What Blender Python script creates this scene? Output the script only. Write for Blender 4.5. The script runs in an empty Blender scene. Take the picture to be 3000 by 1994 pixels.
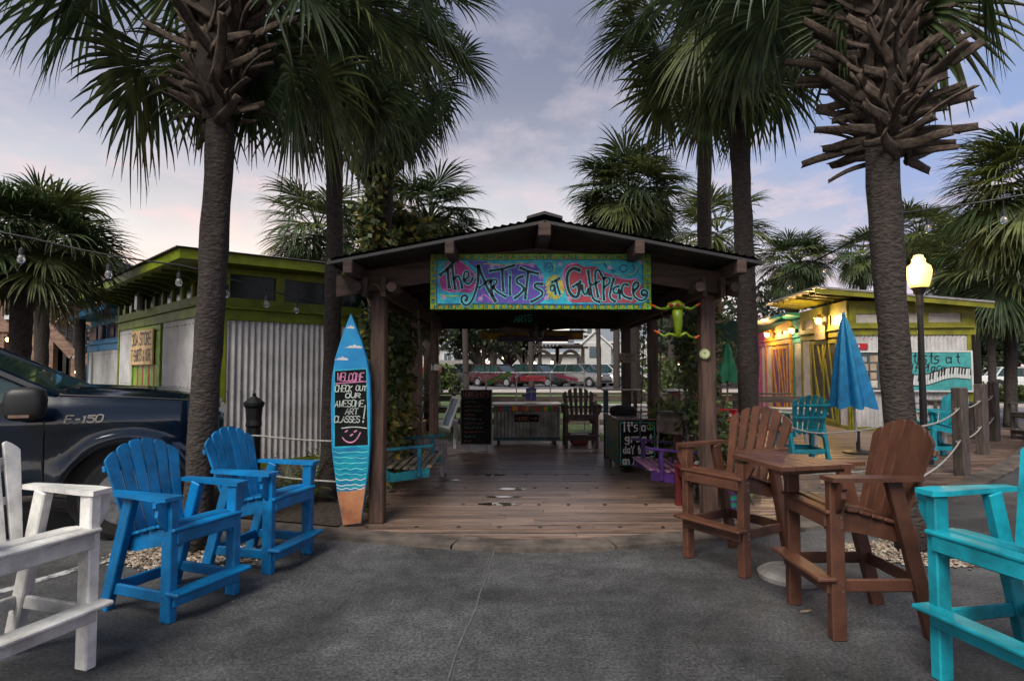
import bpy, math, random
from mathutils import Vector, Matrix
V = Vector
RAD = math.radians
sc = bpy.context.scene
COL = sc.collection
# ------------------------------------------------------------------ camera
F = 1750.0; EYE = 1.6; PITCH = math.atan(83 / F); CY = 997.0
cam_d = bpy.data.cameras.new('camera'); cam = bpy.data.objects.new('camera', cam_d); COL.objects.link(cam)
cam_d.sensor_width = 36.0; cam_d.lens = 36.0 * F / 3000.0; cam_d.clip_end = 2000; cam_d.clip_start = .05
cam.location = (0, 0, EYE); cam.rotation_euler = (math.pi / 2 + PITCH, 0, 0)
sc.camera = cam
# ------------------------------------------------------------------ dusk sky
SUN_AZ = RAD(-155); SUN_EL = RAD(50)
wd = bpy.data.worlds.new('World'); sc.world = wd; wd.use_nodes = True
nt = wd.node_tree; nt.nodes.clear()
def N(t, **k):
    n = nt.nodes.new(t)
    for a, b in k.items(): setattr(n, a, b)
    return n
def LK(a, b): nt.links.new(a, b)
def ramp(fac, stops):
    r = N('ShaderNodeValToRGB'); e = r.color_ramp.elements
    while len(e) < len(stops): e.new(.5)
    for q, (p, c) in zip(e, stops):
        q.position = p; q.color = (*c, 1)
    LK(fac, r.inputs['Fac']); return r.outputs['Color']
def mth(op, a, b=None):
    m = N('ShaderNodeMath', operation=op)
    for i, x in enumerate((a, b)):
        if x is None: continue
        if isinstance(x, (int, float)): m.inputs[i].default_value = x
        else: LK(x, m.inputs[i])
    return m.outputs[0]
def mixc(fac, a, b, bt='MIX'):
    m = N('ShaderNodeMix', data_type='RGBA', blend_type=bt)
    if isinstance(fac, (int, float)): m.inputs[0].default_value = fac
    else: LK(fac, m.inputs[0])
    for i, x in ((6, a), (7, b)):
        if isinstance(x, tuple): m.inputs[i].default_value = (*x, 1)
        else: LK(x, m.inputs[i])
    return m.outputs[2]
tc = N('ShaderNodeTexCoord'); sx = N('ShaderNodeSeparateXYZ'); LK(tc.outputs['Generated'], sx.inputs[0])
el = mth('MAXIMUM', sx.outputs['Z'], 0.0)
base = ramp(el, [(0, (1.2, 1.12, 1.06)), (.10, (1.08, 1.03, 1.0)), (.2, (.70, .71, .73)), (.34, (.36, .385, .50)), (.48, (.22, .245, .36)), (1, (.21, .23, .32))])
blue = ramp(el, [(0, (.80, .64, .70)), (.10, (.56, .52, .70)), (.2, (.33, .40, .66)), (.34, (.27, .36, .60)), (.6, (.20, .25, .40)), (1, (.20, .22, .30))])
east = mth('MULTIPLY', mth('SUBTRACT', sx.outputs['X'], .12), 2.6); cl = N('ShaderNodeClamp'); LK(east, cl.inputs[0])
sky = mixc(cl.outputs[0], base, blue)
# cloud layer projected on a plane overhead
den = mth('ADD', sx.outputs['Z'], .16)
cx = N('ShaderNodeCombineXYZ'); LK(mth('DIVIDE', sx.outputs['X'], den), cx.inputs[0]); LK(mth('DIVIDE', sx.outputs['Y'], den), cx.inputs[1])
no = N('ShaderNodeTexNoise'); no.inputs['Scale'].default_value = 1.0; no.inputs['Detail'].default_value = 5; no.inputs['Roughness'].default_value = .48
LK(cx.outputs[0], no.inputs['Vector'])
cm = ramp(no.outputs['Fac'], [(.44, (0, 0, 0)), (.56, (1, 1, 1))])
cc = ramp(el, [(0, (1.0, .84, .78)), (.12, (.88, .74, .72)), (.24, (.46, .45, .50)), (.42, (.15, .165, .235)), (1, (.15, .165, .22))])
sky = mixc(mth('MULTIPLY', cm, .42), sky, cc)
no2 = N('ShaderNodeTexNoise'); no2.inputs['Scale'].default_value = 3.6; no2.inputs['Detail'].default_value = 7; no2.inputs['Roughness'].default_value = .6
LK(cx.outputs[0], no2.inputs['Vector'])
cm2 = ramp(no2.outputs['Fac'], [(.48, (0, 0, 0)), (.68, (1, 1, 1))])
cw = ramp(el, [(0, (1.0, .72, .66)), (.18, (.92, .64, .62)), (.32, (.62, .54, .60)), (.55, (.38, .38, .47)), (1, (.28, .29, .36))])
sky = mixc(mth('MULTIPLY', cm2, .6), sky, cw)
ns = N('ShaderNodeTexSky'); ns.sky_type = 'NISHITA'; ns.sun_disc = False; ns.sun_elevation = RAD(2); ns.sun_rotation = RAD(-20)
sky = mixc(.02, sky, ns.outputs[0], 'ADD')
bg = N('ShaderNodeBackground'); LK(sky, bg.inputs['Color']); bg.inputs['Strength'].default_value = .72
wo = N('ShaderNodeOutputWorld'); LK(bg.outputs[0], wo.inputs['Surface'])
# soft dusk light: one sun lamp, broad, added behind the camera to brighten front faces
sl = bpy.data.lights.new('fill_sun', 'SUN'); sl.energy = 3.0; sl.angle = RAD(32); sl.color = (1, .95, .85)
so = bpy.data.objects.new('fill_sun', sl); COL.objects.link(so)
so.rotation_euler = (-(math.pi / 2 - SUN_EL), 0, -SUN_AZ)
sc.view_settings.view_transform = 'Standard'; sc.view_settings.look = 'None'
sc.view_settings.exposure = 0.68; sc.view_settings.gamma = 1.0; sc.view_settings.use_curve_mapping = False
sc.render.engine = 'CYCLES'
sc.cycles.use_denoising = True; sc.cycles.use_adaptive_sampling = True; sc.cycles.adaptive_threshold = .04
sc.cycles.max_bounces = 4; sc.cycles.diffuse_bounces = 2; sc.cycles.glossy_bounces = 2; sc.cycles.transparent_max_bounces = 6
sc.cycles.transmission_bounces = 4; sc.cycles.caustics_reflective = False; sc.cycles.caustics_refractive = False
sc.cycles.sample_clamp_indirect = 6
# ------------------------------------------------------------------ helpers
R = random.Random(11)
def ray(px, py):
    u = (px - 1500) / F; v = (CY - py) / F; s, c = math.sin(PITCH), math.cos(PITCH)
    return V((u, c - v * s, s + v * c))
def G(px, py, z=0.0):
    d = ray(px, py); t = (z - EYE) / d.z
    return V((d.x * t, d.y * t, z))
def P(px, py, Y):
    d = ray(px, py); t = Y / d.y
    return V((d.x * t, Y, EYE + d.z * t))

MATS = {}
def M(name, col, rough=.6, metal=0, var=.18, scale=6, bump=0., bscale=40, stretch=(1, 1, 1), rnd=0., col2=None, emit=None, trans=0, spec=.5, coat=0, lo=.35, hi=.65, spk=0, det=3, bdist=.01):
    if name in MATS: return MATS[name]
    m = bpy.data.materials.new(name); m.use_nodes = True; t = m.node_tree; b = t.nodes['Principled BSDF']
    b.inputs['Roughness'].default_value = rough; b.inputs['Metallic'].default_value = metal
    b.inputs['Specular IOR Level'].default_value = spec
    if coat: b.inputs['Coat Weight'].default_value = coat; b.inputs['Coat Roughness'].default_value = .08
    n = lambda q: t.nodes.new(q)
    tx = n('ShaderNodeTexCoord'); mp = n('ShaderNodeMapping'); mp.inputs['Scale'].default_value = stretch
    t.links.new(tx.outputs['Object'], mp.inputs['Vector'])
    oi = n('ShaderNodeObjectInfo'); va = n('ShaderNodeVectorMath'); va.operation = 'ADD'
    vm = n('ShaderNodeVectorMath'); vm.operation = 'SCALE'; vm.inputs[0].default_value = (31, 17, 23); t.links.new(oi.outputs['Random'], vm.inputs['Scale'])
    t.links.new(mp.outputs[0], va.inputs[0]); t.links.new(vm.outputs[0], va.inputs[1])
    nz = n('ShaderNodeTexNoise'); nz.inputs['Scale'].default_value = scale; nz.inputs['Detail'].default_value = det; nz.inputs['Roughness'].default_value = .65
    t.links.new(va.outputs[0], nz.inputs['Vector'])
    c2 = col2 or tuple(x * (1 - var * 2) for x in col); c1 = col if col2 else tuple(min(1, x * (1 + var)) for x in col)
    r = n('ShaderNodeValToRGB'); r.color_ramp.elements[0].position = lo; r.color_ramp.elements[1].position = hi
    r.color_ramp.elements[0].color = (*c2, 1); r.color_ramp.elements[1].color = (*c1, 1)
    t.links.new(nz.outputs['Fac'], r.inputs['Fac']); out = r.outputs[0]
    if spk:
        vz = n('ShaderNodeTexNoise'); vz.inputs['Scale'].default_value = 75; vz.inputs['Detail'].default_value = 3; t.links.new(tx.outputs['Object'], vz.inputs['Vector'])
        rr = n('ShaderNodeValToRGB'); rr.color_ramp.elements[0].position = .56; rr.color_ramp.elements[1].position = .70
        t.links.new(vz.outputs['Fac'], rr.inputs['Fac'])
        mx = n('ShaderNodeMix'); mx.data_type = 'RGBA'; mx.inputs[7].default_value = (spk, spk, spk, 1)
        t.links.new(rr.outputs[0], mx.inputs[0]); t.links.new(out, mx.inputs[6]); out = mx.outputs[2]
    if rnd:
        hv = n('ShaderNodeHueSaturation'); mr = n('ShaderNodeMapRange'); mr.inputs[3].default_value = 1 - rnd; mr.inputs[4].default_value = 1 + rnd
        t.links.new(oi.outputs['Random'], mr.inputs[0]); t.links.new(mr.outputs[0], hv.inputs['Value']); t.links.new(out, hv.inputs['Color']); out = hv.outputs[0]
    t.links.new(out, b.inputs['Base Color'])
    if bump and bump > .001:
        bz = n('ShaderNodeTexNoise'); bz.inputs['Scale'].default_value = bscale; bz.inputs['Detail'].default_value = 3
        t.links.new(va.outputs[0], bz.inputs['Vector']); bp = n('ShaderNodeBump'); bp.inputs['Strength'].default_value = bump; bp.inputs['Distance'].default_value = bdist
        t.links.new(bz.outputs['Fac'], bp.inputs['Height']); t.links.new(bp.outputs[0], b.inputs['Normal'])
    if emit: b.inputs['Emission Color'].default_value = (*emit[0], 1); b.inputs['Emission Strength'].default_value = emit[1]
    if trans:
        tr = n('ShaderNodeBsdfTranslucent'); t.links.new(out, tr.inputs['Color']); ms = n('ShaderNodeMixShader'); ms.inputs[0].default_value = trans
        t.links.new(b.outputs[0], ms.inputs[1]); t.links.new(tr.outputs[0], ms.inputs[2]); t.links.new(ms.outputs[0], t.nodes['Material Output'].inputs['Surface'])
    MATS[name] = m; return m
def srgb(r, g, b):
    return tuple((x / 255 / 12.92 if x < 10.3 else ((x / 255 + .055) / 1.055) ** 2.4) for x in (r, g, b))

def frame_of(z, up=V((0, 0, 1))):
    z = z.normalized(); x = up.cross(z)
    if x.length < 1e-5: x = V((1, 0, 0)).cross(z)
    x.normalize(); y = z.cross(x); return x, y, z
class MB:
    def __init__(s): s.v = []; s.f = []; s.m = []; s.mi = 0
    def add(s, vs, fs):
        o = len(s.v); s.v += [V(p) for p in vs]; s.f += [tuple(i + o for i in q) for q in fs]; s.m += [s.mi] * len(fs); return s
    def box(s, c, d, ax=None, ch=0.):
        c = V(c); X, Y, Z = ax or (V((1, 0, 0)), V((0, 1, 0)), V((0, 0, 1))); a = (d[0] / 2, d[1] / 2, d[2] / 2)
        vs = []; fs = []
        if ch <= 0:
            for i in range(8):
                p = [(1 if i >> k & 1 else -1) * a[k] for k in range(3)]; vs.append(c + X * p[0] + Y * p[1] + Z * p[2])
            fs = [(0, 2, 3, 1), (4, 5, 7, 6), (0, 1, 5, 4), (2, 6, 7, 3), (0, 4, 6, 2), (1, 3, 7, 5)]
            if X.cross(Y).dot(Z) < 0: fs = [q[::-1] for q in fs]
            return s.add(vs, fs)
        ch = min(ch, min(a) * .6); ix = {}
        for i in range(8):
            sg = [1 if i >> k & 1 else -1 for k in range(3)]
            for k in range(3):
                p = [sg[j] * (a[j] if j == k else a[j] - ch) for j in range(3)]
                ix[(i, k)] = len(vs); vs.append(c + X * p[0] + Y * p[1] + Z * p[2])
        for k in range(3):
            j, l = (k + 1) % 3, (k + 2) % 3
            for sg in (0, 1):
                b = sg << k; fs.append([ix[(b, k)], ix[(b | 1 << j, k)], ix[(b | 1 << j | 1 << l, k)], ix[(b | 1 << l, k)]])
            for q in range(4):
                b = ((q & 1) << j) | ((q >> 1) << l); e = b | 1 << k
                fs.append([ix[(b, j)], ix[(e, j)], ix[(e, l)], ix[(b, l)]])
        for i in range(8): fs.append([ix[(i, 0)], ix[(i, 1)], ix[(i, 2)]])
        out = []
        for q in fs:
            n = (vs[q[1]] - vs[q[0]]).cross(vs[q[2]] - vs[q[0]]); m = sum((vs[i] for i in q), V()) / len(q) - c
            out.append(tuple(q if n.dot(m) > 0 else q[::-1]))
        return s.add(vs, out)
    def bar(s, p, q, w, h, up=(0, 0, 1), ch=0., ext=0.):
        p, q = V(p), V(q); x, y, z = frame_of(q - p, V(up)); return s.box((p + q) / 2, (w, h, (q - p).length + ext), (x, y, z), ch)
    def tube(s, pts, r, n=8, cap=True, jit=None):
        pts = [V(p) for p in pts]; k = len(pts); rs = r if isinstance(r, (list, tuple)) else [r] * k; vs = []; fs = []
        up = V((0, 0, 1)) if abs((pts[-1] - pts[0]).normalized().z) < .9 else V((0, 1, 0))
        for i, p in enumerate(pts):
            x, y, z = frame_of(pts[min(i + 1, k - 1)] - pts[max(i - 1, 0)], up)
            for j in range(n):
                a = 2 * math.pi * j / n; rr = rs[i] * (1 + (jit.uniform(-.09, .09) if jit else 0)); vs.append(p + x * math.cos(a) * rr + y * math.sin(a) * rr)
        for i in range(k - 1):
            for j in range(n):
                a, b = i * n + j, i * n + (j + 1) % n; fs.append((a, b, b + n, a + n))
        if cap: fs += [tuple(range(n))[::-1], tuple(range((k - 1) * n, k * n))]
        return s.add(vs, fs)
    def lathe(s, prof, n=16, c=(0, 0, 0)):
        c = V(c); return s.tube([c + V((0, 0, z)) for r, z in prof], [max(r, .0005) for r, z in prof], n)
    def prism(s, poly, O, X, Y, th):
        O, X, Y = V(O), V(X), V(Y); Z = X.cross(Y).normalized(); n = len(poly)
        vs = [O + X * a + Y * b for a, b in poly] + [O + X * a + Y * b + Z * th for a, b in poly]
        ar = sum(poly[i][0] * poly[(i + 1) % n][1] - poly[(i + 1) % n][0] * poly[i][1] for i in range(n))
        fs = [tuple(range(n))[::-1], tuple(range(n, 2 * n))] + [(i, (i + 1) % n, (i + 1) % n + n, i + n) for i in range(n)]
        if (ar < 0) != (th < 0): fs = [q[::-1] for q in fs]
        return s.add(vs, fs)
    def poly(s, poly, O, X, Y, off=0.):
        O, X, Y = V(O), V(X), V(Y); Z = X.cross(Y).normalized(); n = len(poly)
        ar = sum(poly[i][0] * poly[(i + 1) % n][1] - poly[(i + 1) % n][0] * poly[i][1] for i in range(n))
        q = tuple(range(n)); return s.add([O + X * a + Y * b + Z * off for a, b in poly], [q if ar > 0 else q[::-1]])
    def ribbon(s, pts, w, O, X, Y, off=0., flare=0.):
        O, X, Y = V(O), V(X), V(Y); Z = X.cross(Y).normalized(); k = len(pts)
        if k < 2: return s
        vs = []; fs = []
        for i, (a, b) in enumerate(pts):
            p, q = pts[max(i - 1, 0)], pts[min(i + 1, k - 1)]; dx, dy = q[0] - p[0], q[1] - p[1]; l = math.hypot(dx, dy) or 1; nx, ny = -dy / l, dx / l
            t = abs(2 * i / (k - 1) - 1); h = w / 2 * (1 + flare * (t ** 3 - .25))
            ex = (-.35 * w if i == 0 else .35 * w if i == k - 1 else 0)
            c = (a + dx / l * ex, b + dy / l * ex)
            vs += [O + X * (c[0] + nx * h) + Y * (c[1] + ny * h) + Z * off, O + X * (c[0] - nx * h) + Y * (c[1] - ny * h) + Z * off]
        for i in range(k - 1): fs.append((2 * i, 2 * i + 1, 2 * i + 3, 2 * i + 2))
        return s.add(vs, fs)
    def leaf(s, c, d, n, l, w):
        d = d.normalized(); x = d.cross(n)
        if x.length < 1e-4: x = d.cross(V((.3, .5, .8)))
        x.normalize(); return s.add([c, c + d * l * .45 + x * w / 2, c + d * l, c + d * l * .45 - x * w / 2], [(0, 3, 2, 1)])
    def sbox(s, c, d, n=4., nu=20, nv=12):
        c = V(c); vs = []; fs = []; f = lambda x: math.copysign(abs(x) ** (2 / n), x)
        for i in range(nv + 1):
            b = -math.pi / 2 + math.pi * i / nv
            for j in range(nu): a = 2 * math.pi * j / nu; vs.append(c + V((f(math.cos(b)) * f(math.cos(a)) * d[0] / 2, f(math.cos(b)) * f(math.sin(a)) * d[1] / 2, f(math.sin(b)) * d[2] / 2)))
        for i in range(nv):
            for j in range(nu): a, e = i * nu + j, i * nu + (j + 1) % nu; fs.append((a, e, e + nu, a + nu))
        return s.add(vs, fs)
    def mesh(s, name, mats, T=None, smooth=False):
        me = bpy.data.meshes.new(name); me.from_pydata([(T @ p) if T else p for p in s.v], [], s.f)
        for m in (mats if isinstance(mats, (list, tuple)) else [mats]): me.materials.append(m)
        if max(s.m, default=0): me.polygons.foreach_set('material_index', s.m)
        if smooth: me.polygons.foreach_set('use_smooth', [True] * len(me.polygons))
        me.update(); return me
    def build(s, name, mats, parent=None, W=True, smooth=False, label=None):
        T = MAT[parent.name].inverted() if (parent and W) else None
        return link(name, s.mesh(name, mats, T, smooth), parent, label)
MAT = {}
def link(name, me, parent=None, label=None):
    o = bpy.data.objects.new(name, me); COL.objects.link(o)
    if parent: o.parent = parent; MAT[o.name] = MAT[parent.name].copy()
    else: MAT[o.name] = Matrix()
    if label: o['label'] = label
    return o
def thing(name, label, cat, loc=(0, 0, 0), rz=0., group=None, rot=None):
    o = bpy.data.objects.new(name, None); COL.objects.link(o); o.location = loc; o.rotation_euler = rot or (0, 0, rz); o.empty_display_size = .1
    MAT[o.name] = Matrix.Translation(loc) @ (rot and __import__('mathutils').Euler(rot).to_matrix().to_4x4() or Matrix.Rotation(rz, 4, 'Z'))
    return tag(o, label, cat, group)
def tag(o, label, cat, group=None):
    o['label'] = label; o['category'] = cat
    if group: o['group'] = group
    return o
def struct(name, mb, mat, smooth=False):
    o = mb.build(name, mat, smooth=smooth); o['kind'] = 'structure'; return o
def smoothp(pts, it=2):
    for _ in range(it):
        o = [pts[0]]
        for a, b in zip(pts, pts[1:]): o += [(a[0] * .75 + b[0] * .25, a[1] * .75 + b[1] * .25), (a[0] * .25 + b[0] * .75, a[1] * .25 + b[1] * .75)]
        pts = o + [pts[-1]]
    return pts
# a face frame: origin, direction along, outward normal
def FR(O, d):
    d = V(d).normalized(); return (V(O), d, d.cross(V((0, 0, 1))).normalized())
def FB(mb, fr, s0, s1, z0, z1, o0, o1, ch=0.):
    O, d, n = fr; return mb.box(O + d * (s0 + s1) / 2 + n * (o0 + o1) / 2 + V((0, 0, (z0 + z1) / 2)), (abs(s1 - s0), abs(o1 - o0), z1 - z0), (d, n, V((0, 0, 1))), ch)
def FP(fr, s, z, o=0.): return fr[0] + fr[1] * s + fr[2] * o + V((0, 0, z))
UZ = V((0, 0, 1))
# hand-lettering strokes on a 4 x 6 grid
FONT = {'A': '00 26 40;12 32', 'B': '00 06;~06 36 45 33 03;~03 33 43 41 30 00', 'C': '~45 36 16 05 01 10 30 41', 'D': '00 06;~06 26 44 42 20 00', 'E': '46 06 00 40;03 33', 'F': '46 06 00;03 33',
 'G': '~45 36 16 05 01 10 30 41 42;22 42', 'H': '00 06;40 46;03 43', 'I': '20 26', 'K': '00 06;46 03 40', 'L': '06 00 40', 'M': '00 06 23 46 40', 'N': '00 06 40 46', 'O': '~16 05 01 10 30 41 45 36 16',
 'P': '00 06;~06 36 45 44 33 03', 'R': '00 06;~06 36 45 44 33 03;13 40', 'S': '~45 36 16 05 04 13 33 42 41 30 10 01', 'T': '06 46;26 20', 'U': '~06 01 10 30 41 46', 'V': '06 20 46', 'W': '06 10 23 30 46', 'Y': '06 23 46;23 20',
 'X': '00 46;06 40', 'J': '~36 32 20 01', 'Q': '~16 05 01 10 30 41 45 36 16;31 40', 'Z': '06 46 00 40', '0': '~16 05 01 10 30 41 45 36 16', '1': '15 26 20', '3': '~05 16 36 45 33 23;~23 33 42 41 30 10 01', '5': '46 06 04;~04 34 43 41 30 10 01', '!': '26 22;21 20', '-': '13 33', "'": '26 24', '&': '~40 14 15 26 35 02 10 20 42',
 'a': '~33 14 03 01 10 31;34 30', 'b': '06 00;~03 24 42 41 20 01', 'd': '36 30;~33 14 03 01 10 31', 'e': '~02 42 33 14 03 01 10 31', 'g': '~33 14 03 02 11 31;~34 31 3m 2n 0m', 'h': '06 00;~03 24 33 30', 'i': '14 10;16 15', 'k': '06 00;34 02 30', 'l': '16 10', 'n': '04 00;~03 24 33 30', 'o': '~14 03 01 10 30 41 43 34 14',
 'r': '04 00;~03 14 34', 's': '~34 14 03 12 32 31 20 00', 't': '26 21 30;14 34', 'u': '~04 01 20 31;34 30', 'y': '04 21;44 1n', 'f': '~36 26 15 10;03 33', 'p': '04 0n;~04 24 33 31 20 01', 'c': '~34 14 03 01 10 30'}
def letters(mb, text, x, y, h, O, X, Y, w, off=.002, sp=1.25, wide=1., slant=0., rg=None, fit=None):
    u = h / 6; rg = rg or R
    cw = lambda c: (.6 if c == ' ' else .55 if c in "Iil!'1" else .8 if c in 'tfrsc' else 1.) * 4 * u * wide * sp
    if fit:
        tot = sum(cw(c) for c in text) - 4 * u * wide * (sp - 1); wide *= fit / tot
    cx = x
    num = {'m': -1, 'n': -2}
    for c in text:
        j = rg.uniform(-.12, .12) * u * 2; k = rg.uniform(.93, 1.07)
        for st in FONT.get(c, '').split(';'):
            if not st: continue
            sm = st[0] == '~'; pts = [(num.get(q[0], None) if q[0] in num else int(q[0]), num[q[1]] if q[1] in num else int(q[1])) for q in st.strip('~').split()]
            sh = 2 if c in "Ii!1" else (1 if c in "'l" else 0)
            pts = [((a - (1 if sh else 0)) * u * wide + b * u * slant, b * u * k + j) for a, b in pts]
            if sm: pts = smoothp(pts, 2)
            mb.ribbon([(cx + a, y + b) for a, b in pts], w, O, X, Y, off)
        cx += cw(c)
    return cx
def corrugate(mb, fr, s0, s1, z0, z1, o, amp=.011, pitch=.076, k=4):
    n = max(2, int((s1 - s0) / pitch * k)); vs = []; fs = []
    for i in range(n + 1):
        s = s0 + (s1 - s0) * i / n; a = o + amp * math.sin(2 * math.pi * s / pitch)
        vs += [FP(fr, s, z0, a), FP(fr, s, z1, a)]
    for i in range(n): fs.append((2 * i, 2 * i + 2, 2 * i + 3, 2 * i + 1))
    return mb.add(vs, fs)
def leafcloud(mb, pts_fn, n, l, w, rg, droop=0., nm=1):
    for i in range(n):
        c, out = pts_fn(rg)
        d = V((rg.gauss(0, 1), rg.gauss(0, 1), rg.gauss(0, 1) - droop)) + out * .8
        q = V((rg.gauss(0, 1), rg.gauss(0, 1), rg.gauss(0, 1) + .8)); s = rg.uniform(.65, 1.3); mb.mi = rg.randrange(nm)
        mb.leaf(c, d, q, l * s, w * s)
    mb.mi = 0
def blob(c, r, lumps, rg):
    # points through a lumpy crown
    L = [(V((rg.uniform(-1, 1) * r[0] * .7, rg.uniform(-1, 1) * r[1] * .7, rg.uniform(-.8, 1) * r[2] * .7)), rg.uniform(.25, .5)) for _ in range(lumps)]
    c = V(c)
    def fn(g):
        o, s = g.choice(L); d = V((g.gauss(0, 1), g.gauss(0, 1), g.gauss(0, 1))).normalized(); k = s * g.uniform(.5, 1) ** .6
        return c + o + V((d.x * r[0] * k, d.y * r[1] * k, d.z * r[2] * k)), d
    return fn
# ------------------------------------------------------------------ materials
def asphalt():
    m = bpy.data.materials.new('asphalt'); m.use_nodes = True; t = m.node_tree; b = t.nodes['Principled BSDF']; b.inputs['Roughness'].default_value = .72
    n = lambda q: t.nodes.new(q); tx = n('ShaderNodeTexCoord')
    def noi(s, d, r=.6, dist=0.):
        z = n('ShaderNodeTexNoise'); z.inputs['Scale'].default_value = s; z.inputs['Detail'].default_value = d; z.inputs['Roughness'].default_value = r; z.inputs['Distortion'].default_value = dist; t.links.new(tx.outputs['Object'], z.inputs['Vector']); return z.outputs['Fac']
    def rmp(f, a, ca, b_, cb):
        r = n('ShaderNodeValToRGB'); r.color_ramp.elements[0].position = a; r.color_ramp.elements[1].position = b_; r.color_ramp.elements[0].color = (ca, ca, ca, 1); r.color_ramp.elements[1].color = (cb, cb, cb * 1.02, 1); t.links.new(f, r.inputs['Fac']); return r.outputs[0]
    def mix(bt, f, a, c):
        x = n('ShaderNodeMix'); x.data_type = 'RGBA'; x.blend_type = bt; x.inputs[0].default_value = f; t.links.new(a, x.inputs[6]); t.links.new(c, x.inputs[7]); return x.outputs[2]
    c = rmp(noi(.55, 4, .6, .6), .34, .017, .62, .066)
    c = mix('MULTIPLY', .8, c, rmp(noi(4.5, 6, .7), .30, .45, .62, 1.35))
    c = mix('MULTIPLY', .75, c, rmp(noi(48, 3, .7), .34, .22, .64, 2.0))
    c = mix('ADD', 1, c, rmp(noi(70, 2), .62, 0, .74, .10))
    vo = n('ShaderNodeTexVoronoi'); vo.feature = 'DISTANCE_TO_EDGE'; vo.inputs['Scale'].default_value = .34; vd = n('ShaderNodeVectorMath'); vd.operation = 'ADD'; nc = n('ShaderNodeTexNoise'); nc.inputs['Scale'].default_value = 2.2; nc.inputs['Detail'].default_value = 5
    t.links.new(tx.outputs['Object'], nc.inputs['Vector']); t.links.new(tx.outputs['Object'], vd.inputs[0]); t.links.new(nc.outputs['Color'], vd.inputs[1]); t.links.new(vd.outputs[0], vo.inputs['Vector'])
    c = mix('MULTIPLY', .4, c, rmp(vo.outputs['Distance'], .0, .18, .006, 1.0)); t.links.new(c, b.inputs['Base Color'])
    bp = n('ShaderNodeBump'); bp.inputs['Strength'].default_value = .8; bp.inputs['Distance'].default_value = .008; t.links.new(noi(60, 4, .7), bp.inputs['Height']); t.links.new(bp.outputs[0], b.inputs['Normal']); return m
m_asph = asphalt()
m_road = M('road', (.16, .155, .17), .85, scale=.5, bump=.2, bscale=60)
m_conc = M('concrete', (.10, .08, .068), .85, scale=3, var=.3, bump=.35, bscale=50, rnd=.12)
m_plank = M('deck_wood', (.265, .178, .138), .32, scale=3.0, col2=(.115, .076, .06), stretch=(.5, 9, 9), bump=.35, bscale=14, rnd=.30)
m_post = M('post_wood', (.105, .054, .035), .7, scale=3, col2=(.024, .013, .010), stretch=(6, 6, .6), bump=.4, bscale=16, rnd=.15)
m_beam = M('beam_wood', (.075, .042, .034), .8, scale=4, col2=(.028, .017, .014), stretch=(.7, 5, 6), bump=.4, bscale=14, rnd=.15)
m_dark = M('dark_roof', (.022, .021, .022), .55, var=.2, bump=.1)
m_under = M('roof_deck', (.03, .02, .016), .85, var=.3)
m_gal = M('galvanised', (.47, .455, .46), .5, metal=.0, var=.12, scale=2.2, spec=.45)
m_black = M('black_paint', (.012, .012, .013), .45, var=.2)
m_chalk = M('chalkboard', (.007, .007, .008), .75, var=.3, scale=3, spec=.15)
m_white = M('white_paint', (.62, .61, .60), .5, var=.05)
m_grass = M('lawn', (.075, .12, .03), .9, scale=5, var=.3, bump=.6, bscale=30)
m_mulch = M('mulch', (.05, .035, .026), .95, scale=20, var=.35, bump=.9, bscale=40)
m_soil = M('far_ground', (.10, .11, .06), .95, scale=.3, var=.25)
m_walk = M('sidewalk', (.42, .37, .34), .85, scale=1.5, var=.12)
m_steel = M('steel', (.35, .35, .36), .35, metal=.9, var=.1)
m_rope = M('rope', (.42, .40, .37), .85, scale=60, var=.25, bump=.5)
m_glass = M('dark_glass', (.012, .02, .02), .06, var=.1, spec=.8)
m_paper = M('paper', (.6, .58, .55), .7, var=.04)
def flat(name, r, g, b, rough=.55, **k): return M(name, srgb(r, g, b), rough, **k)
# ------------------------------------------------------------------ ground, roads
def sheet(name, pts, z, mat): return struct(name, MB().add([V((x, y, z)) for x, y in pts], [tuple(range(len(pts)))]), mat)
sheet('ground', [(-900, -300), (900, -300), (900, 1500), (-900, 1500)], -.03, m_soil)
sheet('asphalt_lot', [(-40, -8), (60, -8), (60, 22), (-40, 22)], 0, m_asph)
sheet('lawn', [(-60, 13.0), (8, 13.0), (14, 22.3), (60, 30), (60, 40.5), (-60, 40.5)], .012, m_grass)
sheet('side_road', [(11, 18), (60, 12), (60, 26), (15.5, 24.5)], .016, m_road)
sheet('side_path', [(15.5, 24.9), (60, 26.4), (60, 29), (15.5, 27)], .03, m_walk)
sheet('footpath', [(-60, 40.5), (60, 40.5), (60, 43.5), (-60, 43.5)], .02, m_walk)
sheet('back_road', [(-60, 43.5), (60, 43.5), (60, 50), (-60, 50)], .006, m_road)
sheet('far_car_park', [(-90, 50), (90, 50), (90, 62), (-90, 62)], .012, m_road)
kb = MB(); kb.box((0, 43.5, .05), (120, .18, .12)); struct('kerb', kb, m_walk)
kb = MB(); kb.bar((15.5, 24.75, .06), (60, 26.2, .06), .2, .12); struct('kerb', kb, m_walk)
DC = [(-9, 9.0), (-6, 7.5), (-4.2, 6.75), (-2.6, 6.25), (-1.2, 5.85), (.25, 5.5), (1.65, 5.85), (2.6, 6.15), (3.5, 6.6), (5.4, 7.75), (8.7, 10.5), (12.2, 14.2), (15, 18)]
DCs = smoothp(DC, 2)
def yc(x):
    for a, b in zip(DCs, DCs[1:]):
        if a[0] <= x <= b[0]: return a[1] + (b[1] - a[1]) * (x - a[0]) / (b[0] - a[0])
    return 99
def xr_at(y):
    x = .25
    while x < 15 and yc(x) < y: x += .02
    return x
def xl_at(y):
    x = .25
    while x > -9 and yc(x) < y: x -= .02
    return x
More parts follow.
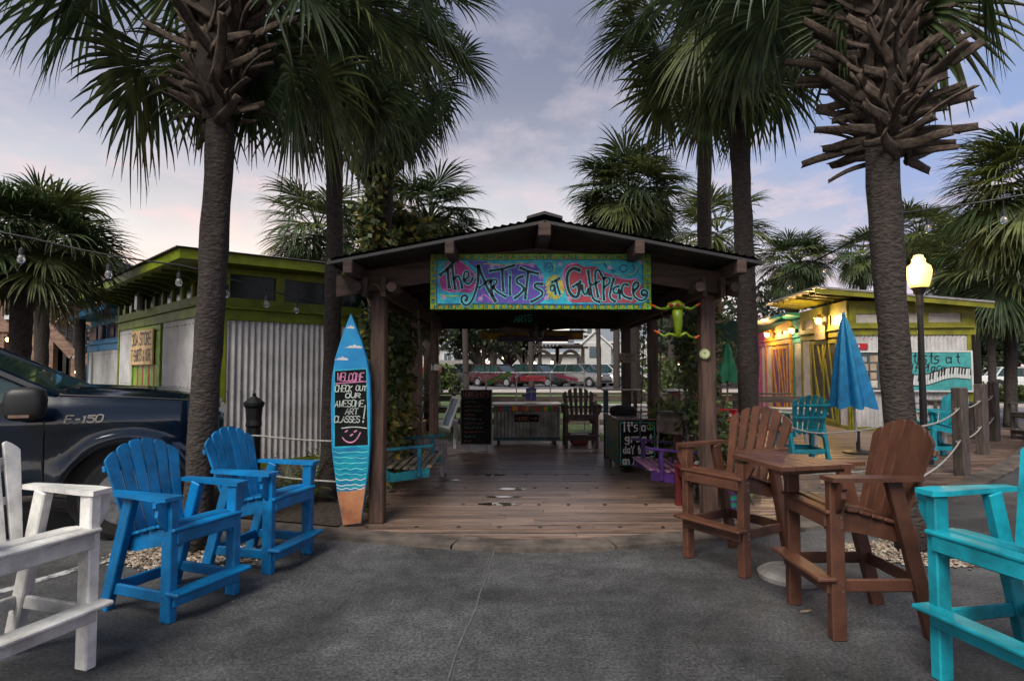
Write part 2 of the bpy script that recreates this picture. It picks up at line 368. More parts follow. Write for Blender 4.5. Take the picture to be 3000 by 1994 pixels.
# concrete edging stones
acc = []; L = 0
for a, b in zip(DCs, DCs[1:]):
    n = max(1, int(math.hypot(b[0] - a[0], b[1] - a[1]) / .08))
    for i in range(n): acc.append((a[0] + (b[0] - a[0]) * i / n, a[1] + (b[1] - a[1]) * i / n))
edge = bpy.data.objects.new('edging_kerb', None); COL.objects.link(edge); MAT[edge.name] = Matrix(); edge['kind'] = 'structure'
step = 15; i = 0
while i < len(acc) - 3:
    seg = acc[i:i + step]; nxt = acc[min(i + step, len(acc) - 1)]; pts = seg + [(nxt[0] * .97 + seg[-1][0] * .03, nxt[1] * .97 + seg[-1][1] * .03)]
    pts = pts[::4] + [pts[-1]] if len(pts) > 4 else pts
    out = []
    for k, p in enumerate(pts):
        a, b = pts[max(k - 1, 0)], pts[min(k + 1, len(pts) - 1)]; dx, dy = b[0] - a[0], b[1] - a[1]; l = math.hypot(dx, dy) or 1; out.append((p[0] + dy / l * .30, p[1] - dx / l * .30))
    mb = MB(); h = .035 + R.uniform(-.004, .004)
    pl = out + pts[::-1]; mb.prism(pl, (0, 0, -.05), (1, 0, 0), (0, 1, 0), .05 + h)
    mb.build('edging_stone', m_conc, edge); i += step + (0)
# planks
deck = bpy.data.objects.new('deck', None); COL.objects.link(deck); MAT[deck.name] = Matrix(); deck['kind'] = 'structure'
rest = MB(); cnt = 0; y = 5.52; row = 0
bolt = MB()
while y < 24:
    yb = y + .137; xl = xl_at(yb); xl = max(xl, -1.72) if y < 10.8 else -4.6
    if y > 13: xl = 2.2
    xr = xr_at(yb) if y < 17.5 else 14.6
    if y > 13: xr = min(xr, 8.9 + .114 * (y - 15.3)) if y > 15.5 else xr
    x = xl; first = True
    while x < xr - .02:
        ln = R.uniform(2.2, 3.6) if not first else R.uniform(1.0, 3.4); first = False
        e = min(x + ln, xr)
        if xr - e < .5: e = xr
        z = .03 + R.uniform(-.003, .003); big = cnt < 285 and y < 13
        mb = MB() if big else rest
        a0, a1 = (x, e - .005)
        # clip the near edge of the plank to the curved border
        n0, n1 = max(y, yc(a0 + .001) + .002), max(y, yc(a1) + .002)
        n0, n1 = min(n0, yb - .01), min(n1, yb - .01)
        mb.prism([(a0, n0), (a1, n1), (a1, yb - .007), (a0, yb - .007)], (0, 0, z - .028), (1, 0, 0), (0, 1, 0), .028)
        if big:
            c = V(((a0 + a1) / 2, y + .07, z)); o = mb.mesh('plank', m_plank, Matrix.Translation(-c)); ob = link('plank', o, deck); ob.location = c; cnt += 1
        x = e
    if row % 7 == 3 and y < 9.5:
        for q in range(16):
            xx = xl + .3 + q * .42 + R.uniform(-.05, .05)
            if xx < xr: bolt.lathe([(.022, .031), (.02, .038), (.001, .0385)], 6, (xx, y + .07, 0))
    y += .14; row += 1
o = rest.build('plank', m_plank, deck); o['kind'] = 'stuff'
o = bolt.build('bolt', m_black, deck); o['kind'] = 'stuff'
# rain puddles on the planks
m_wet = M('standing_water', (.03, .025, .022), .03, var=.1, spec=1.0)
for k, (px, py, w, d) in enumerate([(1462, 1476, .24, .030), (1478, 1454, .20, .020), (1496, 1431, .18, .026), (1452, 1391, .16, .022), (1320, 1405, .12, .012)]):
    c = G(px, py, .0345); n = 16; pl = []
    for i in range(n):
        a = 2 * math.pi * i / n; q = 1 + R.uniform(-.16, .16); pl.append((math.cos(a) * w * q * 1.05, math.sin(a) * d * q * 2.6))
    ob = MB().poly(pl, c, (1, 0, 0), (0, 1, 0)).build('puddle', m_wet); ob['kind'] = 'structure'
# planting beds
sheet('planting_bed', [(-8.5, 8.9), (-6, 7.62), (-4.2, 6.86), (-2.6, 6.36), (-1.75, 6.1), (-1.75, 10.7), (-4.7, 10.7), (-4.7, 14), (-14, 14)], .02, m_mulch)
m_line = M('line_paint', (.40, .40, .40), .8, col2=(.08, .08, .085), scale=9, lo=.42, hi=.55)
a, b = G(-30, 1742), G(350, 1630); d = (b - a).normalized(); n = V((-d.y, d.x, 0)) * .05
struct('parking_line', MB().add([a - n + UZ * .004, b - n + UZ * .004, b + n + UZ * .004, a + n + UZ * .004], [(0, 1, 2, 3)]), m_line)
m_seam = M('seam', (.11, .11, .12), .9, col2=(.06, .06, .066), scale=7)
pts = [(1452, 1600), (1440, 1640), (1425, 1690), (1405, 1740), (1392, 1790), (1362, 1850), (1340, 1900), (1310, 2000)]
gp = [G(*p) for p in pts]; struct('asphalt_seam', MB().ribbon([(p.x, p.y) for p in gp], .012, (0, 0, .004), (1, 0, 0), (0, 1, 0)), m_seam)
# old tar stains
m_stain = M('tar_stain', (.05, .05, .055), .75, col2=(.03, .03, .033), scale=3, spk=.12, bump=.4, bscale=100)
# gravel round the palm feet
m_peb = [flat('pebble_a', 140, 124, 108, .8), flat('pebble_b', 104, 88, 74, .8), flat('pebble_c', 164, 152, 138, .8)]
def gravel(c, rx, ry, n, g):
    mb = MB(); g = random.Random(g)
    for i in range(n):
        a = g.uniform(0, 6.283); q = math.sqrt(g.random()) * (1 if g.random() < .9 else 1.2); p = V((c.x + math.cos(a) * rx * q, c.y + math.sin(a) * ry * q, .008 + g.uniform(0, .012)))
        s = g.uniform(.009, .021); e = [s * g.uniform(.7, 1.3), s * g.uniform(.7, 1.3), s * .7]; t = g.uniform(0, 3); X = V((math.cos(t), math.sin(t), 0)); Y = V((-math.sin(t), math.cos(t), 0))
        mb.mi = g.randrange(3)
        mb.add([p + X * e[0], p - X * e[0], p + Y * e[1], p - Y * e[1], p + UZ * e[2], p - UZ * e[2]], [(0, 2, 4), (2, 1, 4), (1, 3, 4), (3, 0, 4), (2, 0, 5), (1, 2, 5), (3, 1, 5), (0, 3, 5)])
    ob = mb.build('gravel', m_peb, smooth=False); ob['kind'] = 'stuff'; ob['label'] = 'small pale river stones round a palm foot'; return ob
gravel(G(560, 1632), .62, .34, 1500, 1); gravel(G(2715, 1622), .78, .36, 1900, 2)
m_lit1 = [flat('litter_a', 96, 78, 56, .9), flat('litter_b', 60, 48, 38, .9), flat('litter_c', 120, 108, 92, .9)]
mb = MB(); g = random.Random(21)
for i in range(520):
    if i < 260: u = g.uniform(-3.2, 3.4); c = V((u, yc(u) - .33 - abs(g.gauss(0, .12)), .004))
    else:
        q = g.choice(((2230, 1690), (2360, 1760), (2140, 1660), (560, 1700), (760, 1690), (2600, 1750), (400, 1850))); c = G(*q) + V((g.gauss(0, .28), g.gauss(0, .22), .004))
    a = g.uniform(0, 6.28); mb.mi = g.randrange(3); mb.leaf(c, V((math.cos(a), math.sin(a), g.uniform(0, .25))), UZ, g.uniform(.008, .035), g.uniform(.004, .014))
ob = mb.build('leaf_litter', m_lit1); ob['kind'] = 'stuff'; ob['label'] = 'bits of dry leaf scattered on the asphalt'
q = G(2362, 1790, .004); ob = MB().add([q + V((-.045, -.012, 0)), q + V((.0, -.02, .004)), q + V((.045, .004, .012)), q + V((.02, .02, .004)), q + V((-.03, .014, .0))], [(0, 1, 2, 3, 4)]).build('fallen_leaf', flat('pale_leaf', 170, 150, 130, .8)); tag(ob, 'single pale curled leaf on the asphalt before the brown chair', 'leaf')
# ------------------------------------------------------------------ pavilion
XL, XR_, YF, YM, YB = -1.38, 2.02, 6.2, 8.7, 10.6; XC = .26
pav = thing('pavilion', 'dark timber pavilion with low gabled roof over the plank deck', 'pavilion', (XC, YF, 0))
def hexpost(x, y, w=.15, h=2.44):
    mb = MB(); mb.box((x, y, h / 2 + .03), (w, w, h), None, .012); return mb.build('post', m_post, pav)
for x in (XL, XR_):
    for y_ in (YF, YM, YB): hexpost(x if y_ != YM else (2.26 if x > 0 else -1.52), y_ if y_ != YM else 9.6)
EH = 2.44
for x in (XL, XR_):
    for dx in (-.095, .095):
        mb = MB(); mb.bar((x + dx, YF - .26, EH - .02), (x + dx, YB + .95, EH - .02), .05, .2, ch=.006); mb.build('side_beam', m_beam, pav)
# front and rear gable chords, slightly cambered
def chord(yy, name='gable_beam'):
    for sgn in (-1, 1):
        pts = []
        for k in range(9):
            t = k / 8; hw = 2.05; z = 2.44 + .33 * (1 - t) - .05 * math.exp(-(t * 4) ** 2); pts.append((XC + sgn * hw * t, z))
        poly = [(a, b + .11) for a, b in pts] + [(a, b - .11) for a, b in pts[::-1]]
        MB().prism(poly, (0, yy, 0), (1, 0, 0), (0, 0, 1), .05).build(name, m_beam, pav)
chord(YF - .10); chord(YM + .02); chord(YB + .1)
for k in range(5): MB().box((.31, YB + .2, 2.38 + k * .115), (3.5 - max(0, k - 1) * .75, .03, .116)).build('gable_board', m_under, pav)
RY0, RY1 = 5.62, 11.7; RH = 3.02; EX = 1.93; EZ = 2.65; XC = .31
for dx, h in ((-1.86, .0), (-.90, 0), (0, 0), (.90, 0), (1.86, 0)):
    z = RH - (RH - EZ) * abs(dx) / EX - .10
    mb = MB(); mb.box((XC + dx, (RY0 + RY1) / 2 - .02, z), (.09 if dx else .12, RY1 - RY0 + .03, .13), None, .008); mb.build('purlin', m_beam, pav)
for sgn in (-1, 1):
    sl_ = V((sgn * EX, 0, EZ - RH)).normalized(); nn = V((sgn * (RH - EZ), 0, EX)).normalized(); O = V((XC, RY0, RH)); Lr = math.hypot(EX + .12, (RH - EZ))
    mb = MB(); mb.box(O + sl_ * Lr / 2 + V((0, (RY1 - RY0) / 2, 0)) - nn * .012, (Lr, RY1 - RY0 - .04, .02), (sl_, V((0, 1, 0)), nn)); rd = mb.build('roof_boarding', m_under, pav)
    mb = MB(); n = int(Lr / .076 * 3); vs = []; fs = []
    for i in range(n + 1):
        p = O + sl_ * Lr * i / n + nn * (.018 + .010 * math.sin(i * 2.09)); vs += [p, p + V((0, RY1 - RY0, 0))]
    for i in range(n): fs.append((2 * i, 2 * i + 2, 2 * i + 3, 2 * i + 1))
    mb.add(vs, fs).build('roof_sheet', m_dark, pav, smooth=True)
    mb = MB(); mb.bar(O - nn * .03, O + sl_ * (Lr + .02) - nn * .03, .028, .06, up=(0, 1, 0)); mb.build('bargeboard', m_dark, pav)
    mb = MB(); mb.bar(O + sl_ * Lr - nn * .01, O + sl_ * Lr - nn * .01 + V((0, RY1 - RY0, 0)), .03, .05); mb.build('eaves_trim', m_dark, pav)
mb = MB(); mb.prism([(-.17, -.045), (0, .0), (.17, -.045), (.17, -.02), (0, .03), (-.17, -.02)], (XC, RY0 - .02, RH + .045), (1, 0, 0), (0, 0, 1), -(RY1 - RY0 + .04)); mb.build('ridge_cap', m_dark, pav)
for yy in (6.9, 7.6, 8.2, 9.3, 9.9):
    for sgn in (-1, 1):
        mb = MB(); mb.bar((XC, yy, RH - .09), (XC + sgn * 1.85, yy, EZ - .09 + .02), .05, .12); mb.build('rafter', m_beam, pav)
# carved round beam ends and rope on the front posts
for x in (XL, XR_):
    for dx in (-.16, .19):
        mb = MB(); mb.tube([(x + dx, YF - .34, EH - .03), (x + dx, YF - .06, EH - .03)], .05, 12); mb.build('beam_end', m_beam, pav)
ring = MB(); c = V((XL - .02, YF - .16, EH - .1)); ring.tube([c + V((math.cos(a) * .07, .0, math.sin(a) * .12)) for a in [k * .42 for k in range(11)]], .006, 6)
ring.build('rope_loop', flat('old_rope', 140, 110, 70, .9), pav)
# small things fixed on the posts
cl_ = thing('round_dial', 'round pale green dial fixed to the right front post', 'clock', P(2065, 1036, YF - .08))
MB().tube([P(2065, 1036, YF - .075), P(2065, 1036, YF - .10)], .055, 20).build('rim', flat('dial_rim', 110, 130, 80), cl_)
MB().tube([P(2065, 1036, YF - .10), P(2065, 1036, YF - .104)], .045, 20).build('face', flat('dial_face', 190, 195, 150), cl_)
mb = MB(); q = P(2065, 1036, YF - .107)
for k in range(12):
    a = k * math.pi / 6; e = V((math.cos(a), 0, math.sin(a))); mb.bar(q + e * .030, q + e * .042, .004, .001, up=(0, 1, 0))
mb.bar(q, q + V((.02, 0, .022)), .004, .001, up=(0, 1, 0)); mb.bar(q, q + V((-.01, 0, .012)), .005, .001, up=(0, 1, 0)); mb.build('hands', m_black, cl_)
no_ = thing('paper_notice', 'small white paper notice on the left rear post', 'notice', P(1275, 1075, YB - .08))
MB().box(P(1275, 1075, YB - .082), (.14, .003, .105)).build('sheet', m_paper, no_)
mb = MB()
for k in range(4): mb.bar(P(1262, 1067 + k * 6, YB - .085), P(1288, 1067 + k * 6, YB - .085), .002, .001, up=(0, 1, 0))
mb.build('writing', m_black, no_)
# ------------------------------------------------------------------ the big painted sign
SY = 6.02; c0 = P(1260, 906, SY); SW, SH = 2.24, .565
sg = thing('painted_sign', 'long bright hand painted signboard across the pavilion gable', 'sign', (c0.x + SW / 2, SY, c0.z), 0)
mb = MB(); mb.box((c0.x + SW / 2, SY + .02, c0.z + SH / 2), (SW, .035, SH), None, .004)
m_sgreen = M('sign_green', srgb(112, 168, 30), .55, var=.2, scale=14)
mb.build('board', m_sgreen, sg)
SO = V((c0.x, SY - .0005, c0.z)); SX = V((1, 0, 0))
def S(x, y): return ((x - 68) / 2200 * SW, (625 - y) / 550 * SH)
def layer(name, mat, off, polys=(), ribs=(), fl=0.):
    mb = MB()
    for p in polys: mb.poly([S(*q) for q in p], SO, SX, UZ, off)
    for pts, w in ribs: mb.ribbon(smoothp([S(*q) for q in pts], 2), w / 2200 * SW, SO, SX, UZ, off, fl)
    return mb.build(name, mat, sg)
def sp(name, r, g, b): return M('sign_' + name, srgb(r, g, b), .55, var=.22, scale=18)
cyan = M('sign_cyan', srgb(40, 190, 205), .55, col2=srgb(20, 140, 175), scale=12)
mb = MB(); mb.poly([S(*q) for q in [(135, 135), (600, 140), (1200, 130), (2180, 140), (2185, 560), (1500, 575), (800, 565), (140, 565)]], SO, SX, UZ, .001); mb.build('painted_ground', cyan, sg)
layer('purple_cloud', M('sign_purple', srgb(112, 78, 172), .55, col2=srgb(70, 70, 160), scale=22), .002, [[(430, 145), (640, 150), (700, 200), (900, 160), (1120, 180), (1180, 260), (1190, 330), (1230, 430), (1220, 520), (1150, 565), (600, 565), (520, 550), (540, 400), (560, 250)]])
layer('magenta_cloud', M('sign_magenta', srgb(178, 52, 128), .55, col2=srgb(140, 40, 120), scale=16), .003, [[(150, 300), (230, 170), (310, 110), (390, 160), (480, 240), (545, 300), (530, 400), (470, 465), (350, 450), (280, 460), (180, 420)]])
layer('red_cloud', M('sign_red', srgb(172, 66, 58), .55, col2=srgb(150, 50, 92), scale=14), .003, [[(1390, 250), (1430, 175), (1520, 165), (1600, 205), (1720, 200), (1800, 260), (1900, 290), (2000, 335), (2120, 320), (2180, 380), (2175, 520), (2100, 560), (1800, 560), (1600, 555), (1480, 560), (1430, 500), (1395, 400)]])
sun_ = []
for k in range(40):
    a = k * math.pi / 20; r_ = 1.12 if k % 2 else .86; sun_.append((1310 + math.cos(a) * 92 * r_, 405 + math.sin(a) * 122 * r_))
layer('painted_sun', sp('yellow', 205, 185, 60), .004, [sun_])
layer('pink_outline', sp('pink', 215, 120, 190), .0045, (), [([(155, 320), (230, 185), (310, 118), (395, 165), (540, 300), (525, 400)], 14), ([(180, 420), (280, 462), (300, 425), (340, 455), (400, 410), (480, 440), (520, 370)], 10), ([(1395, 400), (1390, 250), (1440, 180), (1530, 168)], 16), ([(1800, 262), (1900, 295), (2010, 335), (2120, 325)], 12), ([(640, 160), (720, 205), (900, 170), (1110, 190)], 12), ([(560, 540), (590, 470), (640, 500), (700, 560)], 10)])
layer('swirls', sp('deep_blue', 22, 92, 140), .0046, (), [([(1290, 215), (1270, 165), (1230, 165), (1220, 210), (1255, 225), (1262, 195)], 12), ([(1290, 240), (1240, 262), (1200, 225), (1210, 160)], 8), ([(2030, 200), (1990, 180), (1950, 210), (1960, 250), (2010, 255), (2030, 225)], 14), ([(2080, 180), (2110, 240), (2060, 290), (1960, 290)], 12), ([(1800, 170), (1830, 225), (1900, 250)], 14), ([(2140, 210), (2120, 280), (2050, 310)], 8), ([(140, 575), (600, 565), (1000, 572), (1500, 578), (2180, 572)], 12), ([(135, 135), (132, 560)], 12), ([(140, 135), (700, 140), (1300, 132), (2180, 138)], 8), ([(2182, 150), (2186, 560)], 10)])
layer('green_swirls', sp('lime', 150, 200, 70), .0047, (), [([(1300, 250), (1315, 180), (1270, 150)], 7), ([(1900, 270), (2000, 300), (2100, 270), (2150, 190)], 7), ([(600, 175), (800, 185), (1000, 165)], 9), ([(170, 480), (260, 500), (350, 490)], 12), ([(1700, 165), (1800, 160), (1900, 165)], 8), ([(160, 200), (200, 160), (280, 140)], 10)])
star = []
for (x, y_) in ((200, 505), (570, 520), (680, 195), (1085, 185), (1170, 300), (1450, 520), (2165, 155), (1225, 515), (1855, 215), (1360, 175)):
    for k in range(4):
        a = k * math.pi / 4 + .3; star.append(([(x - 26 * math.cos(a), y_ - 26 * math.sin(a)), (x + 26 * math.cos(a), y_ + 26 * math.sin(a))], 6))
layer('stars', sp('star_pink', 225, 190, 230), .0048, (), star)
LET = [([(165, 285), (250, 215), (310, 145)], 36), ([(240, 225), (248, 320), (258, 410)], 36), ([(285, 195), (300, 310), (318, 425)], 32), ([(305, 325), (345, 290), (372, 340), (385, 415)], 28),
 ([(405, 335), (445, 315), (455, 262), (420, 245), (398, 290), (408, 350), (440, 382), (480, 350), (492, 310)], 24),
 ([(545, 195), (548, 330), (522, 450), (480, 550), (430, 592), (382, 560), (378, 505), (415, 480), (442, 508), (422, 540)], 30), ([(545, 195), (600, 330), (655, 450), (718, 545)], 36), ([(560, 410), (600, 380), (645, 335)], 24),
 ([(668, 330), (676, 410), (690, 488)], 28), ([(660, 355), (720, 322), (735, 360), (688, 410)], 24), ([(690, 400), (740, 460), (820, 500)], 28),
 ([(660, 245), (780, 228), (905, 190)], 34), ([(785, 235), (788, 340), (797, 442)], 32), ([(862, 300), (860, 390), (864, 480)], 28), ([(858, 255), (864, 272)], 20),
 ([(990, 300), (930, 315), (928, 365), (985, 390), (1002, 430), (960, 480), (908, 515)], 30), ([(965, 215), (1050, 250), (1140, 272)], 34), ([(1042, 258), (1028, 390), (1012, 518)], 32),
 ([(1185, 375), (1112, 368), (1103, 410), (1180, 440), (1188, 482), (1130, 525), (1072, 550)], 30), ([(1305, 390), (1265, 392), (1262, 440), (1295, 442), (1308, 395), (1316, 475)], 22), ([(1280, 358), (1355, 318)], 26), ([(1322, 342), (1338, 410), (1358, 475)], 24),
 ([(1555, 240), (1490, 212), (1430, 270), (1428, 380), (1460, 480), (1530, 515), (1552, 440), (1545, 380)], 40), ([(1488, 402), (1565, 350)], 28), ([(1580, 385), (1588, 470), (1625, 482), (1640, 400), (1652, 482)], 26), ([(1640, 245), (1660, 400), (1682, 528), (1748, 552)], 30),
 ([(1775, 290), (1742, 228), (1705, 250), (1716, 400), (1738, 502)], 28), ([(1682, 382), (1752, 350)], 22), ([(1795, 310), (1790, 420), (1796, 532)], 28), ([(1790, 320), (1850, 308), (1858, 360), (1800, 408)], 24), ([(1895, 320), (1862, 430), (1850, 512), (1905, 548)], 28),
 ([(1945, 395), (1895, 408), (1888, 460), (1930, 472), (1946, 405), (1952, 522)], 24), ([(2035, 385), (1990, 372), (1968, 430), (1985, 500), (2065, 522)], 28),
 ([(2092, 445), (2140, 402), (2142, 360), (2100, 358), (2078, 420), (2090, 490), (2150, 545), (2212, 525), (2234, 462), (2200, 428), (2163, 450), (2180, 492), (2206, 480)], 26)]
layer('letter_outline', sp('outline', 110, 210, 225), .0052, (), [(p, w * .78 + 16) for p, w in LET], .2)
layer('lettering', sp('ink', 12, 22, 30), .0058, (), [(p, w * .78) for p, w in LET], .5)
dash = {0: MB(), 1: MB(), 2: MB()}
k = 0
for (x0, x1, yy, hz) in ((95, 2250, 105, 1), (95, 2250, 600, 1), (130, 560, 95, 0), (130, 560, 2235, 0)):
    x = x0
    while x < x1:
        j = R.uniform(-3, 3); w_, h_ = R.uniform(8, 11), R.uniform(13, 17)
        qs = [(-w_, -h_ + 4), (w_ * .6, -h_), (w_, h_ - 4), (-w_ * .5, h_)]
        pl = [S(x + a, yy + b + j) if hz else S(yy + b * 1.05 + j, x + a * .9) for a, b in qs]
        dash[k % 2].poly(pl, SO, SX, UZ, .0015)
        if R.random() < .6:
            q = S(x + 19, yy - 18) if hz else S(yy - 18, x + 19); q2 = S(x + 14, yy + 18) if hz else S(yy + 18, x + 16)
            dash[2].ribbon([q, q2], .006, SO, SX, UZ, .0018)
        x += 35 if hz else 32; k += 1
for k, (n_, m_) in enumerate((('orange_dashes', sp('orange', 190, 125, 50)), ('blue_dashes', sp('blue', 25, 110, 170)), ('dark_dashes', sp('ink2', 20, 50, 20)))): dash[k].build(n_, m_, sg)['kind'] = 'stuff'
# ------------------------------------------------------------------ kiosks
def wave_panels(fr, s0, s1, z0, z1, o, root, mat, w=.9, amp=.011, pitch=.1):
    s = s0
    while s < s1 - .02:
        e = min(s + w, s1); mb = MB(); corrugate(mb, fr, s, e, z0, z1, o, amp, pitch, 6)
        ob = mb.build('corrugated_panel', mat, root, smooth=True); sc_ = MB()
        t = s + .025
        while t < e - .02:
            for zz in (z0 + .10, (z0 + z1) / 2, z1 - .10): sc_.box(FP(fr, t, zz, o + amp + .003), (.014, .014, .014), (fr[1], fr[2], UZ))
            t += .2
        sc_.build('screws', m_black, ob)['kind'] = 'stuff'; s = e
def vdoor(fr, s0, s1, z0, z1, o, root, fm, pm, strips, lab=None):
    d = FB(MB(), fr, s0, s1, z0, z1, o, o + .03).build('door', pm, root, label=lab)
    for a, b in ((s0, s0 + .09), (s1 - .09, s1)): FB(MB(), fr, a, b, z0, z1, o + .031, o + .055, .004).build('door_frame', fm, d)
    for a, b in ((z0, z0 + .1), (z1 - .1, z1)): FB(MB(), fr, s0 + .09, s1 - .09, a, b, o + .031, o + .053, .004).build('door_frame', fm, d)
    for (sa, za, sb, zb, w) in strips:
        p = FP(fr, s0 + (s1 - s0) * sa, z0 + .1 + (z1 - z0 - .2) * za, o + .042); q = FP(fr, s0 + (s1 - s0) * sb, z0 + .1 + (z1 - z0 - .2) * zb, o + .042)
        MB().bar(p, q, .022, w, up=fr[2].cross(q - p)).build('door_batten', fm, d)
    h = MB(); h.tube([FP(fr, s0 + (s1 - s0) * .86, (z0 + z1) * .44, o + .05), FP(fr, s0 + (s1 - s0) * .86, (z0 + z1) * .44, o + .10)], .022, 10); h.build('door_handle', m_steel, d)
    return d
m_lime = M('kiosk_green', srgb(116, 128, 8), .55, col2=srgb(84, 98, 4), scale=3)
m_limed = M('kiosk_green_dark', srgb(72, 82, 10), .6, var=.15)
m_olive = M('kiosk_olive', srgb(132, 128, 28), .55, col2=srgb(98, 98, 16), scale=3)
m_pane = M('green_pane', (.008, .026, .016), .12, var=.3, scale=2, spec=.18)
m_roofk = M('tin_roof', (.30, .29, .29), .5, metal=.3, var=.15)
m_rafter = M('rafter_green', srgb(74, 86, 12), .6, var=.1)
# left kiosk
CK = V((-4.52, 9.2, 0)); fL = FR(CK + V((-.707, .707, 0)) * 6.3, (.707, -.707, 0)); fRt = FR(CK, (.707, .707, 0))
k1 = thing('green_kiosk', 'lime green trimmed kiosk with corrugated walls behind the parked pickup', 'kiosk', CK, RAD(45))
W1, D1 = 6.3, 3.6
mb = MB(); ctr = CK + V((-.707, .707, 0)) * W1 / 2 + V((.707, .707, 0)) * D1 / 2
mb.box(ctr + UZ * 1.6, (W1 - .02, D1 - .02, 3.2), (V((-.707, .707, 0)), V((.707, .707, 0)), UZ)); mb.build('wall', m_limed, k1)
def clad(fr, L, root, gm, doors=(), zt=2.45, amp=.011, mat=None):
    s = .1
    for a, b in list(doors) + [(L - .1, None)]:
        if a - s > .05: wave_panels(fr, s, a, .12, zt, .014, root, mat or m_gal, amp=amp)
        if b: s = b
    for a, b in ((0, .1), (L - .1, L)): FB(MB(), fr, a, b, 0, zt, 0, .04, .005).build('corner_board', gm, root)
    FB(MB(), fr, -.02, L + .02, zt, zt + .17, 0, .045, .004).build('frieze_board', gm, root)
    FB(MB(), fr, -.06, L + .06, zt + .17, zt + .21, 0, .10, .008).build('cornice', gm, root)
    FB(MB(), fr, 0, L, 0, .12, 0, .03).build('skirting', gm, root)
clad(fL, W1, k1, m_lime, [(1.28, 3.42)], 2.46, .006)
clad(fRt, D1, k1, m_lime, (), 2.36, .018)
# clerestory, left face: ten narrow panes
z0, z1 = 2.67, 3.06
FB(MB(), fL, 0, W1, z0, z0 + .13, .0, .05).build('clerestory_sill', m_lime, k1); FB(MB(), fL, 0, W1, z1, z1 + .12, .0, .05).build('clerestory_head', m_lime, k1)
nP = 11
for i in range(nP + 1): s = .05 + (W1 - .1) * i / nP; FB(MB(), fL, s - .05, s + .05, z0 + .13, z1, 0, .052).build('mullion', m_lime, k1)
for i in range(nP): s = .05 + (W1 - .1) * i / nP; FB(MB(), fL, s + .05, s + (W1 - .1) / nP - .05, z0 + .13, z1, 0, .012).build('pane', m_pane, k1)
z0r, z1r = 2.57, 3.08
FB(MB(), fRt, 0, D1, z0r, z0r + .14, .0, .05).build('clerestory_sill', m_lime, k1); FB(MB(), fRt, 0, D1, z1r, z1r + .14, .0, .05).build('clerestory_head', m_lime, k1)
nR = 4
for i in range(nR + 1): s = .06 + (D1 - .12) * i / nR; FB(MB(), fRt, s - .07, s + .07, z0r + .14, z1r, 0, .052).build('mullion', m_lime, k1)
for i in range(nR): s = .06 + (D1 - .12) * i / nR; FB(MB(), fRt, s + .07, s + (D1 - .12) / nR - .07, z0r + .14, z1r, 0, .012).build('pane', m_pane, k1)
# roof slab, rising to the back right
ea, eb = V((-.707, .707, 0)), V((.707, .707, 0)); o1, o2 = .62, .45
def roofslab(root, CK, ea, eb, W_, D_, za, zb, oa, ob_, fm, rm):
    cs = [CK + ea * (-ob_) + eb * (-oa) + UZ * za, CK + ea * (W_ + ob_) + eb * (-oa) + UZ * za, CK + ea * (W_ + ob_) + eb * (D_ + oa) + UZ * zb, CK + ea * (-ob_) + eb * (D_ + oa) + UZ * zb]
    mb = MB(); mb.add(cs + [c + UZ * .14 for c in cs], [(0, 1, 2, 3), (0, 4, 5, 1), (1, 5, 6, 2), (2, 6, 7, 3), (3, 7, 4, 0), (7, 6, 5, 4)])
    mb.build('roof', fm, root)
    u = (cs[1] - cs[0]); v_ = (cs[3] - cs[0]); nn = u.cross(v_).normalized(); nn = nn if nn.z > 0 else -nn
    mb = MB(); n = int(u.length / .1 * 3); vs = []; fs = []
    for i in range(n + 1):
        p = cs[0] - u.normalized() * .03 - v_.normalized() * .05 + (u + u.normalized() * .06) * i / n + UZ * .14 + nn * (.022 + .012 * math.sin(i * 2.09)); vs += [p, p + v_ + v_.normalized() * .1]
    for i in range(n): fs.append((2 * i, 2 * i + 1, 2 * i + 3, 2 * i + 2))
    mb.add(vs, fs).build('roof_sheet', rm, root, smooth=True); return cs
roofslab(k1, CK, ea, eb, W1, D1, 3.16, 3.26, .72, .5, m_lime, m_roofk)
for i in range(12):
    s = .2 + (W1 - .4) * i / 11; p = FP(fL, s, 3.17, 0); pts = []
    prof = [(0, 0), (.62, 0), (.62, -.05), (.35, -.07), (.12, -.14), (0, -.22)]
    MB().prism(prof, p - fL[1] * .02, fL[2], UZ, .04).build('rafter_bracket', m_rafter, k1)
vdoor(fL, 1.32, 3.38, .12, 2.44, .0, k1, M('door_frame_green', srgb(120, 150, 12), .5), M('door_green', srgb(122, 160, 60), .5), [], 'striped green and red shop door')
dd = MB()
for i, x in enumerate((.18, .38, .62, .82)): FB(dd, fL, 1.42 + 1.86 * x - .055, 1.42 + 1.86 * x + .055, .3, 1.9, .031, .034)
dd.build('red_stripes', flat('door_red', 170, 50, 45), k1)
s30 = thing('shop_sign', 'cream board with black hand lettering over the green kiosk door', 'sign', FP(fL, 2.2, 1.7, .08))
FB(MB(), fL, 1.40, 3.02, 1.68, 2.38, .06, .09, .004).build('board', M('sign_cream', srgb(214, 184, 140), .7, col2=srgb(190, 150, 100), scale=5), s30)
mb = MB(); O_ = FP(fL, 1.40, 1.68, .09)
letters(mb, '30A STORE', .10, .40, .23, O_, fL[1], UZ, .045, fit=1.42); letters(mb, 'T-SHIRTS & MORE', .08, .08, .22, O_, fL[1], UZ, .036, fit=1.46)
mb.build('lettering', m_black, s30)
lp = thing('wall_lantern', 'grey ribbed lantern under the eaves of the green kiosk', 'lamp', FP(fL, 2.4, 2.75, .15))
mb = MB(); c = FP(fL, 2.4, 2.75, .18); mb.lathe([(.05, .0), (.09, .02), (.085, .28), (.06, .34), (.03, .42), (.05, .44), (.02, .5)], 12, c); mb.build('lantern_body', m_steel, lp, smooth=False)
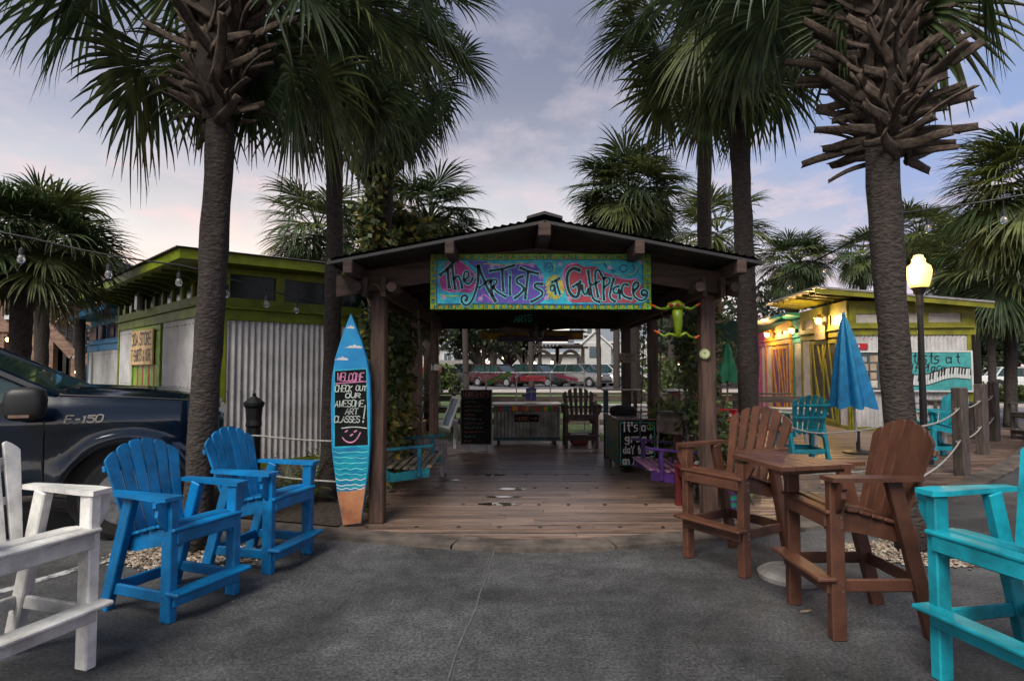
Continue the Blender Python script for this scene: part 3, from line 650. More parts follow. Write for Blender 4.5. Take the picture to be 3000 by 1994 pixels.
mb = MB(); mb.bar(c + UZ * .4, FP(fL, 2.4, 3.15, 0), .03, .03); mb.build('bracket', m_steel, lp)
# blue kiosk further back
m_kblue = M('kiosk_blue', srgb(12, 135, 185), .55, col2=srgb(6, 88, 140), scale=3)
B0 = CK + ea * 7.1 + eb * .35
k2 = thing('blue_kiosk', 'bright blue kiosk standing left of the green one', 'kiosk', B0, RAD(45))
fB = FR(B0 + ea * 4.6, -ea); fB2 = FR(B0, eb)
mb = MB(); mb.box(B0 + ea * 2.3 + eb * 1.6 + UZ * 1.5, (4.58, 3.18, 3.0), (ea, eb, UZ)); mb.build('wall', m_kblue, k2)
clad(fB, 4.6, k2, m_kblue, (), 2.1); clad(fB2, 3.2, k2, m_kblue, (), 2.1)
for i in range(4): FB(MB(), fB, .3 + i * 1.05, 1.05 + i * 1.05, 2.42, 2.8, 0, .03).build('window', M('blue_window', (.01, .02, .06), .1), k2)
roofslab(k2, B0, ea, eb, 4.6, 3.2, 3.0, 3.05, .55, .4, m_kblue, m_roofk)
# right hand kiosks
KD = V((.114, 1, 0)).normalized(); KX = V((KD.y, -KD.x, 0)); CR = G(2495, 1263)
def rkiosk(name, lab, s0, s1, body, gm, depth, wallz, paneM, strips, dm, setback=0., side=False, door=(.25, .8), drop=0.):
    O = CR + KD * s0 + KX * setback; L = s1 - s0; fr = FR(O + KD * L, -KD)
    t = thing(name, lab, 'kiosk', O, -math.atan(.114))
    MB().box(O + KD * L / 2 + KX * depth / 2 + UZ * (wallz / 2 + .0), (depth - .02, L - .02, wallz), (KX, KD, UZ)).build('wall', body, t)
    da, db = L * door[0], L * door[1]
    clad(fr, L, t, gm, [(da, db)], 2.46, .008)
    vdoor(fr, da + .03, db - .03, .12, 2.4, 0, t, gm, dm, strips)
    za, zb = 2.67, wallz - .28
    FB(MB(), fr, 0, L, za, za + .12, 0, .05).build('clerestory_sill', gm, t); FB(MB(), fr, 0, L, zb, wallz + .02, 0, .05).build('clerestory_head', gm, t)
    n = 3 if L > 2 else 2 if L > 1.3 else 1
    for i in range(n + 1): s = .06 + (L - .12) * i / n; FB(MB(), fr, s - .08, s + .08, za + .12, zb, 0, .052).build('mullion', gm, t)
    for i in range(n): s = .06 + (L - .12) * i / n; FB(MB(), fr, s + .08, s + (L - .12) / n - .08, za + .12, zb, 0, .015).build('pane', paneM, t)
    return t, O, fr, L
m_pale = M('frosted_pane', (.34, .30, .27), .35, var=.25, scale=30, bump=.4, bscale=80)
m_gold = M('kiosk_gold', srgb(205, 150, 60), .55, var=.15); m_turq = M('kiosk_turquoise', srgb(40, 150, 150), .55, var=.15)
m_pink = M('kiosk_pink', srgb(190, 90, 140), .55, var=.15); m_violet = M('kiosk_violet', srgb(96, 60, 130), .55, var=.15)
ST = [(.1, 1, .3, 0, .07), (.3, 1, .45, .62, .07), (.45, .62, .62, 1, .07), (.2, .55, .42, 0, .06), (.55, .8, .8, 0, .08), (.72, 1, .92, 0, .07), (.5, 1, .5, 0, .09)]
k3, O3, fr3, L3 = rkiosk('olive_kiosk', 'olive green kiosk beside the lit street lamp', 0, 3.3, m_olive, m_olive, 2.9, 3.35, m_pale, ST, M('door_dark', (.03, .026, .022), .6), door=(.22, .82))
roofslab(k3, O3, KX, KD, 2.9, 3.3, 3.35, 3.35, .45, .45, m_olive, m_roofk) if False else None
# its roof falls away to the right
cs = [O3 - KX * .95 - KD * .4 + UZ * 3.66, O3 + KX * 3.25 - KD * .4 + UZ * 3.22, O3 + KX * 3.25 + KD * 3.7 + UZ * 3.22, O3 - KX * .95 + KD * 3.7 + UZ * 3.66]
def slab(cs, th): return MB().add(cs + [c + UZ * th for c in cs], [(3, 2, 1, 0), (0, 1, 5, 4), (1, 2, 6, 5), (2, 3, 7, 6), (3, 0, 4, 7), (4, 5, 6, 7)])
slab(cs, .05).build('roof', m_roofk, k3)
slab([c - UZ * .13 for c in (cs[0] + KD * .02, cs[1] + KD * .02, cs[1] + KD * .06, cs[0] + KD * .06)], .12).build('fascia', m_olive, k3)
for i in range(7):
    q = O3 + KD * (.15 + i * .5); MB().bar(q - KX * .9 + UZ * 3.58, q + KX * .1 + UZ * 3.48, .05, .1).build('rafter_tail', m_olive, k3)
fS = FR(O3, KX)  # side facing the camera
clad(fS, 2.9, k3, m_olive, (), 2.46)
FB(MB(), fS, 0, 2.9, 2.67, 2.78, 0, .05).build('clerestory_sill', m_olive, k3); FB(MB(), fS, 0, 2.9, 3.02, 3.3, -.01, .045).build('clerestory_head', m_olive, k3)
for a, b in ((0, .16), (1.2, 1.36), (1.75, 1.9), (2.68, 2.9)): FB(MB(), fS, a, b, 2.78, 3.02, 0, .052).build('mullion', m_olive, k3)
for a, b in ((.16, 1.2), (1.36, 1.75), (1.9, 2.68)): FB(MB(), fS, a, b, 2.78, 3.02, 0, .016).build('pane', M('white_panel', (.42, .39, .36), .6, var=.08), k3)
FB(MB(), fS, 2.86, 3.0, 2.46, 3.25, 0, .05).build('post', m_olive, k3)
k4, O4, fr4, L4 = rkiosk('turquoise_kiosk', 'narrow turquoise kiosk between the olive and gold ones', 3.42, 4.75, m_turq, m_turq, 2.9, 3.2, m_glass, [(.3, 1, .5, 0, .07), (.7, 1, .8, 0, .07)], M('door_teal', srgb(20, 100, 105), .5), setback=.25, door=(.55, .95))
slab([O4 - KX * .7 - KD * .1 + UZ * 3.3, O4 + KX * 3.1 - KD * .1 + UZ * 3.05, O4 + KX * 3.1 + KD * 1.7 + UZ * 3.05, O4 - KX * .7 + KD * 1.7 + UZ * 3.3], .08).build('roof', m_turq, k4)
k5, O5, fr5, L5 = rkiosk('gold_kiosk', 'gold framed kiosk with purple double doors', 4.85, 7.5, m_gold, m_gold, 2.9, 3.2, m_pale, ST, m_violet, setback=.2, door=(.22, .9))
slab([O5 - KX * .8 - KD * .05 + UZ * 3.32, O5 + KX * 3.1 - KD * .05 + UZ * 3.05, O5 + KX * 3.1 + KD * 2.7 + UZ * 3.05, O5 - KX * .8 + KD * 2.7 + UZ * 3.32], .08).build('roof', m_roofk, k5)
k6, O6, fr6, L6 = rkiosk('pink_kiosk', 'pink kiosk at the far end of the kiosk row', 7.6, 10.2, m_pink, m_pink, 2.9, 3.0, m_glass, ST, M('door_pink', srgb(160, 70, 125), .5), setback=.2, door=(.25, .8))
slab([O6 - KX * .8 - KD * .05 + UZ * 3.1, O6 + KX * 3.1 - KD * .05 + UZ * 2.9, O6 + KX * 3.1 + KD * 2.7 + UZ * 2.9, O6 - KX * .8 + KD * 2.7 + UZ * 3.1], .08).build('roof', m_roofk, k6)
# lit wall lamps
m_lit = M('lit_globe', (.9, .8, .6), .3, emit=((1, .66, .25), 2.2), var=.02)
def wall_lamp(fr, s, z, lab, power=14):
    c = FP(fr, s, z, .26); t = thing('wall_lamp', lab, 'lamp', c, group='lit kiosk wall lamps')
    mb = MB(); mb.lathe([(.13, .07), (.11, .10), (.05, .12), (.03, .17), (.01, .18)], 14, c); mb.bar(c + UZ * .15, FP(fr, s, z + .22, .03), .02, .02); mb.build('shade', m_gold, t)
    mb = MB(); mb.lathe([(.02, -.11), (.065, -.08), (.085, -.02), (.08, .04), (.06, .075)], 14, c); mb.build('globe', m_lit, t, smooth=True)
    l = bpy.data.lights.new('lamp_light', 'POINT'); l.energy = power; l.color = (1, .62, .22); l.shadow_soft_size = .08; o = bpy.data.objects.new('lamp_light', l); COL.objects.link(o); o.location = (V(c) + fr[2] * .12 - UZ * .02) - V(c); o.parent = t
wall_lamp(fr3, L3 * .62, 2.95, 'lit wall lamp under the eaves of the olive kiosk', 110)
wall_lamp(fr4, L4 * .45, 2.85, 'lit wall lamp on the turquoise kiosk', 36)
wall_lamp(fr5, L5 * .35, 2.85, 'lit wall lamp over the purple doors of the gold kiosk', 70)
# plaque over the olive door
pq = thing('wooden_plaque', 'small weathered wooden plaque above the olive kiosk door', 'sign', FP(fr3, 1.7, 2.5, .1))
FB(MB(), fr3, 1.35, 2.1, 2.42, 2.92, .1, .13, .005).build('board', M('weathered_board', (.23, .2, .17), .8, col2=(.1, .085, .075), scale=9), pq)
mb = MB(); [mb.ribbon(smoothp([(.08 + i * .06, .33 - r * .16 + R.uniform(-.05, .05)) for i in range(10)]), .018, FP(fr3, 1.35, 2.42, .13), fr3[1], UZ, .002) for r in range(2)]; mb.build('lettering', flat('plaque_red', 150, 90, 60), pq)
# ------------------------------------------------------------------ tall deck chairs
def plastic(name, r, g, b, rough=.42): return M(name, srgb(r, g, b), rough, var=.22, scale=4, bump=.25, bscale=160, det=7, rnd=.10)
def tall_chair(lab, mat, p1, p2, flip, seat, group=None, cat='chair', W=None, name='tall_chair'):
    # p1, p2: ground points of the two front legs
    a, b = V(p1), V(p2); mid = (a + b) / 2; d = (b - a); n = V((-d.y, d.x, 0)).normalized() * (1 if not flip else -1)   # n = facing
    rz = math.atan2(n.y, n.x) + math.pi / 2; hw = (W or min(max(d.length, .5), .6)) / 2
    c = mid - n * .27
    t = thing(name, lab, cat, (c.x, c.y, a.z), rz, group)
    arm = seat + .175; foot = seat - .40; C = .007
    B = lambda nm, mb: mb.build(nm, mat, t, W=False)
    for s in (-1, 1):
        B('leg', MB().box((s * hw, -.27, arm / 2), (.062, .085, arm), None, C))
        B('leg', MB().bar((s * (hw - .0), .30, .0), (s * hw, .08, arm), .058, .085, up=(0, 1, 0), ch=C))
        # seat side, dipping to the back
        pr = [(-.30, seat - .13), (-.30, seat - .025), (-.22, seat - .02), (-.05, seat - .05), (.12, seat - .095), (.24, seat - .11), (.27, seat - .20), (.1, seat - .2), (-.1, seat - .15)]
        B('seat_side', MB().prism(pr, (s * (hw - .055) - .013, 0, 0), (0, 1, 0), (0, 0, 1), .026))
        ol = [(-.335, -.07), (-.32, .064), (-.2, .078), (0, .06), (.18, .045), (.24, .03), (.24, -.04), (.1, -.05), (-.1, -.065), (-.25, -.078)]
        ol = [(y, x * s) for y, x in ol]
        mb = MB(); mb.prism([(x * .9, y) for y, x in ol], (s * (hw + .025), 0, arm), (1, 0, 0), (0, 1, 0), .026)
        B('armrest', mb)
        br = [(0, 0), (.085, 0), (.085, -.03), (.065, -.05), (.07, -.09), (.03, -.16), (0, -.19)]
        B('arm_bracket', MB().prism([(x * s, z) for x, z in br], (s * (hw + .032), -.282, arm - .001), (1, 0, 0), (0, 0, 1), -.028))
        B('stretcher', MB().bar((s * (hw - .004), -.27, foot - .045), (s * (hw - .004), .27, foot - .045), .026, .075, ch=C))
    B('stretcher', MB().box((0, .24, foot - .045), (2 * hw - .04, .026, .075), None, C))
    B('footrest', MB().box((0, -.345, foot), (2 * hw + .10, .115, .026), None, .01)); B('footrest_apron', MB().box((0, -.318, foot - .055), (2 * hw + .02, .026, .078), None, C))
    B('seat_apron', MB().box((0, -.315, seat - .065), (2 * hw - .02, .024, .085), None, C))
    # seat slats
    ys = [-.30, -.225, -.15, -.075, 0, .075, .15]; zs = [.0, .008, .0, -.018, -.04, -.062, -.08]
    for i, (y, z) in enumerate(zip(ys, zs)): B('seat_slat', MB().box((0, y, seat - .012 + z), (2 * hw - .03 + (.08 if i == 0 else 0), .068, .024), (V((1, 0, 0)), V((0, 1, [.1, 0, -.15, -.25, -.28, -.28, -.25][i])).normalized(), V((0, -[.1, 0, -.15, -.25, -.28, -.28, -.25][i], 1)).normalized()), C))
    # fan back
    up = V((0, .31, 1)).normalized(); O = V((0, .165, seat - .16)); nrm = V((1, 0, 0)).cross(up); NS = 6; H = .70
    for i in range(NS):
        q = (i - (NS - 1) / 2) / ((NS - 1) / 2); xb, xt = q * (hw - .08), q * (hw - .015)
        h = H * (1 - .13 * q * q); wb, wt = .052, .078
        ax = V((xt - xb, 0)) if False else None
        sl_ = (xt - xb) / h; pl = []
        topc = lambda u: (1 - .13 * ((q + u * .14) ** 2)) * H
        pl = [(xb - wb / 2, 0), (xb + wb / 2, 0), (xt + wt / 2, topc(1) - .012), (xt + wt / 2 - .012, topc(.8)), (xt, topc(0) + .003), (xt - wt / 2 + .012, topc(-.8)), (xt - wt / 2, topc(-1) - .012)]
        B('back_slat', MB().prism(pl, O, (1, 0, 0), up, .02))
    for hh, ww in ((.30, 2 * hw - .04), (.52, 2 * hw + .06)):
        B('back_rail', MB().box(O + up * hh - nrm * .014, (ww, .045, .024), (V((1, 0, 0)), up, nrm), C))
    B('back_rail', MB().box(O + up * .06 - nrm * .014, (2 * hw - .06, .06, .024), (V((1, 0, 0)), up, nrm), C))
    sc_ = MB()
    for s in (-1, 1):
        for z in (arm - .06, seat - .04, seat - .1, foot - .03, foot - .07): sc_.tube([(s * (hw + .031), -.25, z), (s * (hw + .034), -.25, z)], .007, 6)
    sc_.build('screws', m_steel, t, W=False); t['_n'] = 0; del t['_n']
    return t
mW, mBl, mBr, mTq = plastic('white_poly', 214, 212, 208), plastic('blue_poly', 4, 112, 172, .4), plastic('brown_poly', 88, 55, 41, .45), plastic('turquoise_poly', 24, 150, 168, .38)
tall_chair('white tall slatted armchair cut by the left picture edge', mW, G(254, 1954), G(254, 1954) + V((-.17, -.55, 0)), False, .745, W=.56)
tall_chair('blue tall slatted armchair standing nearest the pickup', mBl, G(485, 1824), G(685, 1736), True, .59, W=.51)
tall_chair('blue tall slatted armchair next to the surfboard', mBl, G(780, 1682), G(904, 1618), True, .59, W=.53)
tall_chair('brown tall slatted armchair closest to the camera', mBr, G(2322, 1764), G(2461, 1878), True, .76, W=.54)
tall_chair('brown tall slatted armchair behind the shared tray table', mBr, G(2021, 1633), G(2178, 1688), True, .76, W=.56)
tall_chair('turquoise tall slatted armchair cut by the right picture edge', mTq, G(2764, 1989), G(2764, 1989) + V((.11, -.54, 0)), True, .765, W=.56)
tall_chair('turquoise tall armchair seen from behind, near the closed blue umbrella', mTq, G(2400, 1345) + V((0, 0, .03)), G(2262, 1345) + V((0, 0, .03)), True, .62, W=.58)
q = G(2705, 1345)
tall_chair('turquoise tall armchair seen from the side beyond the rope posts', mTq, V((q.x, q.y - .28, .03)), V((q.x, q.y + .28, .03)), False, .64, W=.56)
# shared tray between the brown chairs
tz = .965
cn = [G(2145, 1329, tz + .03), G(2288, 1367, tz + .03), G(2504, 1357, tz + .03), G(2262, 1316, tz + .03)]
tr = thing('tray_table', 'brown slatted tray table joining the two brown armchairs', 'table', sum(cn, V()) / 4)
for i in range(5):
    a, b = i / 5 + .006, (i + 1) / 5 - .006
    pl = [cn[0].lerp(cn[3], a), cn[1].lerp(cn[2], a), cn[1].lerp(cn[2], b), cn[0].lerp(cn[3], b)]
    pl[0] = pl[0] + (pl[0] - pl[1]).normalized() * .0; MB().prism([(p.x, p.y) for p in pl], (0, 0, tz), (1, 0, 0), (0, 1, 0), .026).build('slat', mBr, tr)
for t_ in (.1, .88):
    p, q = cn[0].lerp(cn[1], t_), cn[3].lerp(cn[2], t_); p, q = p.lerp(q, .04), p.lerp(q, .96)
    MB().bar(V((p.x, p.y, tz - .016)), V((q.x, q.y, tz - .016)), .07, .03, ch=.005).build('batten', mBr, tr)
pc = cn[0].lerp(cn[2], .55); MB().lathe([(.028, tz + .0265), (.03, tz + .0275), (.001, tz + .0276)], 14, (pc.x, pc.y, 0)).build('umbrella_hole', m_black, tr)
# umbrella foot under the tray
ub = G(2318, 1690); u_ = thing('umbrella_base', 'round grey umbrella base under the brown tray table', 'base', ub)
MB().lathe([(.24, 0), (.245, .03), (.20, .06), (.06, .085), (.035, .09), (.033, .2), (.001, .2)], 28, ub).build('disc', M('grey_resin', (.25, .235, .225), .6), u_, smooth=False)
# ------------------------------------------------------------------ palms
m_fr = [M('frond_a', (.058, .092, .034), .5, var=.25, trans=.25, rnd=.3, spec=.4, det=0), M('frond_b', (.10, .12, .038), .5, var=.25, trans=.3, rnd=.25, spec=.4, det=0), M('frond_dead', (.20, .12, .05), .8, var=.3, trans=.2, rnd=.2)]
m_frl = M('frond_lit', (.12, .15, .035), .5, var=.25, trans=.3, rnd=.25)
m_trunk = M('palm_bark', (.066, .05, .043), .92, col2=(.013, .010, .009), scale=4, stretch=(4, 4, 7), bump=.8, bscale=6, det=8, bdist=.03, lo=.3, hi=.72)
m_boot = M('palm_boot', (.115, .08, .06), .9, col2=(.028, .019, .015), scale=4, stretch=(7, 7, 2), bump=.5, bscale=22, rnd=.3)
m_fib = M('palm_fibre', (.03, .02, .015), .95, scale=20, stretch=(3, 3, 12), bump=1., bscale=20)
def frond_mesh(e, seed, mat, Lp=1.15, Lb=.95, N_=16, droop=1.0):
    g = random.Random(seed); mb = MB(); e = RAD(e); pts = []; p = V((0, 0, 0)); bend = RAD(g.uniform(18, 40))
    for i in range(7):
        pts.append(p.copy()); a = e - bend * (i / 6) ** 1.3; p = p + V((math.cos(a), 0, math.sin(a))) * Lp / 6
    mb.tube(pts, [.028 - .0026 * i for i in range(7)], 5); tip = pts[-1]; a = e - bend * 1.1; d = V((math.cos(a), 0, math.sin(a))); Yv = V((0, 1, 0)); nn = d.cross(Yv) * -1
    if nn.z < 0: nn = -nn
    tw = g.uniform(-.35, .35); Yv = (Yv * math.cos(tw) + nn * math.sin(tw)).normalized(); nn = Yv.cross(d); nn = nn if nn.z > 0 else -nn
    da = RAD(104) / N_
    for i in range(-N_, N_ + 1):
        an = i * da + g.uniform(-.02, .02); q = abs(i) / N_; l = Lb * (1.05 - .28 * q ** 2) * g.uniform(.9, 1.08)
        dr = (d * math.cos(an) + Yv * math.sin(an) + nn * (.22 * q - .05)).normalized(); st = tip + d * (.22 * (1 - q) * Lb * .8)
        k = 7; pos = st.copy(); rows = []; dd = dr.copy(); dp = droop * (g.uniform(.55, 1.5) if g.random() < .82 else g.uniform(1.8, 3.2))
        for j in range(k):
            t = j / (k - 1); dist = l * t
            wfull = 2 * math.tan(da / 2) * max(dist + .05, .03) * 1.02; w = min(wfull, .056 * Lb) if t < .42 else .056 * Lb * (1 - (t - .42) / .58) ** 1.0 + .0035
            w = min(w, wfull)
            side = dd.cross(nn); side = side.normalized() if side.length > 1e-4 else Yv
            rows.append((pos - side * w / 2, pos - nn * w * .22, pos + side * w / 2))
            f = dp * (.05 + .75 * t ** 2.2); dd = (dd + V((0, 0, -1)) * f * .42 + V((g.uniform(-.04, .04), g.uniform(-.04, .04), 0))).normalized(); pos = pos + dd * l / (k - 1)
        vs = [v for r_ in rows for v in r_]; fs = []
        for j in range(k - 1):
            o = j * 3; fs += [(o, o + 1, o + 4, o + 3), (o + 1, o + 2, o + 5, o + 4)]
        mb.add(vs, fs)
    return mb.mesh('frond', mat)
FRE = [80, 60, 40, 20, 0, -22, -45, -66]
FRM = {}
for k_, mt in ((0, m_fr[0]), (1, m_fr[1]), (2, m_fr[2]), (3, m_frl)):
    for e_ in FRE:
        if k_ == 2 and e_ > 0: continue
        FRM[(k_, e_)] = [frond_mesh(e_, 100 * k_ + e_ * 7 + s_ + 900, mt, droop=1.0 if k_ != 2 else 1.5) for s_ in range(3)]
for k_, mt in ((4, m_fr[0]), (5, m_fr[1]), (7, m_frl)):
    for e_ in FRE: FRM[(k_, e_)] = [frond_mesh(e_, 100 * k_ + e_ * 7 + s_ + 900, mt, .72, 1.08, 18, 1.25) for s_ in range(2)]
def boot_mesh(seed, L, bend):
    g = random.Random(seed); mb = MB(); n = 6; rows = []; p = V((0, 0, 0)); a = RAD(62)
    for i in range(n):
        t = i / (n - 1); w = .155 * (1 - .35 * t) + (.02 if i == 0 else 0); h = .03 * (1 - .3 * t); d = V((math.cos(a), g.uniform(-.12, .12), math.sin(a))); x = V((0, 1, 0)); y = d.cross(x).normalized()
        rows.append([p + x * w * .5, p + x * w * .28 + y * h, p - x * w * .28 + y * h, p - x * w * .5, p - x * w * .25 - y * h * .5, p + x * w * .25 - y * h * .5]); p = p + d * L / (n - 1); a -= bend / (n - 1)
    rows[-1][0] = rows[-1][0] + V((.03, 0, .02)); vs = [v for r_ in rows for v in r_]; fs = []
    for i in range(n - 1):
        for j in range(6): fs.append((i * 6 + j, i * 6 + (j + 1) % 6, i * 6 + 6 + (j + 1) % 6, i * 6 + 6 + j))
    fs += [(5, 4, 3, 2, 1, 0), tuple(range((n - 1) * 6, n * 6))]; mb.add(vs, fs); return mb.mesh('leaf_base', m_boot, smooth=True)
BTM = [boot_mesh(s_, .42 + .1 * s_, RAD(-6 + 11 * s_)) for s_ in range(6)]
def palm(lab, base, top, r0, r1, sc_=1., nf=30, kinds=(0, 0, 1), boots=None, seed=0, emin=-58, emax=82, dead=0, rings=True, fan=None, group='palms round the pavilion', off=.16, skip=None):
    comp = 7 <= seed <= 20
    g = random.Random(seed * 37 + 5); base, top = V(base), V(top)
    t = thing('palm_tree', lab, 'palm', base, 0, group); n = 26; pts = []; rs = []
    bx = g.uniform(-.08, .08)
    for i in range(n):
        k = i / (n - 1); p = base.lerp(top, k) + V((math.sin(k * 3.1) * bx, 0, 0)); pts.append(p); rs.append((r0 + (r1 - r0) * k) * (1 + .10 * math.exp(-k * 14)) * (1 + g.uniform(-.02, .02)))
    pts[0] = base - UZ * .05
    MB().tube(pts, rs, 18, jit=random.Random(seed)).build('trunk', m_trunk, t, smooth=True)
    if boots:
        h0, h1, nb, bs = boots
        zz = []
        MB().tube([base.lerp(top, h0) - UZ * .0, base.lerp(top, h0 + (h1 - h0) * .25), base.lerp(top, h1)], [r1 * 1.02, r1 * 1.75, r1 * 1.6], 14).build('fibre_mat', m_fib, t)
        for i in range(nb):
            k = i / nb; h = h0 + (h1 - h0) * k; p = base.lerp(top, h); az = i * 2.39996 + g.uniform(-.9, .9); p = p + UZ * g.uniform(-.08, .08); o = link('leaf_base', g.choice(BTM), t)
            o.location = p - base + V((math.cos(az), math.sin(az), 0)) * r1 * (.95 + .55 * min(1, k * 4)); s_ = bs * g.uniform(.62, 1.4) * (1.15 - .25 * k); o.scale = (s_, s_, s_); o.rotation_euler = ((1 if i % 2 else -1) * (g.uniform(.85, 1.55) if g.random() < .72 else g.uniform(.1, .6)), RAD(44 * (1 - k) ** 3 - 26) + g.uniform(-.2, .2), az)
    for i in range(nf):
        k = (i + .5) / nf; e = emax + (emin - emax) * k ** .85 + g.uniform(-9, 9); az = i * 2.39996 + g.uniform(-.3, .3) + seed
        if skip and skip(az % (2 * math.pi), e): continue
        kd = 2 if (i >= nf - dead) else g.choice(kinds) + (4 if comp else 0); key = min(FRE, key=lambda q: abs(q - e))
        if (kd, key) not in FRM: key = -22 if kd == 2 else key
        o = link('frond', g.choice(FRM[(kd, key)]), t); o.location = top - base + V((math.cos(az), math.sin(az), 0)) * off * math.cos(RAD(e)) + UZ * (.30 - .55 * k) * sc_
        s_ = sc_ * g.uniform(.85, 1.12); o.scale = (s_,) * 3; o.rotation_euler = (0, RAD(key - e) * .8, az)
    return t
GH = lambda px, py, Y: P(px, py, Y)
palm('palm with dark trunk between the pickup and the blue chairs', G(572, 1612), P(668, -190, 5.2), .115, .12, .95, 46, boots=(.69, 1.0, 160, .48), seed=1, emin=-56, skip=lambda a, e: e < 20 and 4.2 < a < 5.6, dead=0)
palm('palm with bristling leaf stubs beside the brown chairs', G(2670, 1612), P(2550, -420, 5.2), .115, .15, .95, 44, boots=(.56, .98, 460, .51), seed=2, emin=-66, skip=lambda a, e: e < 45 and 3.6 < a < 5.8)
palm('palm leaning close to the left eave of the pavilion', V((P(962, 1300, 7.3).x, 7.3, 0)), P(974, -40, 7.3), .105, .095, .98, 44, seed=3, emin=-68, dead=0, boots=(.86, 1, 24, .6))
palm('tall palm just right of the pavilion, thicker of the twin trunks', V((P(2195, 1300, 7.9).x, 7.9, 0)), P(2128, -50, 8.1), .13, .11, 1.0, 44, seed=4, emin=-72, kinds=(0, 0, 1), boots=(.88, 1, 24, .7))
palm('slim straight palm, left of the twin trunks by the pavilion', V((P(2078, 1250, 10.4).x, 10.4, 0)), P(2070, 40, 10.4), .125, .115, 1.0, 36, seed=5, emin=-68, kinds=(0, 1, 1), dead=3)
palm('vine covered palm rising behind the pavilion roof on the left', V((P(1095, 1200, 10.9).x, 10.9, 0)), P(1150, 130, 10.9), .17, .15, 1.08, 42, seed=6, emin=-74, kinds=(0, 0, 1))
palm('short palm over the pavilion roof, left of the ridge', V((P(1262, 1150, 15.5).x, 15.5, 0)), P(1258, 655, 15.5), .17, .17, .9, 60, seed=7, emin=-55, boots=(.8, 1, 22, .8))
palm('round headed palm over the pavilion roof, right of the ridge', V((P(1866, 1150, 14.5).x, 14.5, 0)), P(1845, 590, 14.5), .14, .14, .85, 84, seed=8, emin=-70, kinds=(0, 0, 1))
palm('palm with olive crown above the gold kiosk roof', V((P(2330, 1150, 24).x, 24, 0)), P(2331, 775, 24), .16, .16, .88, 70, kinds=(0, 1, 1), seed=9, emin=-70, group='palms behind the kiosks')
palm('palm crown just above the glowing street lamp', V((P(2690, 1150, 26).x, 26, 0)), P(2690, 690, 26), .15, .15, .95, 50, kinds=(1, 1, 3), seed=10, group='palms behind the kiosks')
palm('small palm crown left of the stub covered trunk', V((P(2530, 1150, 27).x, 27, 0)), P(2528, 752, 27), .14, .14, .8, 44, kinds=(1, 0, 3), seed=11, group='palms behind the kiosks')
palm('palm half hidden behind the twin trunks', V((P(2100, 1150, 19).x, 19, 0)), P(2105, 690, 19), .15, .15, 1.1, 28, kinds=(1, 1), seed=12, group='palms behind the kiosks')
palm('palm crown at the right picture edge, above the string lights', V((9.6, 10.2, 0)), P(3040, 560, 10.2), .17, .16, .78, 64, kinds=(1, 1, 0, 3), seed=13, emin=-50, group='palms along the side road')
palm('palm with low spreading fronds behind the street lamp', V((P(2955, 1150, 16.5).x, 16.5, 0)), P(2945, 780, 16.5), .15, .14, 1.1, 52, kinds=(1, 3, 0), seed=14, emin=-48, group='palms along the side road')
palm('palm with reddish trunk right of the olive kiosk', V((P(2862, 1150, 20.5).x, 20.5, 0)), P(2840, 770, 20.5), .15, .14, 1.0, 32, kinds=(1, 3), seed=15, group='palms along the side road')
palm('palm nearest the wood on the far right', V((P(2910, 1150, 28).x, 28, 0)), P(2905, 830, 28), .16, .15, 1.3, 26, kinds=(1, 0), seed=16, group='palms along the side road')
palm('bushy palm at the left picture edge beside the stairs', V((P(60, 1250, 9.2).x, 9.2, 0)), P(80, 735, 9.2), .15, .14, .70, 66, kinds=(0, 1, 1, 0), seed=17, emin=-18, dead=3, boots=(.80, 1, 34, .7), group='palms by the restaurant')
palm('pale trunked palm just right of the bushy one', V((P(116, 1200, 14.5).x, 14.5, 0)), P(120, 690, 14.5), .15, .14, .8, 26, emin=-20, kinds=(0, 1), seed=18, group='palms by the restaurant')
palm('slim palm in front of the restaurant stairs', V((P(243, 1200, 17).x, 17, 0)), P(240, 850, 17), .125, .12, .62, 24, emin=-30, kinds=(1, 0), dead=4, seed=19, group='palms by the restaurant')
palm('small palm peeping out left of the dark trunk by the eave', V((P(925, 1100, 18).x, 18, 0)), P(930, 690, 18), .14, .14, 1.0, 40, kinds=(0, 1), seed=20, emin=-40)
for k, (px, Y, h, r_) in enumerate(((1366, 45, 9, .2), (1416, 57, 8.5, .16), (1557, 47, 9.5, .2), (1581, 66, 9, .2), (1756, 47, 9, .17), (1806, 45, 9, .22), (1452, 64, 8, .18), (1965, 40, 7, .2))):
    x = P(px, 1100, Y).x; ds = ['leftmost palm trunk seen through the pavilion, by the footpath', 'thin palm trunk behind the maroon car', 'palm trunk in front of the black off-roader', 'thin palm trunk before the timber arches', 'thin palm trunk in front of the silver car', 'thick palm trunk in front of the white van', 'thin palm trunk left of the timber arches', 'palm trunk beyond the right hand vine'][k]
    palm(ds, (x, Y, 0), (x + R.uniform(-.3, .3), Y, h), r_ * 1.1, r_, 1.1, 11, kinds=(0, 1), seed=40 + k, group='palms by the back road')
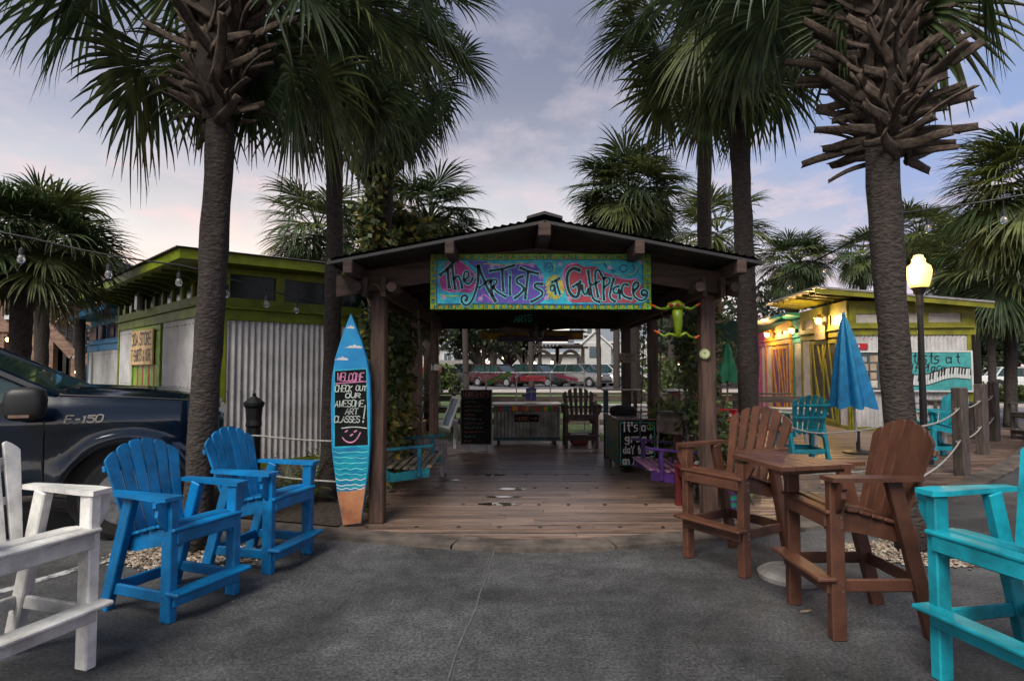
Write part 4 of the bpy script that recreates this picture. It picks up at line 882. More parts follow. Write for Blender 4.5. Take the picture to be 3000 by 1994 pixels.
# ------------------------------------------------------------------ other green
m_lf = [M('leaf_dark', (.034, .058, .02), .5, var=.2, trans=.2), M('leaf_mid', (.08, .115, .035), .5, var=.2, trans=.25), M('leaf_lite', (.17, .19, .05), .5, var=.2, trans=.3), M('leaf_yellow', (.30, .24, .05), .5, var=.2, trans=.3)]
m_oak = [M('oak_dark', (.022, .036, .016), .6, var=.2, trans=.15), M('oak_mid', (.04, .058, .024), .6, var=.2, trans=.2)]
m_bark = M('oak_bark', (.09, .07, .055), .9, scale=6, stretch=(4, 4, 1), bump=.8, bscale=14)
def vine(lab, fnpts, n, l, seed, mats=(0, 1, 2), group='leafy vines on the pavilion'):
    g = random.Random(seed); mb = MB(); c0 = fnpts(g)[0]
    leafcloud(mb, fnpts, n, l, l * .75, g, .6, len(mats)); t = thing('climbing_vine', lab, 'vine', (c0.x, c0.y, 0), 0, group)
    o = mb.build('foliage', [m_lf[k] for k in mats], t); o['kind'] = 'stuff'
    st = MB()
    for k in range(5):
        p, q = fnpts(g)[0], fnpts(g)[0]; z0, z1 = 0, max(p.z, q.z)
        st.tube([(p.x, p.y, .02), (p.x * .6 + q.x * .4, p.y * .6 + q.y * .4, z1 * .5), (q.x, q.y, z1)], .012, 5)
    st.build('stem', m_bark, t); return t
def column_fn(x0, x1, y0, y1, z0, z1, bulge=1.):
    lm = [(random.Random(int(x0 * 100) + k).uniform(0, 1), random.Random(int(x0 * 77) + k * 3).uniform(0, 1), random.Random(int(x0 * 55) + k * 5).uniform(.12, .3)) for k in range(26)]
    def fn(g):
        a, b, r_ = g.choice(lm); c = V((x0 + (x1 - x0) * a, g.uniform(y0, y1), z0 + (z1 - z0) * b)); d = V((g.gauss(0, 1), g.gauss(0, 1), g.gauss(0, 1))).normalized()
        return c + d * r_ * bulge * g.uniform(.5, 1), d
    return fn
a, b = P(1150, 1000, 8.6), P(1215, 1000, 8.6)
vine('dark vine hanging beside the left front post of the pavilion', column_fn(P(1085, 1000, 7.6).x, P(1180, 1000, 7.9).x, 7.6, 8.7, 1.3, 2.5), 2000, .085, 1, (0, 0, 1, 2))
vine('yellowing shrub growing behind the teal swing bench', column_fn(P(1125, 1200, 8.2).x, P(1175, 1200, 8.2).x, 7.6, 9.0, .15, 1.1), 1400, .10, 2, (0, 1, 2, 3))
vine('light leafy vine climbing the right front post', column_fn(P(2030, 1000, 7.2).x, P(2062, 1000, 7.2).x, 6.8, 7.8, .25, 2.3, .8), 2600, .075, 3, (1, 2, 1, 0))
vine('low leafy shrub between the right front post and the thick trunk', column_fn(P(2095, 1250, 7.4).x, P(2160, 1250, 7.4).x, 6.9, 7.6, .2, .9, .8), 1100, .075, 13, (1, 2, 1, 0))
vine('bright green plant behind the spotted mailbox', column_fn(P(1925, 1220, 9.4).x, P(1985, 1220, 9.4).x, 9.0, 9.8, .2, .95), 1300, .12, 4, (2, 2, 1))
vine('vine round the palm trunk behind the roof', column_fn(P(1055, 600, 10.6).x, P(1145, 600, 10.6).x, 10.5, 11.3, 1.8, 6.2), 6500, .12, 5, (0, 1, 2, 3, 1))
vine('broad vine spilling over the roof left of the ridge', column_fn(P(1080, 690, 11.4).x, P(1270, 690, 11.4).x, 11.2, 12.2, 2.2, 4.6), 5200, .12, 6, (1, 2, 0, 3))
# ferns in the left bed
def fern(lab, c, n, L, g):
    g = random.Random(g); t = thing('fern', lab, 'fern', c, group='ferns in the left planting bed')
    for k in range(n):
        mb = MB(); az = k * 2.4 + g.uniform(-.3, .3); e = RAD(g.uniform(35, 82)); p = V((0, 0, .02)); d = V((math.cos(az) * math.cos(e), math.sin(az) * math.cos(e), math.sin(e))); Lk = L * g.uniform(.7, 1.1)
        for j in range(15):
            t_ = j / 14; sd = d.cross(UZ); sd = sd.normalized() if sd.length > .01 else V((1, 0, 0)); w = .16 * (1 - t_) ** .7 * min(1, t_ * 5 + .25) * L
            for s_ in (-1, 1): mb.leaf(p, sd * s_ + d * .5 - UZ * .15, d.cross(sd), w, .03)
            d = (d - UZ * .085).normalized(); p = p + d * Lk / 14
        o = mb.build('frond', m_lf[g.choice((0, 1, 1, 2))], t, W=False)
fern('fern between the blue chairs and the surfboard', G(905, 1468, .02), 20, .62, 1); fern('fern behind the further blue chair', G(840, 1462, .02), 20, .6, 2)
fern('fern at the foot of the dark trunk by the eave', G(955, 1425, .02), 18, .7, 3); fern('small fern left of the further blue chair', G(745, 1440, .02), 14, .45, 4); fern('fern between surfboard and post', G(1068, 1500, .02), 12, .35, 5)
# oaks and far wood
def oak(lab, base, h, rx, rz, n, leaf, seed, group='oaks beyond the back road', lumps=26):
    g = random.Random(seed); base = V(base); t = thing('oak_tree', lab, 'tree', base, 0, group); mb = MB()
    mb.tube([base, base + V((.2, 0, h * .25)), base + V((-.1, .1, h * .5))], [.35, .28, .2], 10)
    for k in range(6):
        a = k * 1.1 + seed; mb.tube([base + UZ * h * .25, base + V((math.cos(a) * rx * .4, math.sin(a) * rx * .3, h * .5)), base + V((math.cos(a) * rx * .8, math.sin(a) * rx * .6, h * .7))], [.17, .11, .04], 6)
    mb.build('trunk', m_bark, t); mb = MB(); leafcloud(mb, blob(base + UZ * (h - rz * .75), (rx, rx * .8, rz), lumps, g), n, leaf, leaf * .6, g, .4, 2)
    o = mb.build('crown', m_oak, t); o['kind'] = 'stuff'; return t
oak('dark spreading oak left of the pavilion view', P(1410, 1128, 60) * V((1, 1, 0)) if False else (P(1400, 1100, 58).x, 58, 0), 7.4, 4.2, 3.0, 6000, .42, 1)
oak('dark oak behind the maroon car', (P(1490, 1100, 68).x, 68, 0), 7.0, 4, 2.8, 5000, .42, 2)
oak('oak on the left behind the swing bench', (P(1190, 1100, 55).x, 55, 0), 9, 6, 4, 6000, .45, 3)
oak('oak on the right beyond the vine', (P(2010, 1100, 62).x, 62, 0), 8.5, 6, 4, 6000, .45, 4)
oak('oak beyond the kiosk row', (P(2150, 1100, 50).x, 50, 0), 8.0, 6, 3.6, 6000, .42, 5)
def wood(pts, seed, lab, h=7):
    g = random.Random(seed); mb = MB()
    for (x, y, hh, r_) in pts: leafcloud(mb, blob((x, y, hh * .5), (r_, r_ * .7, hh * .5), 16, g), 2200, .7, .42, g, .3, 2)
    o = mb.build('far_wood', m_oak); o['kind'] = 'stuff'; o['label'] = lab
wood([(P(px, 1100, 75).x, 75, hh, 7) for px, hh in ((2750, 8), (2850, 9), (2930, 11), (3020, 12), (3100, 12), (2650, 7), (2560, 6))], 5, 'distant green wood on the right horizon')
wood([(P(px, 1100, 70).x, 70, hh, 7) for px, hh in ((-150, 9), (0, 8), (150, 9), (300, 8), (450, 6), (600, 6), (750, 5), (900, 5), (1050, 6))], 6, 'distant trees behind the restaurant')
wood([(P(px, 1100, 95).x, 95, hh, 9) for px, hh in ((1250, 8), (1350, 9), (1980, 8), (2080, 8), (2200, 7), (2330, 7), (2450, 7))], 7, 'distant tree belt behind the buildings')
def shrub(lab, c, r_, h, n, seed, mats=(0, 1, 1), l=.12, group='low shrubs'):
    g = random.Random(seed); c = V(c); t = thing('shrub', lab, 'shrub', c, 0, group); mb = MB(); leafcloud(mb, blob(c + UZ * h * .5, (r_, r_, h * .55), 12, g), n, l, l * .5, g, 0, len(mats))
    o = mb.build('foliage', [m_lf[k] for k in mats], t); o['kind'] = 'stuff'
    st = MB()
    for k in range(5): st.tube([c, c + V((g.uniform(-.5, .5) * r_, g.uniform(-.5, .5) * r_, h * .7))], .02, 5)
    st.build('stem', m_bark, t)
shrub('spiky shrub in front of the white estate car', (P(1296, 1140, 38).x, 38, 0), 1.0, 1.8, 1000, 1, (0, 1, 2), .4)
shrub('shrub across the footpath behind the swing', (P(1180, 1140, 40).x, 40, 0), 2.2, 2.4, 1500, 2, (0, 1, 1), .3); shrub('shrub left of the vine covered post', (P(1130, 1140, 36).x, 36, 0), 2, 2.2, 1500, 3, (0, 1, 1), .3)
shrub('shrub right of the rear posts', (P(1990, 1130, 34).x, 34, 0), 2.0, 2.2, 1500, 4, (0, 1, 2), .3); shrub('shrub by the red birdhouse', (P(1960, 1130, 26).x, 26, 0), 1.3, 1.7, 1200, 5, (0, 1, 1), .25)
for k, (px, Y, r_, h) in enumerate(((2790, 27.5, 1.1, .8), (2850, 28, 1.0, .9), (2990, 29, .9, .8), (2960, 30, .9, .7))):
    shrub(['low bush right of the olive kiosk', 'low bush under the reddish palm trunk', 'low bush at the right picture edge', 'low bush by the far palm foot'][k], (P(px, 1150, Y).x, Y, 0), r_, h, 900, 10 + k, (0, 1, 2), .2, 'bushes along the side path')
shrub('green plants under the stairs of the restaurant', (P(205, 1120, 19).x, 19, 0), .8, .9, 800, 20, (1, 2), .16)
# ------------------------------------------------------------------ pickup
m_navy = M('navy_paint', (.002, .007, .017), .12, metal=.0, var=.15, scale=3, coat=.6)
m_tyre = M('tyre', (.012, .012, .012), .85, var=.2); m_chrome = M('chrome', (.6, .6, .6), .12, metal=1., var=.03); m_alloy = M('alloy', (.4, .4, .42), .3, metal=.9)
m_win = M('car_window', (.02, .045, .042), .04, var=.2, spec=1.); m_pl = M('black_plastic', (.014, .014, .015), .5)
YN, YFAR = 5.86, 7.86; FX = -2.95
pk = thing('pickup_truck', 'dark navy pickup parked behind the blue chairs', 'pickup', (-5.9, 6.86, 0))
HUB = [(-3.72, .40), (-7.5, .40)]
def lerp_prof(pr, x):
    for a, b in zip(pr, pr[1:]):
        if a[0] >= x >= b[0]: return a[1] + (b[1] - a[1]) * (a[0] - x) / max(1e-6, a[0] - b[0])
    return pr[-1][1]
TOP = [(-2.9, 1.12), (-3.02, 1.22), (-3.25, 1.285), (-3.7, 1.325), (-4.28, 1.355), (-4.4, 1.345), (-4.56, 1.22), (-4.73, 1.15), (-5.9, 1.15), (-6.5, 1.2), (-6.75, 1.33), (-8.9, 1.36)]
def pk_side(yb, sgn, root):
    xs = sorted(set([-2.95 - .06 * i for i in range(99)] + [h[0] + s_ * .52 * math.sin(t_ * math.pi / 16) for h in HUB for s_ in (-1, 1) for t_ in range(9)]), reverse=True)
    xs = [x for x in xs if -8.85 <= x <= -2.95]; mb = MB(); nr = 14; vs = []; fs = []
    for x in xs:
        bt = .48 + max(0, (x + 3.2) * .35)
        arch = 9
        for hx, hz in HUB:
            d = .25 - (x - hx) ** 2 + .02
            if abs(x - hx) < .52: bt = max(bt, hz + math.sqrt(max(0, .2704 - (x - hx) ** 2)) * .98); arch = min(arch, abs(x - hx))
        tp = lerp_prof(TOP, x); front = max(0, (x + 3.35) / .4) ** 2 * .16
        for j in range(nr):
            z = bt + (tp - bt) * j / (nr - 1); y_ = .10 * max(0, (z - 1.16) / .2) ** 1.6 + .05 * max(0, (.75 - z) / .3) ** 2 - .018 * math.exp(-((z - 1.10) / .05) ** 2) + .02 * math.exp(-((z - .82) / .12) ** 2)
            for hx, hz in HUB:
                r_ = math.hypot(x - hx, z - hz)
                if r_ < .66: y_ -= .05 * math.exp(-((r_ - .56) / .06) ** 2)
            vs.append(V((x, yb + sgn * (y_ + front), z)))
    for i in range(len(xs) - 1):
        for j in range(nr - 1):
            a = i * nr + j; q = (a, a + nr, a + nr + 1, a + 1); fs.append(q if sgn > 0 else q[::-1])
    mb.add(vs, fs); return mb.build('body_side', m_navy, root, smooth=True)
pk_side(YN, 1, pk); pk_side(YFAR, -1, pk)
# bonnet
mb = MB(); vs = []; fs = []; nx, ny = 12, 14
for i in range(nx):
    x = -2.96 - 1.40 * i / (nx - 1)
    for j in range(ny):
        u = j / (ny - 1) * 2 - 1; z = lerp_prof(TOP, max(x, -4.28)) - .0 + .055 * (1 - abs(u) ** 3) + .03 * math.exp(-((abs(u) - .55) / .12) ** 2); hw = 1.0 - .10 - max(0, (x + 3.35) / .4) ** 2 * .16; vs.append(V((x, (YN + YFAR) / 2 + u * hw, z)))
for i in range(nx - 1):
    for j in range(ny - 1): a = i * ny + j; fs.append((a, a + 1, a + ny + 1, a + ny))
mb.add(vs, fs).build('bonnet', m_navy, pk, smooth=True)
mb = MB(); mb.box((-3.0, 6.86, .95), (.16, 1.7, .5), None, .05); mb.build('grille', m_chrome, pk); MB().box((-2.93, 6.86, .6), (.2, 1.94, .26), None, .05).build('bumper', m_chrome, pk)
for yy in (6.06, 7.66): MB().box((-2.99, yy, 1.02), (.14, .3, .24), None, .04).build('headlight', m_win, pk)
A0, A1, RZ = (-4.28, 1.36), (-5.45, 1.93), 1.95
for yy, s_ in ((YN + .10, 1), (YFAR - .10, -1)):
    MB().bar((A0[0], yy + s_ * .03, A0[1] - .02), (A1[0], yy + s_ * .16, A1[1]), .07, .09, up=(0, 1, 0), ch=.015).build('pillar', m_navy, pk)
    MB().bar((-6.72, yy, 1.3), (-6.6, yy + s_ * .16, 1.93), .08, .14, up=(0, 1, 0), ch=.015).build('pillar', m_navy, pk)
    MB().bar((-5.75, yy - s_ * .0, 1.16), (-5.72, yy + s_ * .15, 1.93), .05, .08, up=(0, 1, 0)).build('pillar', m_pl, pk)
    w = MB(); pts = [V((-4.70, yy + s_ * .005, 1.16)), V((-6.7, yy + s_ * .005, 1.18)), V((-6.6, yy + s_ * .17, 1.92)), V((-5.45, yy + s_ * .17, 1.92)), V((-4.50, yy + s_ * .04, 1.40))]
    w.add(pts, [(0, 1, 2, 3, 4) if s_ > 0 else (4, 3, 2, 1, 0)]); w.build('side_window', m_win, pk)
    MB().add([V((-4.30, yy + s_ * .0, 1.33)), V((-4.73, yy + s_ * .0, 1.14)), V((-4.70, yy + s_ * .025, 1.33)), V((-4.50, yy + s_ * .035, 1.41))], [(0, 1, 2, 3) if s_ > 0 else (3, 2, 1, 0)]).build('quarter_trim', m_pl, pk)
    MB().bar((-4.64, yy - s_ * .012, 1.155), (-6.68, yy - s_ * .012, 1.185), .03, .03).build('window_seal', m_pl, pk)
MB().add([V((-4.28, YN + .14, 1.37)), V((-4.28, YFAR - .14, 1.37)), V((-5.45, YFAR - .27, 1.93)), V((-5.45, YN + .27, 1.93))], [(0, 1, 2, 3)]).build('windscreen', m_win, pk)
MB().box((-6.15, 6.86, 1.945), (1.1, 1.48, .06), None, .025).build('roof', m_navy, pk)
MB().box((-6.7, 6.86, 1.45), (.05, 1.6, .6)).build('cab_back', m_navy, pk); MB().box((-7.8, 6.86, .95), (2.1, 1.8, .06)).build('load_bed', m_pl, pk)
MB().box((-5.6, 6.86, .9), (2.2, 1.86, .8)).build('cabin_interior', m_pl, pk); MB().box((-4.0, 6.86, .78), (1.6, 1.0, .7)).build('chassis', m_pl, pk); MB().box((-8.88, 6.86, .98), (.06, 1.9, .76), None, .02).build('tailgate', m_navy, pk)
for hx, hz in HUB:
    for yy, s_ in ((YN + .06, 1), (YFAR - .06, -1)):
        mb = MB(); mb.tube([(hx, yy, hz), (hx, yy + s_ * .02, hz), (hx, yy + s_ * .23, hz), (hx, yy + s_ * .26, hz)], [.36, .40, .40, .36], 28); w = mb.build('wheel', m_tyre, pk, smooth=False)
        mb = MB(); mb.tube([(hx, yy - s_ * .004, hz), (hx, yy + s_ * .03, hz)], [.26, .24], 24); mb.build('rim', m_alloy, w)
        mb = MB()
        for k in range(6): a = k * math.pi / 3; mb.bar((hx, yy - s_ * .012, hz), (hx + .24 * math.cos(a), yy - s_ * .012, hz + .24 * math.sin(a)), .07, .02, up=(0, 1, 0))
        mb.build('spokes', m_alloy, w)
for hx, hz in HUB: MB().tube([(hx, YN + .2, hz + .02), (hx, YFAR - .2, hz + .02)], .50, 20).build('wheel_well', m_pl, pk)
c = V((-4.45, YN - .2, 1.30)); mr = MB(); mr.sbox(c, (.29, .22, .29), 3.6); o = mr.build('mirror', m_pl, pk, smooth=True); MB().bar(c + V((.06, .06, -.08)), V((-4.52, YN + .08, 1.2)), .07, .06).build('mirror_arm', m_pl, o); MB().box(c + V((-.02, -.102, -.10)), (.14, .006, .025)).build('mirror_lamp', flat('mirror_orange', 120, 96, 84), o)
mb = MB(); p0 = V((-4.21, YN - .012, 1.115)); letters(mb, 'F-150', 0, 0, .062, p0, V((1, 0, 0)), UZ, .013, off=.012, fit=.28, slant=.25); mb.build('badge', M('badge_chrome', (.45, .42, .36), .3, metal=.8), pk)
mb = MB(); mb.tube([(-4.36, YN + .07, 1.33), (-4.36, YN - .012, 1.12), (-4.37, YN - .016, .85), (-4.36, YN + .01, .56)], .006, 5); mb.build('door_seam', m_pl, pk)
mb = MB(); mb.tube([(-3.2, YN + .085, 1.292), (-3.7, YN + .08, 1.33), (-4.28, YN + .09, 1.362)], .007, 5); mb.build('bonnet_seam', m_pl, pk)
MB().bar((-4.28, YN + .3, 1.40), (-4.40, YFAR - .5, 1.415), .02, .02).build('wiper', m_pl, pk)
_r = Matrix.Rotation(RAD(25), 4, 'Z') @ V((-2.95, 1.0, 0)); pk.location = V((-2.89, 5.95, 0)) + _r; pk.rotation_euler = (0, 0, RAD(25))
# ------------------------------------------------------------------ surfboard sign
SBY = 6.02; sb = thing('surfboard_sign', 'blue painted surfboard standing upright with a chalk panel', 'surfboard', P(1024, 1545, SBY) * V((1, 1, 0)))
Q = lambda u, v: P(900 + u / 2.24, 880 + v / 2.24, SBY)
SBO = Q(0, 1495); kx = (Q(100, 1495) - SBO).x / 100; kz = (Q(0, 495) - SBO).z / 1000; SBO.z = .036
def B2(u, v): return (u * kx, (1495 - v) * kz)
out = [(268, 88), (300, 165), (340, 265), (380, 390), (402, 510), (411, 700), (409, 960), (400, 1120), (386, 1230), (352, 1478), (232, 1492), (188, 1270), (163, 1100), (147, 960), (138, 700), (142, 520), (165, 380), (205, 250), (240, 155)]
inn = [(270 + (u - 270) * .955, 790 + (v - 790) * .992) for u, v in out]
m_sb = M('surf_sky', srgb(26, 150, 205), .35, col2=srgb(14, 120, 180), scale=3); X1 = V((1, 0, 0))
mb = MB(); n = len(out); ring1 = [SBO + X1 * B2(*p)[0] + UZ * B2(*p)[1] for p in inn]; ring2 = [SBO + X1 * B2(*p)[0] + UZ * B2(*p)[1] + V((0, .025, 0)) for p in out]; ring3 = [p + V((0, .05, 0)) for p in ring1]
mb.add(ring1 + ring2 + ring3, [tuple(range(n))[::-1] , tuple(range(2 * n, 3 * n))] + [(i, (i + 1) % n, n + (i + 1) % n, n + i) for i in range(n)] + [(n + i, n + (i + 1) % n, 2 * n + (i + 1) % n, 2 * n + i) for i in range(n)])
mb.build('board', m_sb, sb)
def sbl(name, mat, off, polys=(), ribs=()):
    mb = MB()
    for p in polys: mb.poly([B2(*q) for q in p], SBO, X1, UZ, off)
    for pts, w in ribs: mb.ribbon(smoothp([B2(*q) for q in pts], 1), w * kx, SBO, X1, UZ, off)
    return mb.build(name, mat, sb)
sbl('painted_sea', M('surf_sea', srgb(20, 150, 165), .4, col2=srgb(14, 100, 150), scale=7, stretch=(1, 1, 6)), .001, [[(152, 985), (404, 978), (396, 1120), (381, 1225), (340, 1255), (280, 1265), (193, 1268), (168, 1100)]])
sbl('painted_sand', M('surf_sand', srgb(178, 120, 84), .6, col2=srgb(140, 86, 58), scale=5), .0012, [[(193, 1268), (280, 1265), (340, 1255), (381, 1225), (350, 1472), (236, 1486)]])
wv = []
for k, v in enumerate((1010, 1045, 1080, 1120, 1155, 1190, 1225, 1250)):
    a, b = 165 + k * 4, 392 - k * 3; wv.append(([(a + (b - a) * i / 6, v + (5 if i % 2 else -5) + R.uniform(-4, 4)) for i in range(7)], 5 if k < 5 else 8))
sbl('painted_waves', M('surf_foam', srgb(110, 205, 205), .5), .002, (), wv[:5]); sbl('painted_foam', m_white, .0022, (), [(p, w * .7) for p, w in wv[5:]])
cl2 = []
for (x, y_, w) in ((265, 190, 32), (288, 320, 66), (210, 400, 50)):
    cl2.append([(x - w, y_), (x - w * .6, y_ - 4), (x - w * .3, y_ - 16), (x - w * .1, y_ - 10), (x + w * .1, y_ - 24), (x + w * .35, y_ - 12), (x + w * .6, y_ - 14), (x + w * .95, y_ - 2), (x + w * .8, y_ + 4)])
sbl('painted_clouds', m_white, .001, cl2)
sbl('panel_rim', M('surf_rim', srgb(40, 165, 190), .45), .0015, [[(160, 467), (381, 454), (402, 972), (164, 984)]])
sbl('chalk_panel', m_chalk, .0025, [[(168, 476), (374, 463), (393, 963), (173, 974)]])
m_cp, m_cw = M('chalk_pink', srgb(205, 130, 170), .8), M('chalk_white', srgb(185, 195, 185), .8)
T = lambda mb, s_, u, v, w, h, th=6: letters(mb, s_, u * kx, (1495 - v) * kz, h * kz, SBO, X1, UZ, th * kx, .0035, fit=w * kx * .93, slant=.12)
mb = MB(); T(mb, 'WELCOME', 182, 540, 186, 52, 7); mb.ribbon([B2(172, 558), B2(380, 544)], 6 * kx, SBO, X1, UZ, .0035)
sm = [(225, 915), (245, 940), (285, 950), (320, 925), (342, 882)]; mb.ribbon(smoothp([B2(*q) for q in sm]), 8 * kx, SBO, X1, UZ, .0035)
for p in ((248, 873), (308, 873), (283, 897)): mb.ribbon([B2(p[0] - 6, p[1] + 4), B2(p[0] + 7, p[1] - 4)], 9 * kx, SBO, X1, UZ, .0035)
mb.build('pink_chalk', m_cp, sb)['kind'] = 'stuff'
mb = MB(); T(mb, 'CHECK', 170, 612, 118, 42); T(mb, 'OUT', 308, 605, 74, 32); T(mb, 'OUR', 240, 652, 104, 30); T(mb, 'AWESOME', 170, 712, 202, 42); T(mb, 'ART', 240, 760, 88, 38); T(mb, 'CLASSES', 168, 814, 178, 42); mb.ribbon([B2(372, 704), B2(362, 790)], 7 * kx, SBO, X1, UZ, .0035); mb.ribbon([B2(360, 806), B2(359, 814)], 8 * kx, SBO, X1, UZ, .0035)
mb.ribbon(smoothp([B2(218, 853), B2(300, 842), B2(384, 853)]), 6 * kx, SBO, X1, UZ, .0035); mb.build('white_chalk', m_cw, sb)
# ------------------------------------------------------------------ left bed: bollard, ropes
c = G(740, 1440); c = V((P(740, 1400, 7.7).x, 7.7, 0)); bo = thing('bollard', 'black cast bollard before the corrugated green kiosk wall', 'bollard', c)
MB().lathe([(.15, 0), (.15, .08), (.09, .14), (.085, .85), (.10, .88), (.092, .95), (.105, 1.1), (.125, 1.13), (.13, 1.17), (.09, 1.2), (.045, 1.235), (.02, 1.25), (.028, 1.275), (.001, 1.295)], 20, c).build('shaft', m_black, bo, smooth=False)
def rope(name, lab, pts, sag, r_=.011, group='rope barriers'):
    pts = [V(p) for p in pts]; o = []
    for a, b in zip(pts, pts[1:]):
        for k in range(9 if b is pts[-1] else 8): t = k / 8; o.append(a.lerp(b, t) - UZ * sag * 4 * t * (1 - t))
    ob = MB().tube(o, r_, 6).build(name, m_rope, smooth=True); tag(ob, lab, 'rope', group)
rope('rope', 'upper pale rope running behind the blue chairs', [P(575, 1262, 6.3), P(762, 1276, 6.6), P(985, 1292, 6.5)], .01); rope('rope', 'lower pale rope running behind the blue chairs', [P(575, 1385, 6.3), P(790, 1392, 6.6), P(985, 1410, 6.5)], .01)
m_grey = M('grey_timber', (.13, .10, .085), .85, col2=(.05, .038, .033), scale=4, stretch=(6, 6, .8), bump=.5, bscale=18)
RP = []
for px, py, lb in ((2819, 1396, 'thick square timber rope post nearest the camera'), (2880, 1335, 'middle timber rope post beyond the turquoise chair'), (2915, 1295, 'farthest timber rope post by the side road')):
    q = G(px, py); RP.append(q); t = thing('rope_post', lb, 'post', q, .35, 'rope barrier posts')
    MB().box((0, 0, .66), (.16, .16, 1.32), None, .012).build('timber', m_grey, t, W=False); MB().lathe([(.02, .0), (.02, .0)], 6, (0, 0, 0)) 
    for z in (.52, 1.0): MB().tube([(-.09, 0, z), (.09, 0, z)], .02, 8).build('rope_eye', m_rope, t, W=False)
t8 = G(2670, 1612)
for z, sg_ in ((1.02, .05), (.55, .06)):
    nm = 'upper' if z > .8 else 'lower'
    rope('rope', nm + ' rope between the stub covered palm and the nearest timber post', [V((3.7, 5.5, z + .05)), RP[0] + UZ * z], sg_ * 1.2)
    rope('rope', nm + ' rope between the nearest and middle timber posts', [RP[0] + UZ * z, RP[1] + UZ * z], sg_); rope('rope', nm + ' rope between the middle and farthest timber posts', [RP[1] + UZ * z, RP[2] + UZ * z], sg_)
rope('rope', 'upper rope running from the pavilion past the closed blue umbrella', [V((3.3, 7.2, .92)), P(2420, 1268, 7.6), P(2640, 1235, 7.9)], .03); rope('rope', 'lower rope running from the pavilion behind the brown chairs', [V((3.3, 7.2, .40)), P(2420, 1385, 7.6), P(2640, 1362, 7.9)], .03)
# ------------------------------------------------------------------ street lamp
q = G(2710, 1362); lamp = thing('street_lamp', 'black street lamp with a glowing acorn globe', 'street lamp', q)
H_ = P(2712, 843, q.y).z
MB().lathe([(.13, 0), (.13, .1), (.10, .16), (.09, .45), (.07, .5), (.055, .6), (.045, H_ - .35), (.055, H_ - .3), (.06, H_ - .12), (.11, H_ - .02), (.14, H_), (.001, H_ + .005)], 18, q).build('pole', m_black, lamp)
m_acorn = M('acorn_glow', (.9, .75, .4), .3, emit=((1, .62, .16), .95), var=.02)
MB().lathe([(.13, H_ + .005), (.15, H_ + .05), (.185, H_ + .20), (.195, H_ + .29), (.175, H_ + .36), (.115, H_ + .41), (.10, H_ + .44), (.105, H_ + .48), (.08, H_ + .51), (.07, H_ + .55), (.001, H_ + .57)], 24, q).build('globe', m_acorn, lamp, smooth=True)
MB().lathe([(.02, H_ + .05), (.07, H_ + .12), (.085, H_ + .22), (.07, H_ + .30), (.02, H_ + .36)], 16, q)
l = bpy.data.lights.new('lamp_light', 'POINT'); l.energy = 45; l.color = (1, .66, .25); l.shadow_soft_size = .23; o = bpy.data.objects.new('lamp_light', l); COL.objects.link(o); o.parent = lamp; o.location = (-.32, -.15, H_ + .28)
# ------------------------------------------------------------------ closed umbrellas
def umbrella(lab, base, apex, zb, r_, mat, mpole, seed, slat=10, basem=True):
    g = random.Random(seed); base, apex = V(base), V(apex); t = thing('closed_umbrella', lab, 'umbrella', base, group='closed umbrellas'); ax = (apex - base)
    MB().tube([base + UZ * .03, apex - ax.normalized() * .05], .022, 8).build('pole', mpole, t)
    mb = MB(); rows = 12; n = slat * 4; vs = []; fs = []
    for i in range(rows):
        k = i / (rows - 1); z = apex.z + (zb - apex.z) * k; c = base + ax * ((z - base.z) / ax.z)
        for j in range(n):
            a = 2 * math.pi * j / n; f = .62 + .38 * (.5 + .5 * math.cos(a * slat * .5 + .4 * math.sin(a * 2))) if k > .02 else 1
            rr = (.02 + r_ * k ** .8) * (f if k > .15 else 1 - (1 - f) * k / .15); dz = (-.03 * math.cos(a * slat * .5)) if i == rows - 1 else 0
            vs.append(c + V((math.cos(a) * rr, math.sin(a) * rr, dz)))
    for i in range(rows - 1):
        for j in range(n): a, b = i * n + j, i * n + (j + 1) % n; fs.append((a, a + n, b + n, b))
    mb.add(vs, fs).build('canopy', mat, t, smooth=True); MB().lathe([(.03, 0), (.035, .03), (.012, .08), (.001, .09)], 10, apex - UZ * .03).build('finial', mat, t)
    if basem: MB().lathe([(.27, 0), (.27, .03), (.2, .05), (.05, .07), (.035, .08), (.035, .45), (.001, .45)], 18, base).build('foot', m_black, t)
m_ublue = M('umbrella_blue', srgb(22, 128, 190), .6, var=.12, trans=.15); m_ugreen = M('umbrella_green', srgb(18, 122, 86), .6, var=.12, trans=.15)
b_ = G(2515, 1327, .03); umbrella('closed bright blue umbrella standing before the olive kiosk', b_, P(2472, 922, b_.y), P(2480, 1192, b_.y).z, .40, m_ublue, m_white, 1, 14)
b_ = V((P(2130, 1150, 13).x, 13, .03)); umbrella('closed dark green umbrella right of the pavilion', b_, P(2130, 1000, 13), P(2130, 1118, 13).z, .25, m_ugreen, M('bamboo_pole', srgb(150, 110, 60), .6), 2)
